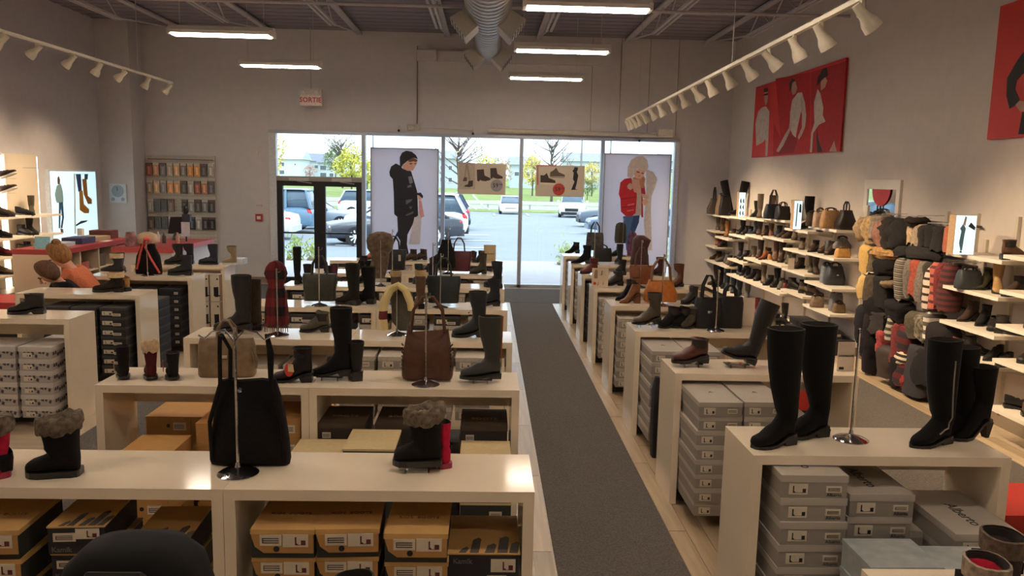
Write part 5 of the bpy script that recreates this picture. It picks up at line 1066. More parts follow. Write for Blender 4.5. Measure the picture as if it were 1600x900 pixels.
for px, t, b, w, m, lab, nm in (
    (1356, 340, 376, .16, fur((160, 134, 104)), 'beige fur pompom hat at the far end of the top hooks', 'fur_hat'), (1368, 338, 378, .18, fur((178, 148, 106)), 'sandy fur hat, second on the top hooks', 'fur_hat'), (1378, 337, 372, .16, fur((150, 134, 122)), 'grey beige fur hat below the mirror', 'fur_hat'),
    (1388, 344, 384, .20, fur((150, 106, 90)), 'rosy brown fur hat on the top hooks', 'fur_hat'), (1400, 341, 388, .24, fur((38, 32, 30)), 'black fur hat beside the rosy brown one', 'fur_hat'), (1413, 344, 386, .26, fur((30, 27, 27)), 'large black fur hat in the middle of top hooks', 'fur_hat'),
    (1434, 340, 352, .14, fur((44, 32, 28)), 'dark round pompom poking above the top rail', 'fur_hat'),
    (1431, 352, 381, .10, kn((196, 170, 136)), 'cream gloves pair on the top hooks', 'gloves'), (1440, 351, 383, .10, kn((162, 142, 122)), 'grey beige gloves beside the cream pair', 'gloves'), (1449, 352, 385, .12, kn((40, 36, 34)), 'black gloves on the top hooks', 'gloves'), (1461, 353, 388, .16, kn((28, 25, 25)), 'black knitted gloves next to the coral pouch', 'gloves'), (1472, 354, 390, .14, kn((34, 30, 30)), 'charcoal gloves at the near end of the top hooks', 'gloves'),
    (1362, 384, 424, .22, cloth((196, 160, 98)), 'mustard hood with fur edge, far end of middle hooks', 'hood'), (1372, 390, 424, .12, fur((92, 80, 62)), 'olive fur lined hood beside the mustard one', 'hood'), (1388, 386, 405, .26, fur((172, 132, 84)), 'ginger fur trim hat on the middle hooks', 'fur_hat'), (1388, 400, 428, .28, cloth((30, 28, 28)), 'black hood under the ginger fur trim', 'hood'),
    (1357, 430, 464, .14, cloth((190, 160, 106)), 'sand coloured mitten pair at the far end of middle hooks', 'mittens'), (1370, 428, 474, .2, fur((70, 58, 46)), 'dark olive fur mittens beside the sand mittens', 'mittens'), (1385, 430, 480, .26, cloth((36, 34, 34)), 'black mitten set on the middle hooks', 'mittens'), (1395, 437, 450, .09, fur((122, 104, 82)), 'tan fur pompom between black mittens', 'pompom'),
    (1418, 400, 470, .14, bands(((150, 140, 128), (64, 58, 54), (120, 112, 104), (84, 78, 72)), 'Z', 22), 'grey and cream flecked scarf on the middle hooks', 'scarf'), (1431, 405, 464, .10, kn((104, 98, 92)), 'plain grey scarf right of the flecked one', 'scarf'), (1441, 406, 462, .14, kn((146, 68, 50)), 'rust red scarf on the middle hooks', 'scarf'),
    (1452, 408, 470, .12, kn((108, 98, 90)), 'taupe cable scarf right of the rust one', 'scarf'), (1460, 410, 468, .08, kn((52, 46, 42)), 'dark taupe scarf beside the striped one', 'scarf'), (1464, 414, 484, .10, bands(((206, 186, 170), (206, 186, 170), (40, 34, 34)), 'Z', 13), 'cream scarf with black stripes on the middle hooks', 'scarf'),
    (1473, 412, 484, .10, bands(((176, 92, 74), (176, 92, 74), (84, 40, 38)), 'Z', 12), 'salmon scarf with dark stripes beside the striped cream one', 'scarf'), (1481, 412, 480, .09, kn((110, 42, 42)), 'burgundy scarf at the near end of middle hooks', 'scarf'), (1489, 414, 486, .12, bands(((96, 40, 40), (58, 34, 34)), 'Z', 18), 'dark red ribbed scarf behind the grey bag', 'scarf'),
    (1355, 478, 534, .20, cloth((34, 33, 38)), 'navy black shawl at the far end of lower hooks', 'shawl'), (1368, 480, 586, .14, cloth((38, 32, 34)), 'long black scarf hanging lowest at the far end', 'scarf'), (1378, 484, 520, .26, kn((44, 38, 38)), 'dark wool wrap on the lower hooks', 'shawl'), (1385, 515, 550, .10, kn((150, 62, 62)), 'rose red scarf end below the dark wrap', 'scarf'),
    (1393, 540, 592, .30, M((58, 46, 40), .7, 'leather'), 'dark brown bag hung lowest on the rack', 'bag'), (1402, 488, 532, .09, bands(((170, 162, 144), (60, 56, 50)), 'Z', 15), 'grey cream striped scarf on lower hooks', 'scarf'), (1410, 505, 566, .10, kn((112, 46, 46)), 'wine red scarf on the lower hooks', 'scarf'), (1422, 512, 604, .20, plaid((40, 30, 34), (86, 26, 30), (120, 36, 40), 8), 'dark red plaid wrap on the lower hooks', 'shawl'),
    (1420, 545, 570, .16, bands(((206, 190, 164), (40, 34, 34), (206, 190, 164), (40, 34, 34)), 'Z', 9), 'cream banded scarf end over the plaid wrap', 'scarf'), (1437, 490, 526, .22, kn((78, 70, 56)), 'olive shawl on the lower hooks', 'shawl'), (1449, 492, 530, .16, M((140, 130, 112), .9, 'leopard', var=.9, scale=30, col2=(48, 42, 38)), 'spotted grey scarf on the lower hooks', 'scarf'),
    (1461, 488, 530, .08, bands(((210, 200, 190), (90, 84, 80)), 'Z', 12), 'white pompom string scarf on the lower hooks', 'scarf'), (1440, 540, 616, .24, cloth((56, 54, 58)), 'charcoal coat like shawl hanging lowest', 'shawl'), (1425, 586, 608, .08, kn((136, 36, 34)), 'red fringe scarf tip hanging lowest', 'scarf'), (1474, 505, 600, .3, cloth((38, 34, 36)), 'black shawl behind the tall black boots', 'shawl'), (1375, 462, 500, .34, cloth((26, 24, 26)), 'wide black wool shawl between the mitten and lower hooks', 'shawl'), (1405, 470, 500, .30, cloth((30, 28, 30)), 'black knit shawl under the flecked scarf', 'shawl'), (1362, 520, 560, .22, cloth((30, 27, 30)), 'black scarf beneath the navy shawl', 'shawl'), (1411, 555, 605, .22, cloth((32, 28, 30)), 'black fringed wrap left of the plaid wrap', 'shawl'), (1452, 545, 600, .26, cloth((34, 32, 34)), 'black wrap beside the charcoal shawl', 'shawl'), (1445, 384, 404, .36, kn((32, 29, 30)), 'black beanie row under the black gloves', 'beanie'), (1420, 384, 400, .24, kn((26, 24, 25)), 'black beanie under the large black fur hat', 'beanie')):
    hang(px, t, b, w, m, lab, nm, {'fur_hat': 'hat', 'hood': 'hat', 'gloves': 'gloves', 'mittens': 'mittens', 'bag': 'bag', 'pompom': 'pompom'}.get(nm, 'scarf'), puff=.25 if nm in ('fur_hat', 'pompom') else .05, out=.10 if nm != 'gloves' else .07)
# ================================================================== LEFT SIDE: cash desk, light box, wall shelves, insoles, people
REDL = M((150, 48, 46), .45, 'laminate', var=.04); BEI = M((196, 182, 158), .5, 'laminate', var=.03)
# backlit wall panels with shelves
LED = EM((255, 244, 226), 5.0, 'led_strip_glow')
pan = M((214, 200, 180), .6, 'panel', var=.02)
r = ob('wall_panel', G().box(XL+.02, 12.02, .05, XL+.06, 12.86, 2.33).me('wall_panel', pan), label='tall beige wall panel with glowing edges behind the left wall shelves', cat='panel')
ob('led_strip', G().box(XL+.005, 12.87, .1, XL+.03, 12.93, 2.3).me('led_strip', LED), r); ob('led_strip', G().box(XL+.005, 11.95, .1, XL+.03, 12.01, 2.3).me('led_strip', LED), r)
r = ob('wall_panel', G().box(XL+.02, 10.9, .05, XL+.06, 11.86, 2.33).me('wall_panel', pan), label='tall beige wall panel at the left photo edge', cat='panel')
ob('led_strip', G().box(XL+.005, 11.87, .1, XL+.03, 11.93, 2.3).me('led_strip', LED), r)
LZ = (1.425, 1.13, .87, .61, .36)
for i, z in enumerate(LZ):
    ob('wall_shelf', G().box(XL+.06, 12.03, z-.03, -6.70, 12.86, z).me('wall_shelf', SHELF), label='white shelf board on the left wall, %s from the top' % ORD[i], cat='shelf', group='left wall shelf boards')
    ob('wall_shelf', G().box(XL+.06, 10.95, z-.03+.012, -6.70, 12.02, z+.012).me('wall_shelf', SHELF), label='nearer white shelf board on the left wall, %s from the top' % ORD[i], cat='shelf', group='left wall shelf boards')
for px, l, k, c, rz, lab in ((2, 0, 'trainer', 'black', 175, 'black trainer at the photo edge, top left wall shelf'), (9, 0, 'trainer', 'dark brown', 170, 'dark brown trainer on the top left wall shelf'), (21, 0, 'trainer', 'black', 175, 'black running shoe on the top left wall shelf'), (50, 0, 'mid boot', 'olive', 120, 'olive boot with black sole on the top left wall shelf'),
        (4, 1, 'trainer', 'black', 175, 'black shoe at the photo edge, second left wall shelf'), (17, 1, 'hiking boot', 'black', 170, 'black high trainer on the second left wall shelf'), (51, 1, 'mid boot', 'black', 150, 'black boot with white sole on the second left wall shelf'),
        (8, 2, 'trainer', 'burgundy', 175, 'mauve trainer on the third left wall shelf'), (20, 2, 'trainer', 'black', 170, 'black trainer on the third left wall shelf'), (32, 2, 'trainer', 'dark brown', 175, 'dark trainer behind the black one, third left wall shelf'), (47, 2, 'hiking boot', 'grey', 150, 'grey trainer above the black sandal, third shelf'),
        (54, 3, 'hiking boot', 'black', 160, 'black hiking shoe at the end of the fourth left wall shelf'), (6, 3, 'trainer', 'taupe', 175, 'taupe trainer on the fourth left wall shelf'), (33, 3, 'loafer', 'black', 175, 'black loafer on the fourth left wall shelf'), (30, 4, 'hiking boot', 'black', 165, 'black shoe on the lowest left wall shelf')):
    z = LZ[l]+.0005+(.012 if px < 14 else 0); x = -6.86; y = at(px, 400, x=x).y
    for _ in range(3):
        P = Vector((x, y, z-CAMH)); y = at(px, 450-FPX*P.dot(_U)/P.dot(_F), x=x).y
    if px >= 14: y = min(max(y, 12.12), 12.75)
    inst(shoe(k, c), (x, y, z), radians(rz), lab, 'shoe', 'shoes on the left wall shelves')
for i, (px, py, c) in enumerate(((13, 270, (52, 40, 42)), (14, 293, (70, 58, 54)))):
    p = at(px, py+6, x=-6.95)
    q = inst(footwear('trainer', L=.27, H=.11, hh=.012, st=.02, mat=cloth(c), sole=SOLEW, seg=10), p, 0, '%s trainer shown tilted on a small wall holder at left' % ('upper dark' if i == 0 else 'lower grey brown'), 'shoe', rot=(0, radians(24), radians(178)))
    ob('shoe_holder', G().box(XL+.06, p.y-.04, p.z-.03, -6.86, p.y+.04, p.z-.02).me('shoe_holder', ACR), label='clear shoe holder under the %s tilted trainer' % ('upper' if i == 0 else 'lower'), cat='holder')
p = at(36, 262, x=XL+.06)
q = ob('panel_hook', G().cyl((0, 0, 0), (.22, 0, -.0), .006, n=5).me('panel_hook', CHR), loc=p, label='thin metal display hook on the beige back panel', cat='hook')
# red ottoman by the shelves
r = ob('red_ottoman', G().box(-6.5, 10.1, .06, -5.8, 10.8, .45).me('red_ottoman', M((178, 44, 46), .5, 'vinyl', var=.05)), label='red ottoman seat standing before the left wall shelves', cat='ottoman')
ob('ottoman_base', G().box(-6.45, 10.15, 0, -5.85, 10.75, .06).me('ottoman_base', BLKL), r)
# light box on the left wall, prints mapped onto its face
r = ob('light_box', None, loc=(XL, 13.95, 1.51), label='large glowing light box with a woman in denim and tan boots', cat='light box')
ob('box_frame', G().box(0, -.78, -.60, .07, .78, .60).me('box_frame', M((206, 212, 216), .4, 'aluminium')), r)
ob('lit_panel', G().box(.068, -.75, -.57, .074, .75, .57).me('lit_panel', EM((196, 228, 238), .95, 'backlit_print')), r)
def box_print(pts, c, name, lift=0):
    ps = [at(x/4.736, 230+y/4.736, x=XL+.075) for x, y in pts]
    g = G().plate([(p.y-13.95, p.z-1.51) for p in ps], lambda u, v, d: (.0745+lift+d, u, v), .001); ob(name, g.me(name, M(c, .6, 'ink', var=.1, bump=0)), r)
box_print([(545, 195), (556, 195), (562, 640), (552, 640)], (226, 240, 246), 'divider')
box_print([(405, 350), (420, 285), (450, 270), (465, 330), (470, 405), (445, 415), (420, 410), (415, 400)], (150, 190, 200), 'sweater'); box_print([(425, 225), (435, 212), (445, 240), (443, 275), (428, 275), (424, 250)], (120, 96, 88), 'head')
box_print([(436, 410), (466, 405), (474, 520), (462, 600), (448, 598), (460, 520), (450, 450), (445, 600), (434, 600)], (54, 92, 140), 'jeans'); box_print([(446, 600), (466, 605), (472, 636), (450, 630)], (130, 100, 84), 'shoes')
box_print([(560, 198), (652, 198), (648, 240), (625, 235), (625, 200), (598, 200), (605, 320), (580, 330)], (58, 78, 126), 'jeans')
box_print([(608, 235), (640, 235), (650, 360), (680, 385), (680, 420), (650, 420), (620, 350)], (170, 118, 48), 'tan_boot'); box_print([(585, 325), (612, 320), (620, 420), (660, 460), (658, 488), (625, 490), (590, 465)], (182, 128, 52), 'tan_boot', .001)
box_print([(560, 575), (600, 545), (650, 540), (640, 552), (590, 570), (565, 585)], (60, 66, 76), 'car_shape')
# counter with cubbies (red top), facing the aisle
r = ob('cubby_counter', None, label='long counter with red top and open cubbies near the left wall', cat='counter')
x0, x1, y0, y1, zt = -6.45, -5.82, 11.05, 13.3, 1.03
ob('counter_top', G().box(x0, y0, zt-.07, x1+.02, y1, zt).me('counter_top', REDL), r)
ob('back_panel', G().box(x0, y0, 0, x0+.03, y1, zt-.07).me('back_panel', BEI), r)
for y in (11.05, 11.6, 12.15, 12.7, 13.27): ob('divider', G().box(x0+.03, y, 0, x1, y+.03, zt-.07).me('divider', BEI), r)
for z in (.08, .36, .64): ob('cubby_shelf', G().box(x0+.03, y0+.03, z, x1-.01, y1-.03, z+.02).me('cubby_shelf', BEI), r)
rnd = random.Random(4)
for i in range(12):
    y = 11.25+(i % 4)*.55; z = (.10, .38, .66)[i//4]
    ob('cubby_box', G().box(-6.3, y, z+.0005, -5.9, y+rnd.uniform(.15, .28), z+rnd.uniform(.1, .2)).me('cubby_box', M(rnd.choice(((150, 120, 90), (190, 176, 160), (110, 92, 80), (176, 96, 90))), .7, 'cardboard')), label='small carton in a counter cubby, %s column, %s row up' % (ORD[i % 4], ORD[i//4]), cat='carton', group='cartons in the counter cubbies')
for nm, a, c, lab in (('paper_tray', (-6.3, 11.3, 1.031, -5.95, 11.75, 1.09), (150, 160, 170), 'grey paper tray on the cubby counter'), ('blue_binder', (-6.25, 11.95, 1.031, -5.95, 12.35, 1.12), (48, 54, 92), 'dark blue binder on the cubby counter'), ('flat_box', (-6.35, 12.4, 1.031, -6.0, 12.95, 1.09), (150, 136, 112), 'flat beige box on the cubby counter'),
        ('book_stack', (-6.35, 12.98, 1.031, -6.0, 13.22, 1.16), (90, 44, 42), 'dark red box at the far end of the cubby counter'), ('white_cup', (-6.42, 12.75, 1.092, -6.35, 12.83, 1.2), (214, 216, 216), 'white container beside the light box on the counter'), ('paper_sheet', (-5.95, 12.45, 1.031, -5.84, 12.7, 1.034), (214, 210, 206), 'white paper sheet on the cubby counter edge')):
    ob(nm, G().box(*a).me(nm, M(c, .6, 'plastic')), label=lab, cat=nm.split('_')[1])
q = ob('stand_card', G().hexa([(-6.2, 11.05+.1, 1.031), (-6.0, 11.15, 1.031), (-6.0, 11.2, 1.031), (-6.2, 11.2, 1.031), (-6.2, 11.17, 1.2), (-6.0, 11.17, 1.2), (-6.0, 11.18, 1.2), (-6.2, 11.18, 1.2)]).me('stand_card', M((120, 176, 196), .5, 'card')), label='small blue card standing at the near end of the cubby counter', cat='card')
# cash desk
r = ob('cash_desk', G().box(-5.2, 11.35, 0, -4.42, 12.95, .99).me('cash_desk', M((206, 204, 204), .3, 'laminate', var=.02)), label='white cash desk with red counter edge under the insole display', cat='desk')
ob('counter_edge', G().box(-5.24, 11.31, .99, -4.38, 12.99, 1.06).me('counter_edge', M((186, 78, 80), .35, 'laminate')), r)
r = ob('cash_monitor', None, loc=(-4.82, 12.6, 1.061), label='black cash register screen tilted back on the cash desk', cat='monitor')
ob('screen', G().hexa([(-.13, -.02, .10), (.07, .05, .10), (.07, .09, .10), (-.13, .02, .10), (-.08, -.02, .36), (.12, .05, .36), (.12, .08, .36), (-.08, .01, .36)]).me('screen', BLKL), r); ob('monitor_foot', G().cyl((-.02, .03, 0), (-.02, .03, .12), .07, .03).me('monitor_foot', BLKL), r)
r = ob('card_terminal', None, loc=(-4.6, 12.4, 1.061), label='card terminal on a pole with a white paper sheet', cat='terminal')
ob('terminal_pole', G().cyl((0, 0, 0), (0, 0, .3), .012, n=6).me('terminal_pole', BLKL), r); ob('paper_sheet', G().box(-.06, -.035, .08, .07, -.03, .30).me('paper_sheet', M((206, 208, 220), .6, 'paper')), r); ob('terminal_head', G().box(-.05, -.02, .3, .07, .06, .42).me('terminal_head', M((40, 44, 62), .5, 'plastic')), r)
ob('scanner', G().ball((0, 0, .48), .05, .05, .07).me('scanner', BLKL), r)
ob('cream_bag', G().loft([srect(.12, .08, 0), srect(.15, .1, .06), srect(.13, .09, .15), srect(.05, .05, .19)]).me('cream_bag', M((196, 172, 140), .7, 'fabric'), True, 70), loc=(-4.88, 11.65, 1.061), label='cream rounded bag on the near end of the cash desk', cat='bag')
ob('gift_pack', G().loft([srect(.06, .05, 0), srect(.08, .06, .08), srect(.05, .05, .2)]).me('gift_pack', M((150, 110, 110), .6, 'foil', var=.6, scale=14), True, 70), loc=(-5.05, 11.5, 1.061), label='pink and grey patterned pack left of the cream bag', cat='pack')
for i, (x, y, c) in enumerate(((-4.95, 12.2, (196, 190, 186)), (-4.8, 12.05, (60, 56, 56)), (-4.62, 12.1, (176, 140, 120)))): ob('desk_bottle', G().lathe([(.03, 0), (.032, .1), (.015, .13), (.012, .16)], n=10).me('desk_bottle', M(c, .4, 'plastic'), True), loc=(x, y, 1.061), label='%s bottle on the cash desk' % ('white', 'dark', 'peach')[i], cat='bottle')
# insole wall: slatted board with rows of packs
r = ob('insole_display', None, loc=(-5.83, FY, 0), label='slat board display for insole packs beside the pillar', cat='display')
ob('slat_board', G().box(-.64, -.03, .5, .64, 0, 2.42).me('slat_board', M((186, 178, 166), .6, 'panel')), r)
sm = G().box(-.64, -.042, 0, .64, -.03, .045).me('slat', M((198, 190, 178), .6, 'panel'))
for i in range(26): ob('slat', sm, r, (0, 0, .52+i*.072))
ob('shelf_lip', G().box(-.62, -.06, 2.335, .62, -.03, 2.35).me('shelf_lip', M((90, 84, 78), .6, 'steel')), r)
PC = ((150, 84, 66), (176, 122, 88), (92, 86, 92), (160, 140, 120), (196, 150, 104), (120, 112, 110), (198, 132, 70), (206, 146, 88), (70, 66, 66), (168, 160, 152))
PC2 = ((60, 58, 62), (44, 50, 58), (150, 146, 142), (84, 78, 76), (120, 120, 120), (54, 60, 62), (170, 166, 160), (60, 56, 58), (44, 42, 44), (110, 90, 74))
pk = {}
def pack(c):
    if c not in pk:
        pk[c] = ('insole_pack', G().box(-.055, -.035, 0, .055, 0, .24).me('insole_pack', M(c, .25, 'plastic_pack', var=.35, scale=12)),
                 [('pack_header', G().box(-.055, -.037, .2, .055, -.0345, .24).me('pack_header', M((200, 190, 180) if sum(c) > 300 else (90, 80, 76), .5, 'card'))), ('insole', G().box(-.025, -.037, .03, .02, -.0345, .17).me('insole', M(tuple(min(255, v+50) for v in c), .6, 'felt'))), ('pack_hook', G().cyl((0, 0, .225), (0, .04, .225), .003, n=4).me('pack_hook', CHR))])
    return pk[c]
for row, zt in enumerate((2.28, 1.95, 1.60, 1.27)):
    for i in range(10):
        if row == 2 and i == 4: continue
        c = (PC if row < 2 else PC2)[(i+row*3) % 10 if row else i]
        inst(pack(c), (-6.40+i*.128, FY-.075, zt-.25), 0, 'insole pack hung %s from the left in the %s row beside the pillar' % (ORD[i], ORD[row]), 'pack', 'insole packs on the slat board')

# ------------------------------------------------------------------ two people trying shoes
def skinmesh(name, V, E, R, mat, sub=2):
    m = bpy.data.meshes.new(name); m.from_pydata(V, E, []); m.update()
    o = bpy.data.objects.new(name, m); C.objects.link(o)
    md = o.modifiers.new('skin', 'SKIN'); md.use_smooth_shade = True
    for i, sv in enumerate(m.skin_vertices[0].data): sv.radius = R[i] if isinstance(R[i], tuple) else (R[i], R[i]); sv.use_root = (i == 0)
    s = o.modifiers.new('sub', 'SUBSURF'); s.levels = sub; s.render_levels = sub
    dg = bpy.context.evaluated_depsgraph_get(); dg.update()
    me = bpy.data.meshes.new_from_object(o.evaluated_get(dg)); bpy.data.objects.remove(o)
    me.materials.clear(); me.materials.append(mat); me.polygons.foreach_set('use_smooth', [True]*len(me.polygons)); return me
def person(loc, lean, skin, top, legs, hair, bun, label, head_dn=.0, stand=False, scale=1.0, rz=0):
    """faces -x; seated (or bent over when stand) with hands reaching to the feet"""
    hz = .50 if not stand else .88
    P = lambda d, h: (-(d*cos(lean))*0 - h*sin(lean), h*cos(lean))   # along the leaning spine
    sx = lambda h: -h*sin(lean); sz = lambda h: hz+h*cos(lean)
    J = {'pel': (0, 0, hz), 'wai': (sx(.18), 0, sz(.18)), 'che': (sx(.36), 0, sz(.36)), 'nb': (sx(.49), 0, sz(.49)), 'nk': (sx(.55)-.015, 0, sz(.55)), 'hd': (sx(.62)-.05, 0, sz(.63)-head_dn), 'tp': (sx(.70)-.085, 0, sz(.71)-head_dn*1.3)}
    V = list(J.values()); R = [(.12, .10), (.10, .08), (.115, .08), (.06, .05), (.05, .05), (.078, .088), (.062, .07)]; E = [(0, 1), (1, 2), (2, 3), (3, 4), (4, 5), (5, 6)]
    TV = list(V[:4]); TR = [(.19, .16), (.18, .16), (.21, .17), (.09, .085)]; TE = [(0, 1), (1, 2), (2, 3)]
    LV_, LR, LE = [J['pel']], [(.165, .13)], []
    for s in (-1, 1):
        sh = (sx(.44), s*.17, sz(.44)); el = (sx(.44)-.14, s*.21, sz(.44)-.25); wr = (el[0]-.19, s*.13, el[2]-.14); ha = (wr[0]-.07, s*.115, wr[2]-.04)
        b = len(V); V += [sh, el, wr, ha]; R += [.05, .038, .028, (.034, .018)]; E += [(2, b), (b, b+1), (b+1, b+2), (b+2, b+3)]
        for f in range(4):
            q = len(V); fy = ha[1]+(f-1.5)*.019; V += [(ha[0]-.03, fy, ha[2]-.012), (ha[0]-.06-.006*(f in (1, 2)), fy, ha[2]-.035)]; R += [.009, .008]; E += [(b+3, q), (q, q+1)]
        q = len(V); V += [(ha[0]+.02, ha[1]-s*.035, ha[2]-.02), (ha[0]-.01, ha[1]-s*.05, ha[2]-.04)]; R += [.011, .009]; E += [(b+3, q), (q, q+1)]
        b = len(TV); TV += [sh, el, (wr[0]+.02, wr[1], wr[2]+.015)]; TR += [.105, .074, .052]; TE += [(2, b), (b, b+1), (b+1, b+2)]
        if stand: kn_, an = (-.05, s*.11, .47), (.02, s*.11, .09)
        else: kn_, an = (-.43, s*.12, .50), (-.40, s*.12, .09)
        hp = (-.0, s*.10, hz-.01); b = len(V); V += [hp, kn_, an, (an[0]-.13, an[1], .035)]; R += [.085, .055, .038, (.035, .028)]; E += [(0, b), (b, b+1), (b+1, b+2), (b+2, b+3)]
        b = len(LV_); LV_ += [hp, kn_, (an[0], an[1], an[2]+.05)]; LR += [.098, .07, .056]; LE += [(0, b), (b, b+1), (b+1, b+2)]
    r = ob('person', skinmesh('body', V, E, R, M(skin, .55, 'skin', var=.05, bump=0)), loc=loc, rz=rz, label=label, cat='person', scale=scale)
    ob('jacket', skinmesh('jacket', TV, TE, TR, cloth(top)), r); ob('trousers', skinmesh('trousers', LV_, LE, LR, cloth(legs)), r)
    h = Vector(J['hd']); t = Vector(J['tp']); ax = (t-h).normalized(); f = Vector((-ax.z, 0, ax.x)) if True else 0
    f = Vector((-abs(ax.z), 0, ax.x if ax.x < 0 else -ax.x)).normalized()
    hm_ = M(hair, .75, 'hair', var=.45, scale=60, bump=.5)
    c = h*.5+t*.5-f*.022; g = G(); rr = []
    for k in range(9):
        a = -1.15+k*(1.15+1.5)/8; q = c+ax*(.142*sin(a)); rad = .122*max(.12, cos(a)); rr.append([q+f*(rad*cos(u)*(1.0 if cos(u) < 0 else .62))+Vector((0, 1, 0))*(rad*.92*sin(u)*(1+.07*sin(5*u+k)+.05*sin(11*u+3*k))) for u in [2*pi*i/18 for i in range(18)]])
    g.loft(rr); ob('hair', g.me('hair', hm_, True, 80), r)
    if bun: ob('hair_bun', G().ball(tuple(c+ax*.09-f*.075), .05, .055, .05).me('hair_bun', hm_, True, 80), r)
    g = G(); fc = h*.6+t*.4+f*.08; g.cyl(fc+ax*.018, fc-ax*.03+f*.03, .010, .018, 6); ob('nose', g.me('nose', M(skin, .55, 'skin', var=.05, bump=0), True), r)
    for s in (-1, 1):
        ob('eye', G().ball(tuple(fc+ax*.022+Vector((0, s*.032, 0))-f*.004), .012, .014, .009).me('eye', M((60, 44, 36), .3, 'eye')), r)
        ob('ear', G().ball(tuple(h*.6+t*.4-f*.01+Vector((0, s*.084, 0))), .022, .012, .032).me('ear', M(skin, .55, 'skin', var=.05, bump=0), True), r)
    ob('mouth', G().ball(tuple(fc-ax*.052+f*.004), .010, .024, .007).me('mouth', M((150, 82, 76), .5, 'lips')), r)
    for s in (-1, 1):
        an = (.02, s*.11) if stand else (-.40, s*.12)
        sh_ = footwear('shoe', L=.27, H=.1, hh=.015, mat=leather((40, 36, 36)), seg=10); q = ob('shoe', sh_[1], r, (an[0]-.05, an[1], 0)); ob('sole', sh_[2][1][1], q)
    return r
person((-4.40, 8.86, 0), .52, (196, 140, 116), (32, 30, 32), (44, 46, 56), (92, 62, 40), False, 'seated person with brown hair in a black jacket bending over a shoe', .03, rz=radians(42), scale=.98)
person((-4.44, 9.24, 0), .52, (206, 150, 126), (206, 118, 84), (60, 66, 84), (150, 104, 58), True, 'seated person with blond hair and coral top behind the one in black', .0, False, 1.07, rz=radians(10))
ob('stool', G().lathe([(.19, 0), (.19, .03), (.05, .05), (.05, .28), (.18, .30), (.19, .33)], n=18).me('stool', M((70, 60, 56), .6, 'vinyl')), loc=(-4.40, 8.86, 0), label='low round stool under the person in the black jacket', cat='stool')
ob('stool', G().lathe([(.19, 0), (.19, .03), (.05, .05), (.05, .34), (.18, .36), (.19, .395)], n=18).me('stool', M((70, 60, 56), .6, 'vinyl')), loc=(-4.44, 9.24, 0), label='second low round stool under the person in the coral top', cat='stool')
# ================================================================== WINDOW BANNERS AND HANGING SIGNS
BN = M((232, 232, 246), .5, 'banner', var=.01, bump=0)
_n = BN.node_tree.nodes; _t = _n.new('ShaderNodeBsdfTranslucent'); _t.inputs[0].default_value = (.85, .86, .95, 1); _m = _n.new('ShaderNodeMixShader'); _m.inputs[0].default_value = .45
BN.node_tree.links.new(_n['Principled BSDF'].outputs[0], _m.inputs[1]); BN.node_tree.links.new(_t.outputs[0], _m.inputs[2]); BN.node_tree.links.new(_m.outputs[0], _n['Material Output'].inputs[0]); GF = M((146, 148, 158), .4, 'aluminium')
def banner(px0, px1, py0, zb, y, lab, org, sc, art):
    a = at(px0, py0, y=y); b = at(px1, py0+4, y=y); w = (b.x-a.x); zt = (a.z+b.z)/2; cx = (a.x+b.x)/2
    r = ob('window_banner', G().box(-w/2, 0, zb-zt, w/2, .03, 0).me('window_banner', BN), loc=(cx, y, zt), label=lab, cat='banner')
    for bx in ((-w/2-.02, -.008, zb-zt, -w/2, .038, .02), (w/2, -.008, zb-zt, w/2+.02, .038, .02), (-w/2, -.008, 0, w/2, .038, .02)): ob('banner_frame', G().box(*bx).me('banner_frame', GF), r)
    for s in (-1, 1): ob('banner_foot', G().cyl((s*w*.35, .015, -zt), (s*w*.35, .015, zb-zt), .02, n=8).me('banner_foot', GF), r)
    for nm, c, l, pts in art:
        ps = [at(org[0]+x/sc, org[1]+yy/sc, y=y) for x, yy in pts]
        ob(nm, G().plate([(p.x-cx, p.z-zt) for p in ps], lambda u, v, d: (u, -l-d, v), .001).me(nm, M(c, .5, 'ink', var=.08, scale=20, bump=0)), r)
    return r
NAV = (24, 27, 40); SKN = (226, 178, 160)
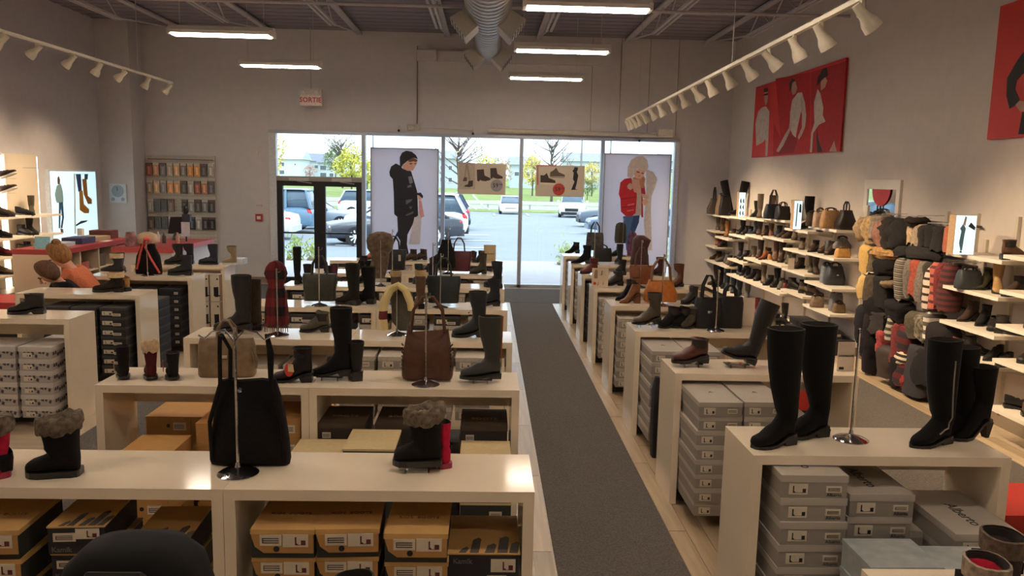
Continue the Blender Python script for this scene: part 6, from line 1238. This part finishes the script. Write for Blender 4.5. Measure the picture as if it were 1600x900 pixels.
banner(580.5, 684, 231, .22, 15.25, 'tall white window banner of a boy in a black puffer jacket', (580, 225), 5.29, [
    ('soft_shadow_print', (218, 216, 230), .0, [(360, 560), (420, 560), (400, 830), (310, 830)]),
    ('trousers', (30, 32, 42), .001, [(215, 595), (360, 595), (345, 660), (300, 750), (295, 830), (320, 950), (230, 950), (240, 800), (215, 760), (180, 840), (160, 930), (120, 930), (175, 800), (220, 720)]),
    ('puffer_jacket', NAV, .002, [(150, 230), (165, 185), (205, 160), (240, 180), (262, 205), (330, 225), (345, 275), (365, 340), (380, 395), (384, 470), (388, 590), (370, 605), (215, 602), (190, 580), (186, 400), (178, 290), (155, 265)]),
    ('sleeve_sheen', (120, 124, 148), .003, [(305, 270), (335, 265), (345, 320), (318, 330)]), ('sleeve_sheen', (104, 108, 134), .003, [(300, 345), (330, 335), (335, 355), (300, 362)]), ('sleeve_sheen', (96, 100, 128), .003, [(285, 465), (345, 450), (330, 475), (290, 500)]), ('sleeve_sheen', (96, 100, 128), .003, [(310, 515), (345, 515), (325, 540)]), ('sleeve_sheen', (90, 94, 120), .003, [(285, 585), (350, 555), (345, 575), (290, 595)]),
    ('jacket_seam', (10, 11, 18), .003, [(188, 448), (384, 452), (384, 458), (188, 455)]), ('jacket_seam', (10, 11, 18), .003, [(190, 510), (384, 514), (384, 520), (190, 517)]),
    ('cuff', NAV, .003, [(375, 405), (410, 402), (430, 430), (425, 450), (395, 425), (375, 420)]), ('hand', SKN, .002, [(385, 425), (405, 418), (425, 440), (412, 462), (390, 462)]), ('red_glove', (222, 168, 166), .002, [(392, 465), (415, 470), (440, 600), (410, 610), (395, 560)]),
    ('face', SKN, .003, [(258, 180), (300, 140), (360, 125), (384, 135), (378, 165), (365, 185), (345, 220), (300, 222), (265, 205)]), ('hair_fringe', (120, 84, 66), .004, [(300, 135), (345, 112), (384, 132), (370, 150), (350, 142), (318, 150)]),
    ('knit_hat', (20, 21, 30), .004, [(238, 180), (236, 110), (255, 72), (290, 55), (335, 64), (370, 92), (386, 125), (345, 112), (305, 135), (262, 172), (250, 192)]), ('eye', (50, 44, 50), .005, [(315, 160), (340, 158), (338, 166), (318, 168)]), ('eye', (50, 44, 50), .005, [(355, 160), (372, 158), (370, 166), (357, 167)]), ('mouth', (190, 120, 116), .005, [(330, 208), (345, 204), (342, 211)])])
banner(946, 1048, 240, .25, 15.25, 'tall white window banner of a girl in a red puffer jacket', (940, 230), 5.46, [
    ('soft_shadow_print', (206, 200, 204), .0, [(380, 190), (440, 210), (475, 270), (455, 350), (425, 420), (420, 520), (430, 880), (385, 880), (360, 640), (380, 420)]),
    ('jeans', (70, 108, 160), .001, [(182, 590), (325, 580), (318, 640), (275, 750), (262, 880), (210, 880), (195, 740)]), ('jeans_fold', (46, 78, 128), .002, [(272, 588), (325, 582), (315, 650), (262, 740), (245, 700)]),
    ('sweater', (196, 184, 180), .001, [(285, 330), (345, 330), (345, 580), (275, 580)]), ('puffer_jacket', (206, 40, 60), .002, [(160, 300), (195, 270), (250, 262), (300, 320), (300, 430), (290, 560), (262, 588), (205, 588), (165, 550), (160, 440), (146, 400)]),
    ('jacket_seam', (150, 20, 38), .003, [(162, 440), (240, 430), (298, 420), (298, 426), (240, 438), (164, 447)]), ('jacket_seam', (150, 20, 38), .003, [(165, 510), (290, 500), (290, 506), (166, 517)]), ('jacket_shine', (236, 130, 140), .003, [(220, 490), (280, 478), (278, 490), (222, 500)]), ('jacket_shine', (236, 120, 132), .003, [(215, 540), (275, 530), (272, 540), (218, 550)]),
    ('jacket_right', (200, 44, 62), .002, [(335, 320), (365, 320), (375, 400), (350, 430), (355, 600), (338, 595), (340, 420)]), ('mitten', (206, 178, 164), .004, [(216, 330), (240, 305), (275, 320), (270, 350), (245, 366), (222, 350)]), ('mitten', (206, 178, 164), .004, [(340, 395), (400, 410), (402, 440), (370, 440), (345, 425)]), ('hand', SKN, .004, [(352, 445), (385, 440), (398, 465), (370, 500), (345, 478)]),
    ('hair', (196, 140, 110), .003, [(262, 262), (350, 230), (372, 270), (360, 350), (325, 345), (300, 300)]), ('scarf', (216, 170, 160), .004, [(255, 275), (320, 275), (330, 340), (320, 400), (275, 380), (262, 320)]),
    ('face', (228, 182, 164), .004, [(285, 200), (325, 180), (370, 208), (355, 250), (325, 272), (290, 262), (278, 235)]), ('fur_hat', (214, 202, 200), .005, [(218, 250), (222, 170), (250, 110), (300, 78), (350, 75), (390, 110), (398, 170), (375, 212), (330, 180), (298, 185), (272, 240), (255, 262)]),
    ('eye', (60, 50, 52), .006, [(300, 205), (325, 212), (322, 220), (300, 214)]), ('eye', (60, 50, 52), .006, [(340, 216), (358, 222), (356, 229), (340, 224)]), ('mouth', (196, 108, 110), .006, [(312, 240), (330, 244), (322, 252)])])
def hang_sign(px0, px1, py0, py1, lab, org, sc, art, price, pc, tcol):
    y = 15.3; a = at(px0, py0, y=y); b = at(px1, py1, y=y); cx, cz = (a.x+b.x)/2, (a.z+b.z)/2; w, h = b.x-a.x, a.z-b.z
    r = ob('hanging_sign', G().box(-w/2, 0, -h/2, w/2, .012, h/2).me('hanging_sign', M((206, 194, 178), .5, 'board', var=.02)), loc=(cx, y, cz), label=lab, cat='sign')
    for s in (-1, 1): ob('hanging_wire', G().cyl((s*w*.42, .006, h/2), (s*w*.42, .275, WZ-.03-cz), .003, n=4).me('hanging_wire', jm), r)
    for nm, c, l, pts in art:
        ps = [at(org[0]+x/sc, org[1]+yy/sc, y=y) for x, yy in pts]
        ob(nm, G().plate([(p.x-cx, p.z-cz) for p in ps], lambda u, v, d: (u, -l-d, v), .001).me(nm, M(c, .5, 'ink', var=.08, scale=20, bump=0)), r)
    p = at(*pc, y=y); R = .115
    ob('price_dot', G().plate(ngon(p.x-cx, p.z-cz, R, 24), lambda u, v, d: (u, -.003-d, v), .001).me('price_dot', M(tcol, .5, 'ink', var=.03)), r)
    ob('lettering', uptext(price, .11, M((50, 44, 48), .5, 'ink'), True), r, (p.x-cx-.02, -.0055, p.z-cz)); ob('lettering', uptext('99$', .045, M((50, 44, 48), .5, 'ink'), True), r, (p.x-cx+.078, -.0055, p.z-cz+.02))
    return r
DB = (62, 48, 42)
hang_sign(715.5, 789.5, 254.5, 304.5, 'hanging window sign with brown ankle boots and a grey 59 dot', (680, 220), 5.0, [('photo_panel', (184, 172, 158), .0, [(185, 168), (310, 172), (312, 380), (185, 378)]),
    ('legs_picture', (160, 140, 128), .001, [(238, 180), (256, 180), (275, 305), (262, 310), (246, 210), (236, 290), (228, 285)]), ('boot_picture', DB, .002, [(262, 312), (295, 310), (294, 355), (265, 362), (228, 358), (232, 348), (255, 340)]), ('boot_picture', (96, 76, 64), .002, [(225, 285), (248, 285), (248, 316), (216, 316), (218, 308)]),
    ('boot_picture', DB, .002, [(325, 226), (380, 222), (385, 270), (430, 292), (434, 305), (395, 316), (360, 312), (352, 304), (346, 316), (328, 314)]), ('boot_picture', DB, .002, [(430, 214), (478, 212), (486, 258), (526, 280), (528, 294), (490, 298), (462, 292), (450, 286), (446, 297), (432, 296)])], '59', (776, 290), (150, 148, 152))
hang_sign(837.5, 912, 257.5, 308, 'hanging window sign with two sneakers, a boy and a red dot', (680, 220), 5.0, [('red_bar', (186, 70, 62), .0, [(797, 190), (945, 192), (945, 198), (805, 197), (805, 345), (797, 345)]), ('sneaker_picture', DB, .002, [(822, 268), (850, 270), (872, 252), (888, 290), (938, 310), (940, 330), (822, 325)]), ('sole_picture', (224, 214, 200), .002, [(822, 328), (942, 332), (938, 341), (822, 338)]),
    ('sneaker_picture', (92, 78, 64), .002, [(898, 245), (925, 230), (945, 210), (965, 245), (1010, 265), (1014, 280), (896, 278)]), ('sole_picture', (150, 138, 124), .002, [(896, 280), (1014, 284), (1006, 292), (898, 288)]),
    ('boy_picture', (34, 32, 38), .002, [(1072, 235), (1085, 220), (1088, 206), (1115, 208), (1115, 222), (1106, 245), (1118, 270), (1112, 300), (1104, 340), (1094, 375), (1112, 382), (1062, 384), (1075, 350), (1088, 320), (1076, 300), (1082, 250)])], '59', (873, 296), (190, 64, 60))

# ================================================================== OUTSIDE
def gz(y): return -.1-.0165*(y-21) if y < 70 else (-.91 if y < 88 else -.91+1.95*(y-88)/97)
ASP = M((138, 144, 152), .9, 'asphalt', var=.06, scale=.6, bump=.02); CON = M((172, 166, 168), .85, 'concrete', var=.04, scale=2)
GRS = M((126, 140, 74), 1, 'grass', var=.25, scale=.8, bump=.3); RD = M((160, 162, 168), .9, 'asphalt', var=.05, scale=.5)
struct('ground_sidewalk', G().box(-30, FY+.2, -.4, 30, 20.9, -.03), CON)
g = G(); g.hexa([(-60, 20.9, -1.5), (60, 20.9, -1.5), (60, 70, -2), (-60, 70, -2), (-60, 20.9, gz(20.9)), (60, 20.9, gz(20.9)), (60, 70, gz(70)), (-60, 70, gz(70))]); struct('ground_parking_lot', g, ASP)
struct('ground_grass_strip', G().box(-90, 70, -2, 90, 75, -.86), GRS); struct('ground_road', G().box(-120, 75, -2, 120, 88, -.93), RD)
g = G(); g.hexa([(-160, 88, -2.5), (160, 88, -2.5), (200, 240, -2.5), (-200, 240, -2.5), (-160, 88, -.91), (160, 88, -.91), (200, 240, 1.6), (-200, 240, 1.6)]); struct('ground_far_lawn', g, GRS)
wl = M((226, 226, 222), .8, 'road_paint')
def onlot(px, py):
    y = 40
    for _ in range(12): y = at(px, py, z=gz(y)).y
    return at(px, py, z=gz(y))
for i, px in enumerate((772, 824, 873, 925, 720)):
    p = onlot(px, 336); ob('parking_line', G().box(-.07, -2.4, 0, .07, 2.4, .012).me('parking_line', wl), loc=(p.x, p.y, gz(p.y)+.03), rot=(-.0165, 0, 0), label='white parking bay line on the far side of the lot, %s' % ('left of the white sedan', 'right of the white sedan', 'left of the white pickup', 'right of the white pickup', 'farthest left')[i], cat='road marking', group='far bay lines')
for i, (px, py) in enumerate(((735, 377), (735, 368), (736, 388), (905, 345), (912, 352), (905, 365))):
    p = onlot(px, py); ob('parking_line', G().box(-2.6, -.06, 0, 2.6, .06, .012).me('parking_line', wl), loc=(p.x+(-1.8 if px < 800 else 2.2), p.y, gz(p.y)+.02), rot=(-.0165, 0, 0), label='white cross bay line %s, %s one' % ('beside the white SUV' if px < 800 else 'beside the grey cars', ORD[i % 3]), cat='road marking', group='side bay lines')
p = onlot(700, 311)
r = ob('guard_rail', None, loc=(2, 76.5, -.9), label='long pale guard rail along the road beyond the lot', cat='guard rail')
ob('rail_beam', G().box(-30, 0, .45, 30, .08, .78).me('rail_beam', M((200, 202, 206), .5, 'steel')), r)
for i in range(16): ob('rail_post', G().box(-30+i*4, .08, 0, -29.85+i*4, .2, .7).me('rail_post', M((150, 150, 150), .6, 'steel')), r)
def bikerack(px):
    p = onlot(px, 322); return ob('lot_barrier', G().tube([(-1.2, 0, 1.6), (0, 0, .3), (.6, 0, .05)], .08, 5).me('lot_barrier', M((206, 204, 204), .6, 'steel')), loc=(p.x, 72, -.86), label='slanted grey barrier pole at the lot edge, %s' % ('left one' if px < 745 else 'right one'), cat='barrier')
bikerack(738); bikerack(756)

TIRE = M((34, 34, 36), .8, 'rubber'); RIM = M((226, 228, 232), .35, 'alloy'); WIN = M((88, 104, 118), .08, 'car_glass', var=.1, scale=2, bump=0); BL = M((30, 30, 32), .5, 'plastic'); TL = M((196, 36, 44), .3, 'tail_lamp'); HL = M((226, 230, 234), .15, 'head_lamp')
def car(kind, col, loc, rz, label, rough=.25):
    L, Wd, hood, belt, roof, c0, c1, r0, r1 = {'sedan': (4.6, 1.8, .82, .95, 1.45, -.85, 1.75, -.1, 1.0), 'suv': (4.6, 1.88, 1.0, 1.08, 1.72, -.9, 2.2, -.2, 1.85), 'van': (4.9, 1.95, 1.0, 1.05, 1.78, -1.5, 2.4, -.6, 2.2), 'pickup': (5.2, 1.95, 1.1, 1.15, 1.85, -.75, 1.1, -.1, .8)}[kind]
    a = L/2; paint = M(col, rough, 'car_paint', var=.02, scale=3, bump=0, spec=.6)
    sec = lambda x, w, zb, zt: [(x, w*sgn(cos(t), .35), (zb+zt)/2+(zt-zb)/2*sgn(sin(t), .4)) for t in [2*pi*i/16+pi/16 for i in range(16)]]
    h = Wd/2; rear = belt if kind != 'pickup' else 1.05
    g = G().loft([sec(-a, h*.72, .35, hood*.72), sec(-a+.08, h*.9, .25, hood*.86), sec(-a+.5, h, .22, hood*.95), sec(c0-.1, h, .22, hood+.02), sec(c0+.3, h, .22, belt), sec(c1-.4, h, .22, rear+.02), sec(a-.35, h*.99, .25, rear), sec(a-.06, h*.93, .28, rear*.93), sec(a, h*.85, .36, rear*.8)])
    r = ob('car', g.me('car_body', paint, True, 35), loc=loc, rz=rz, label=label, cat='car')
    ob('windows', G().loft([[(x, w*sgn(cos(t), .4), zb+(zt-zb)*(.5+.5*sgn(sin(t), .4))) for t in [2*pi*i/16+pi/16 for i in range(16)]] for x, w, zb, zt in ((c0, h*.86, belt-.1, belt), (r0, h*.80, belt-.1, roof-.04), (r1, h*.79, belt-.1, roof-.04), (c1, h*.84, belt-.1, belt))]).me('windows', WIN, True, 50), r)
    ob('roof', G().loft([[(x, w*sgn(cos(t), .5), z+.03*sgn(sin(t), .5)) for t in [2*pi*i/12 for i in range(12)]] for x, w, z in ((r0-.06, h*.74, roof-.04), (r0+.2, h*.79, roof-.015), (r1-.2, h*.79, roof-.015), (r1+.08, h*.74, roof-.045))]).me('roof', paint, True, 40), r)
    for s in (-1, 1):
        g = G()
        pil = ((c0, r0), (r0+(r1-r0)*.42, r0+(r1-r0)*.42), (c1, r1)) if kind != 'van' else ((c0, r0), (.3, .3), (1.4, 1.4), (c1, r1))
        for xb, xt in pil: g.hexa([(xb-.05, s*h*.87, belt-.03), (xb+.05, s*h*.87, belt-.03), (xb+.05, s*h*.84, belt-.03), (xb-.05, s*h*.84, belt-.03), (xt-.04, s*h*.81, roof-.03), (xt+.04, s*h*.81, roof-.03), (xt+.04, s*h*.76, roof-.03), (xt-.04, s*h*.76, roof-.03)])
        ob('pillars', g.me('pillars', paint), r)
        ob('headlight', G().ball((-a+.22, s*h*.72, hood*.74), .2, .16, .09).me('headlight', HL, True), r); ob('taillight', G().ball((a-.14, s*h*.80, rear*.80), .14, .13, .15 if kind in ('suv', 'van') else .09).me('taillight', TL, True), r)
        ob('mirror', G().ball((c0+.25, s*(h+.1), belt+.03), .08, .12, .08).me('mirror', paint, True), r)
        for x in (-a+.85, a-.9):
            wv_ = .34 if kind in ('suv', 'pickup') else .32
            w = ob('wheel', G().cyl((x, s*(h-.2), wv_), (x, s*(h+.015), wv_), wv_, n=20).me('wheel', TIRE), r)
            rm = G(); rm.cyl((x, s*(h+.016), wv_), (x, s*(h+.022), wv_), wv_*.2, n=10)
            for k in range(10):
                t = 2*pi*k/10; rm.hexa([(x+wv_*.15*cos(t-.3), s*(h+.016), wv_+wv_*.15*sin(t-.3)), (x+wv_*.15*cos(t+.3), s*(h+.016), wv_+wv_*.15*sin(t+.3)), (x+wv_*.66*cos(t+.12), s*(h+.016), wv_+wv_*.66*sin(t+.12)), (x+wv_*.66*cos(t-.12), s*(h+.016), wv_+wv_*.66*sin(t-.12))]+[(x+wv_*.15*cos(t-.3), s*(h+.024), wv_+wv_*.15*sin(t-.3)), (x+wv_*.15*cos(t+.3), s*(h+.024), wv_+wv_*.15*sin(t+.3)), (x+wv_*.66*cos(t+.12), s*(h+.024), wv_+wv_*.66*sin(t+.12)), (x+wv_*.66*cos(t-.12), s*(h+.024), wv_+wv_*.66*sin(t-.12))])
            ob('rim', rm.me('rim', RIM), w)
    ob('grille', G().box(-a-.01, -h*.5, .5, -a+.12, h*.5, hood*.66).me('grille', BL), r); ob('front_bumper', G().box(-a-.03, -h*.8, .26, -a+.2, h*.8, .46).me('front_bumper', BL if kind in ('suv', 'pickup') else paint), r); ob('rear_bumper', G().box(a-.2, -h*.85, .28, a+.04, h*.85, .5).me('rear_bumper', BL if kind == 'suv' else paint), r)
    return r
def park(kind, col, y, px_end, face, label, rz=0, end='front'):
    """stand a car at depth y so that one end sits at photo column px_end"""
    L = {'sedan': 4.6, 'suv': 4.6, 'van': 4.9, 'pickup': 5.2}[kind]; z = gz(y)
    x = px_x(px_end, y, z+.6)
    if face == 'left': x += L/2 if end == 'front' else -L/2; a = 0
    elif face == 'right': x += -L/2 if end == 'front' else L/2; a = pi
    else: a = pi/2
    c = car(kind, col, (x, y, z), a+radians(rz), label); c.rotation_euler[0] = 0; return c
park('sedan', (226, 226, 226), 66, 797, 'cam', 'white sedan facing the shop on the far side of the lot', 0)
park('pickup', (222, 222, 222), 61, 895, 'cam', 'white pickup truck facing the shop on the far side of the lot', -8)
park('suv', (96, 104, 118), 44, 903, 'left', 'dark grey SUV on the right of the lot, front to the left')
park('sedan', (88, 104, 126), 36.5, 917, 'left', 'blue grey hatchback in front of the dark grey SUV')
park('van', (104, 136, 160), 33.5, 494, 'left', 'blue minivan seen through the left glass door', 0, 'rear')
park('sedan', (228, 226, 226), 29, 462, 'left', 'white sedan rear end at the left edge of the left door', 0, 'rear')
c_ = park('sedan', (58, 60, 70), 26.5, 498, 'left', 'dark grey sedan with spoked wheels behind the right glass door', 22); c_.location.y += .9
park('sedan', (132, 140, 156), 36.5, 567, 'right', 'silver blue sedan behind the dark grey one', 0)
park('suv', (226, 226, 226), 46, 470, 'left', 'white SUV far behind the blue minivan', 0, 'rear')
park('suv', (220, 220, 222), 52, 531, 'right', 'white SUV with red lights far behind the doors', 0, 'rear')
park('sedan', (224, 224, 226), 41, 533, 'left', 'white sedan between the silver sedan and banner')
park('suv', (232, 230, 230), 30.5, 731, 'left', 'white SUV rear with red lamp right of the boy banner', 0, 'rear')
park('suv', (62, 72, 92), 38, 734, 'left', 'dark blue SUV behind the white SUV', 0, 'rear')
park('suv', (70, 110, 130), 30, 1047, 'left', 'teal car glimpsed at the right window edge')
# ---- buildings
SID = M((206, 212, 220), .8, 'siding', var=.03, scale=3); ROF = M((128, 132, 144), .9, 'shingle', var=.1, scale=2); ROF2 = M((150, 152, 160), .9, 'shingle', var=.1, scale=2)
DW = M((92, 100, 112), .2, 'window_glass')
def house(px0, px1, pyt, pyb, y, roofh, label, wins, wall=SID, roof=ROF, depth=9, gable='x'):
    a = at(px0, pyb, y=y); b = at(px1, pyt, y=y); w = b.x-a.x; zt = b.z; zb = min(a.z, gz(y))-1
    r = ob('house', G().box(0, 0, zb-zt, w, depth, 0).me('wall', wall), loc=(a.x, y, zt), label=label, cat='house')
    g = G()
    if gable == 'x': g.add([(-.4, -.5, 0), (w+.4, -.5, 0), (w+.4, depth+.5, 0), (-.4, depth+.5, 0), (-.4, depth/2, roofh), (w+.4, depth/2, roofh)], [(0, 1, 5, 4), (2, 3, 4, 5), (1, 2, 5), (3, 0, 4), (0, 3, 2, 1)])
    else: g.add([(-.4, -.4, 0), (w+.4, -.4, 0), (w+.4, depth, 0), (-.4, depth, 0), (w/2, -.4, roofh), (w/2, depth, roofh)], [(0, 4, 5, 3), (1, 2, 5, 4), (0, 1, 4), (2, 3, 5), (0, 3, 2, 1)])
    ob('roof', g.me('roof', roof if gable == 'x' else roof), r)
    for (u, v, uw, vh) in wins:
        f = ob('window', G().box(u*w, -.08, -v*(zt-a.z)-vh, u*w+uw, .02, -v*(zt-a.z)).me('window', M((226, 228, 230), .6, 'trim')), r); ob('pane', G().box(u*w+.1, -.1, -v*(zt-a.z)-vh+.1, u*w+uw-.1, -.075, -v*(zt-a.z)-.1).me('pane', DW), f)
    return r
house(427, 470, 249, 279, 180, 2.2, 'white two storey house seen above the left door', [(.22, .15, 1.2, 1.0), (.22, .55, 1.2, 1.0), (.05, .55, .9, 1.4), (.75, .2, .5, .5)], SID, M((190, 196, 206), .9, 'shingle'), 9)
house(470, 508, 252, 280, 206, 2.0, 'grey roofed house behind the pink bush', [(.1, .2, 1.2, 1), (.55, .2, 1.2, 1), (.1, .6, 1.2, 1)], M((176, 184, 192), .8, 'siding'))
house(497, 545, 255, 280, 188, 2.0, 'grey apartment house with blue balconies above the doors', [(.06, .15, 1.6, 1.2), (.06, .58, 1.6, 1.2), (.36, .2, 1.1, 1.0), (.36, .6, 1.1, 1.0), (.7, .2, 1.1, 1), (.7, .6, 1.1, 1)], M((190, 198, 208), .8, 'siding'))
house(797, 836, 258, 292, 150, 1.6, 'pale long house behind the yellow trees, centre window', [(.15, .3, 1, .9), (.6, .3, 1, .9)], M((190, 202, 214), .8, 'siding'), ROF2)
house(884, 944, 253, 290, 160, 1.8, 'pale house with grey roof right of the sneaker sign', [(.2, .3, 1, .9), (.5, .3, 1, .9), (.8, .3, 1, .9)], M((196, 204, 212), .8, 'siding'), ROF2)
house(684, 716, 248, 300, 140, 1.5, 'grey house glimpsed right of the boy banner', [(.1, .2, .8, .9), (.5, .2, .8, .9), (.1, .55, .8, .9), (.5, .55, .8, .9)], M((186, 192, 200), .8, 'siding'), ROF2)
house(1036, 1062, 252, 290, 150, 1.5, 'pale blue house at the right window edge', [(.3, .3, 1, .9)], M((160, 182, 196), .8, 'siding'), ROF2)
# ---- trees
BARK = M((96, 84, 80), .9, 'bark', var=.2)
def leafmat(c): return M(c, .8, 'leaves', var=.3, scale=.8, bump=0)
def tree(px, pyb, pyt, y, wpx, leaf, density, label, bare=False, cat='tree', name='tree'):
    zb = gz(y); x = px_x(px, y, zb+2); top = at(px, pyt, y=y).z; h = top-zb; w = wpx*y/FPX; rnd = random.Random(int(px*7+y))
    r = ob(name, None, loc=(x, y, zb), label=label, cat=cat)
    ob('trunk', G().tube([(0, 0, -.3), (.05*h*.2, 0, h*.3), (-.02*h, 0, h*.6), (0, 0, h*(.95 if bare else .75))], [h*.022, h*.017, h*.011, h*.003], 6).me('trunk', BARK), r)
    g = G(); tips = []
    for k in range(26 if bare else 12):
        z0 = h*rnd.uniform(.25, .8); an = rnd.uniform(0, 2*pi); l = w*.5*rnd.uniform(.6, 1.05)*(1-.45*max(0, z0/h-.5)); e = Vector((cos(an)*l, sin(an)*l*.7, min(h*.98, z0+h*rnd.uniform(.14, .34))))
        m = Vector((e.x*.45, e.y*.45, z0+(e.z-z0)*.4)); g.tube([(0, 0, z0), m, e], [h*.008*(1.7 if bare else 1), h*.005*(1.7 if bare else 1), h*.0025], 4); tips.append(e)
        if bare:
            for q in range(4):
                t = rnd.uniform(.3, .95); s0 = m.lerp(e, t); e2 = s0+Vector((rnd.uniform(-1, 1), rnd.uniform(-1, 1), rnd.uniform(.3, 1.3)))*h*.10; g.cyl(s0, e2, h*.004, h*.0018, 4); tips.append(e2)
    b = ob('branches', g.me('branches', BARK), r); b['kind'] = 'stuff'
    if density:
        g = G(); s = h*.028 if not bare else h*.016
        for k in range(density):
            if bare: p = rnd.choice(tips)+Vector((rnd.gauss(0, 1), rnd.gauss(0, 1), rnd.gauss(0, 1)))*h*.02
            else:
                a_, u = rnd.uniform(0, 2*pi), rnd.uniform(-1, 1); rr = rnd.uniform(.45, 1)**.5; q = sqrt(1-u*u)
                lump = 1+.22*sin(3*a_+px)+.2*sin(4*u+px)
                p = Vector((cos(a_)*q*rr*w*.5*lump, sin(a_)*q*rr*w*.42*lump, h*.60+u*rr*h*.40*lump))
            d = Vector((rnd.uniform(-1, 1), rnd.uniform(-1, 1), rnd.uniform(-1, 1))).normalized(); v = d.orthogonal().normalized(); ss = s*rnd.uniform(.6, 1.3)
            g.add([p-d*ss, p+v*ss*.6, p+d*ss, p-v*ss*.6], [(0, 1, 2, 3)])
        f = ob('foliage', g.me('foliage', leafmat(leaf)), r); f['kind'] = 'stuff'
YG = (196, 190, 84); YL = (214, 196, 96); GR = (110, 130, 84); TN = (178, 150, 110)
tree(421, 282, 205, 95, 40, (204, 186, 104), 700, 'yellow leaved tree at the left edge of the window')
tree(549, 290, 228, 110, 48, YG, 1500, 'bright yellow green tree above the right glass door')
tree(524, 282, 226, 175, 34, GR, 900, 'dark green tree behind the houses over the doors')
tree(535, 290, 205, 130, 60, (180, 168, 130), 160, 'tall bare tree behind the yellow green one', True)
tree(573, 300, 240, 100, 22, YG, 500, 'yellow green tree beside the boy banner')
tree(484, 290, 257, 150, 20, (176, 128, 112), 500, 'pinkish brown small tree before the grey house')
tree(716, 305, 205, 92, 90, (190, 166, 120), 260, 'large bare tree left of the centre mullion', True)
tree(862, 305, 208, 98, 76, (190, 160, 110), 130, 'bare tree above the sneaker sign', True)
tree(760, 300, 242, 120, 34, YG, 900, 'yellow green tree above the ankle boot sign')
tree(788, 300, 246, 135, 22, TN, 600, 'tan leaved tree right of the ankle boot sign')
tree(776, 298, 244, 150, 20, GR, 500, 'small green tree behind the tan leaved one')
tree(832, 302, 240, 115, 36, YL, 1000, 'golden tree between the mullion and sneaker sign')
tree(925, 300, 250, 118, 34, (206, 184, 100), 900, 'golden tree right of the sneaker sign')
tree(918, 304, 278, 105, 30, (78, 104, 56), 900, 'dark green bush by the white pickup', False, 'bush', 'bush')
tree(1054, 302, 268, 110, 18, YG, 400, 'yellow green tree at the right window edge')
for i, (px, c) in enumerate(((461, (150, 168, 86)), (493, (168, 180, 96)), (882, (170, 184, 110)), (1052, (150, 170, 90)))):
    y = 20.2; x = px_x(px, y, 0); rnd = random.Random(px); g = G()
    for k in range(160):
        p = Vector((rnd.gauss(0, .13), rnd.gauss(0, .1), abs(rnd.gauss(.25, .17)))); d = Vector((rnd.uniform(-1, 1), rnd.uniform(-1, 1), rnd.uniform(0, 1.4))).normalized()*rnd.uniform(.05, .1); v = d.orthogonal().normalized()*.018
        g.add([p-d, p+v, p+d, p-v], [(0, 1, 2, 3)])
    r = ob('grass_tuft', G().box(-.18, -.15, 0, .18, .15, .05).me('soil_patch', M((120, 104, 84), .9, 'soil')), loc=(x, y, -.03), label='small green shrub at the sidewalk edge, %s from the left' % ORD[i], cat='shrub')
    f = ob('foliage', g.me('foliage', leafmat(c)), r); f['kind'] = 'stuff'
# poles and wires
for i, (px, y) in enumerate(((908, 100), (953, 95), (583, 112))):
    x = px_x(px, y, 3); r = ob('utility_pole', G().cyl((0, 0, -2), (0, 0, 10), .13, .09, 8).me('utility_pole', M((140, 138, 140), .8, 'wood_pole')), loc=(x, y, gz(y)), label='thin utility pole beyond the road, %s from the right' % ('second', 'first', 'third')[i], cat='pole')
    ob('cross_arm', G().box(-.9, -.05, 9.2, .9, .05, 9.35).me('cross_arm', M((130, 126, 126), .8, 'wood_pole')), r)
for i, z in enumerate((7.4, 8.0, 8.7)): ob('power_line', G().cyl((-60, 98, z), (60, 98, z+.3), .025, n=4).me('power_line', M((120, 118, 122), .7, 'cable')), label='power line strung above the road, %s from the ground' % ORD[i], cat='cable', group='power lines')
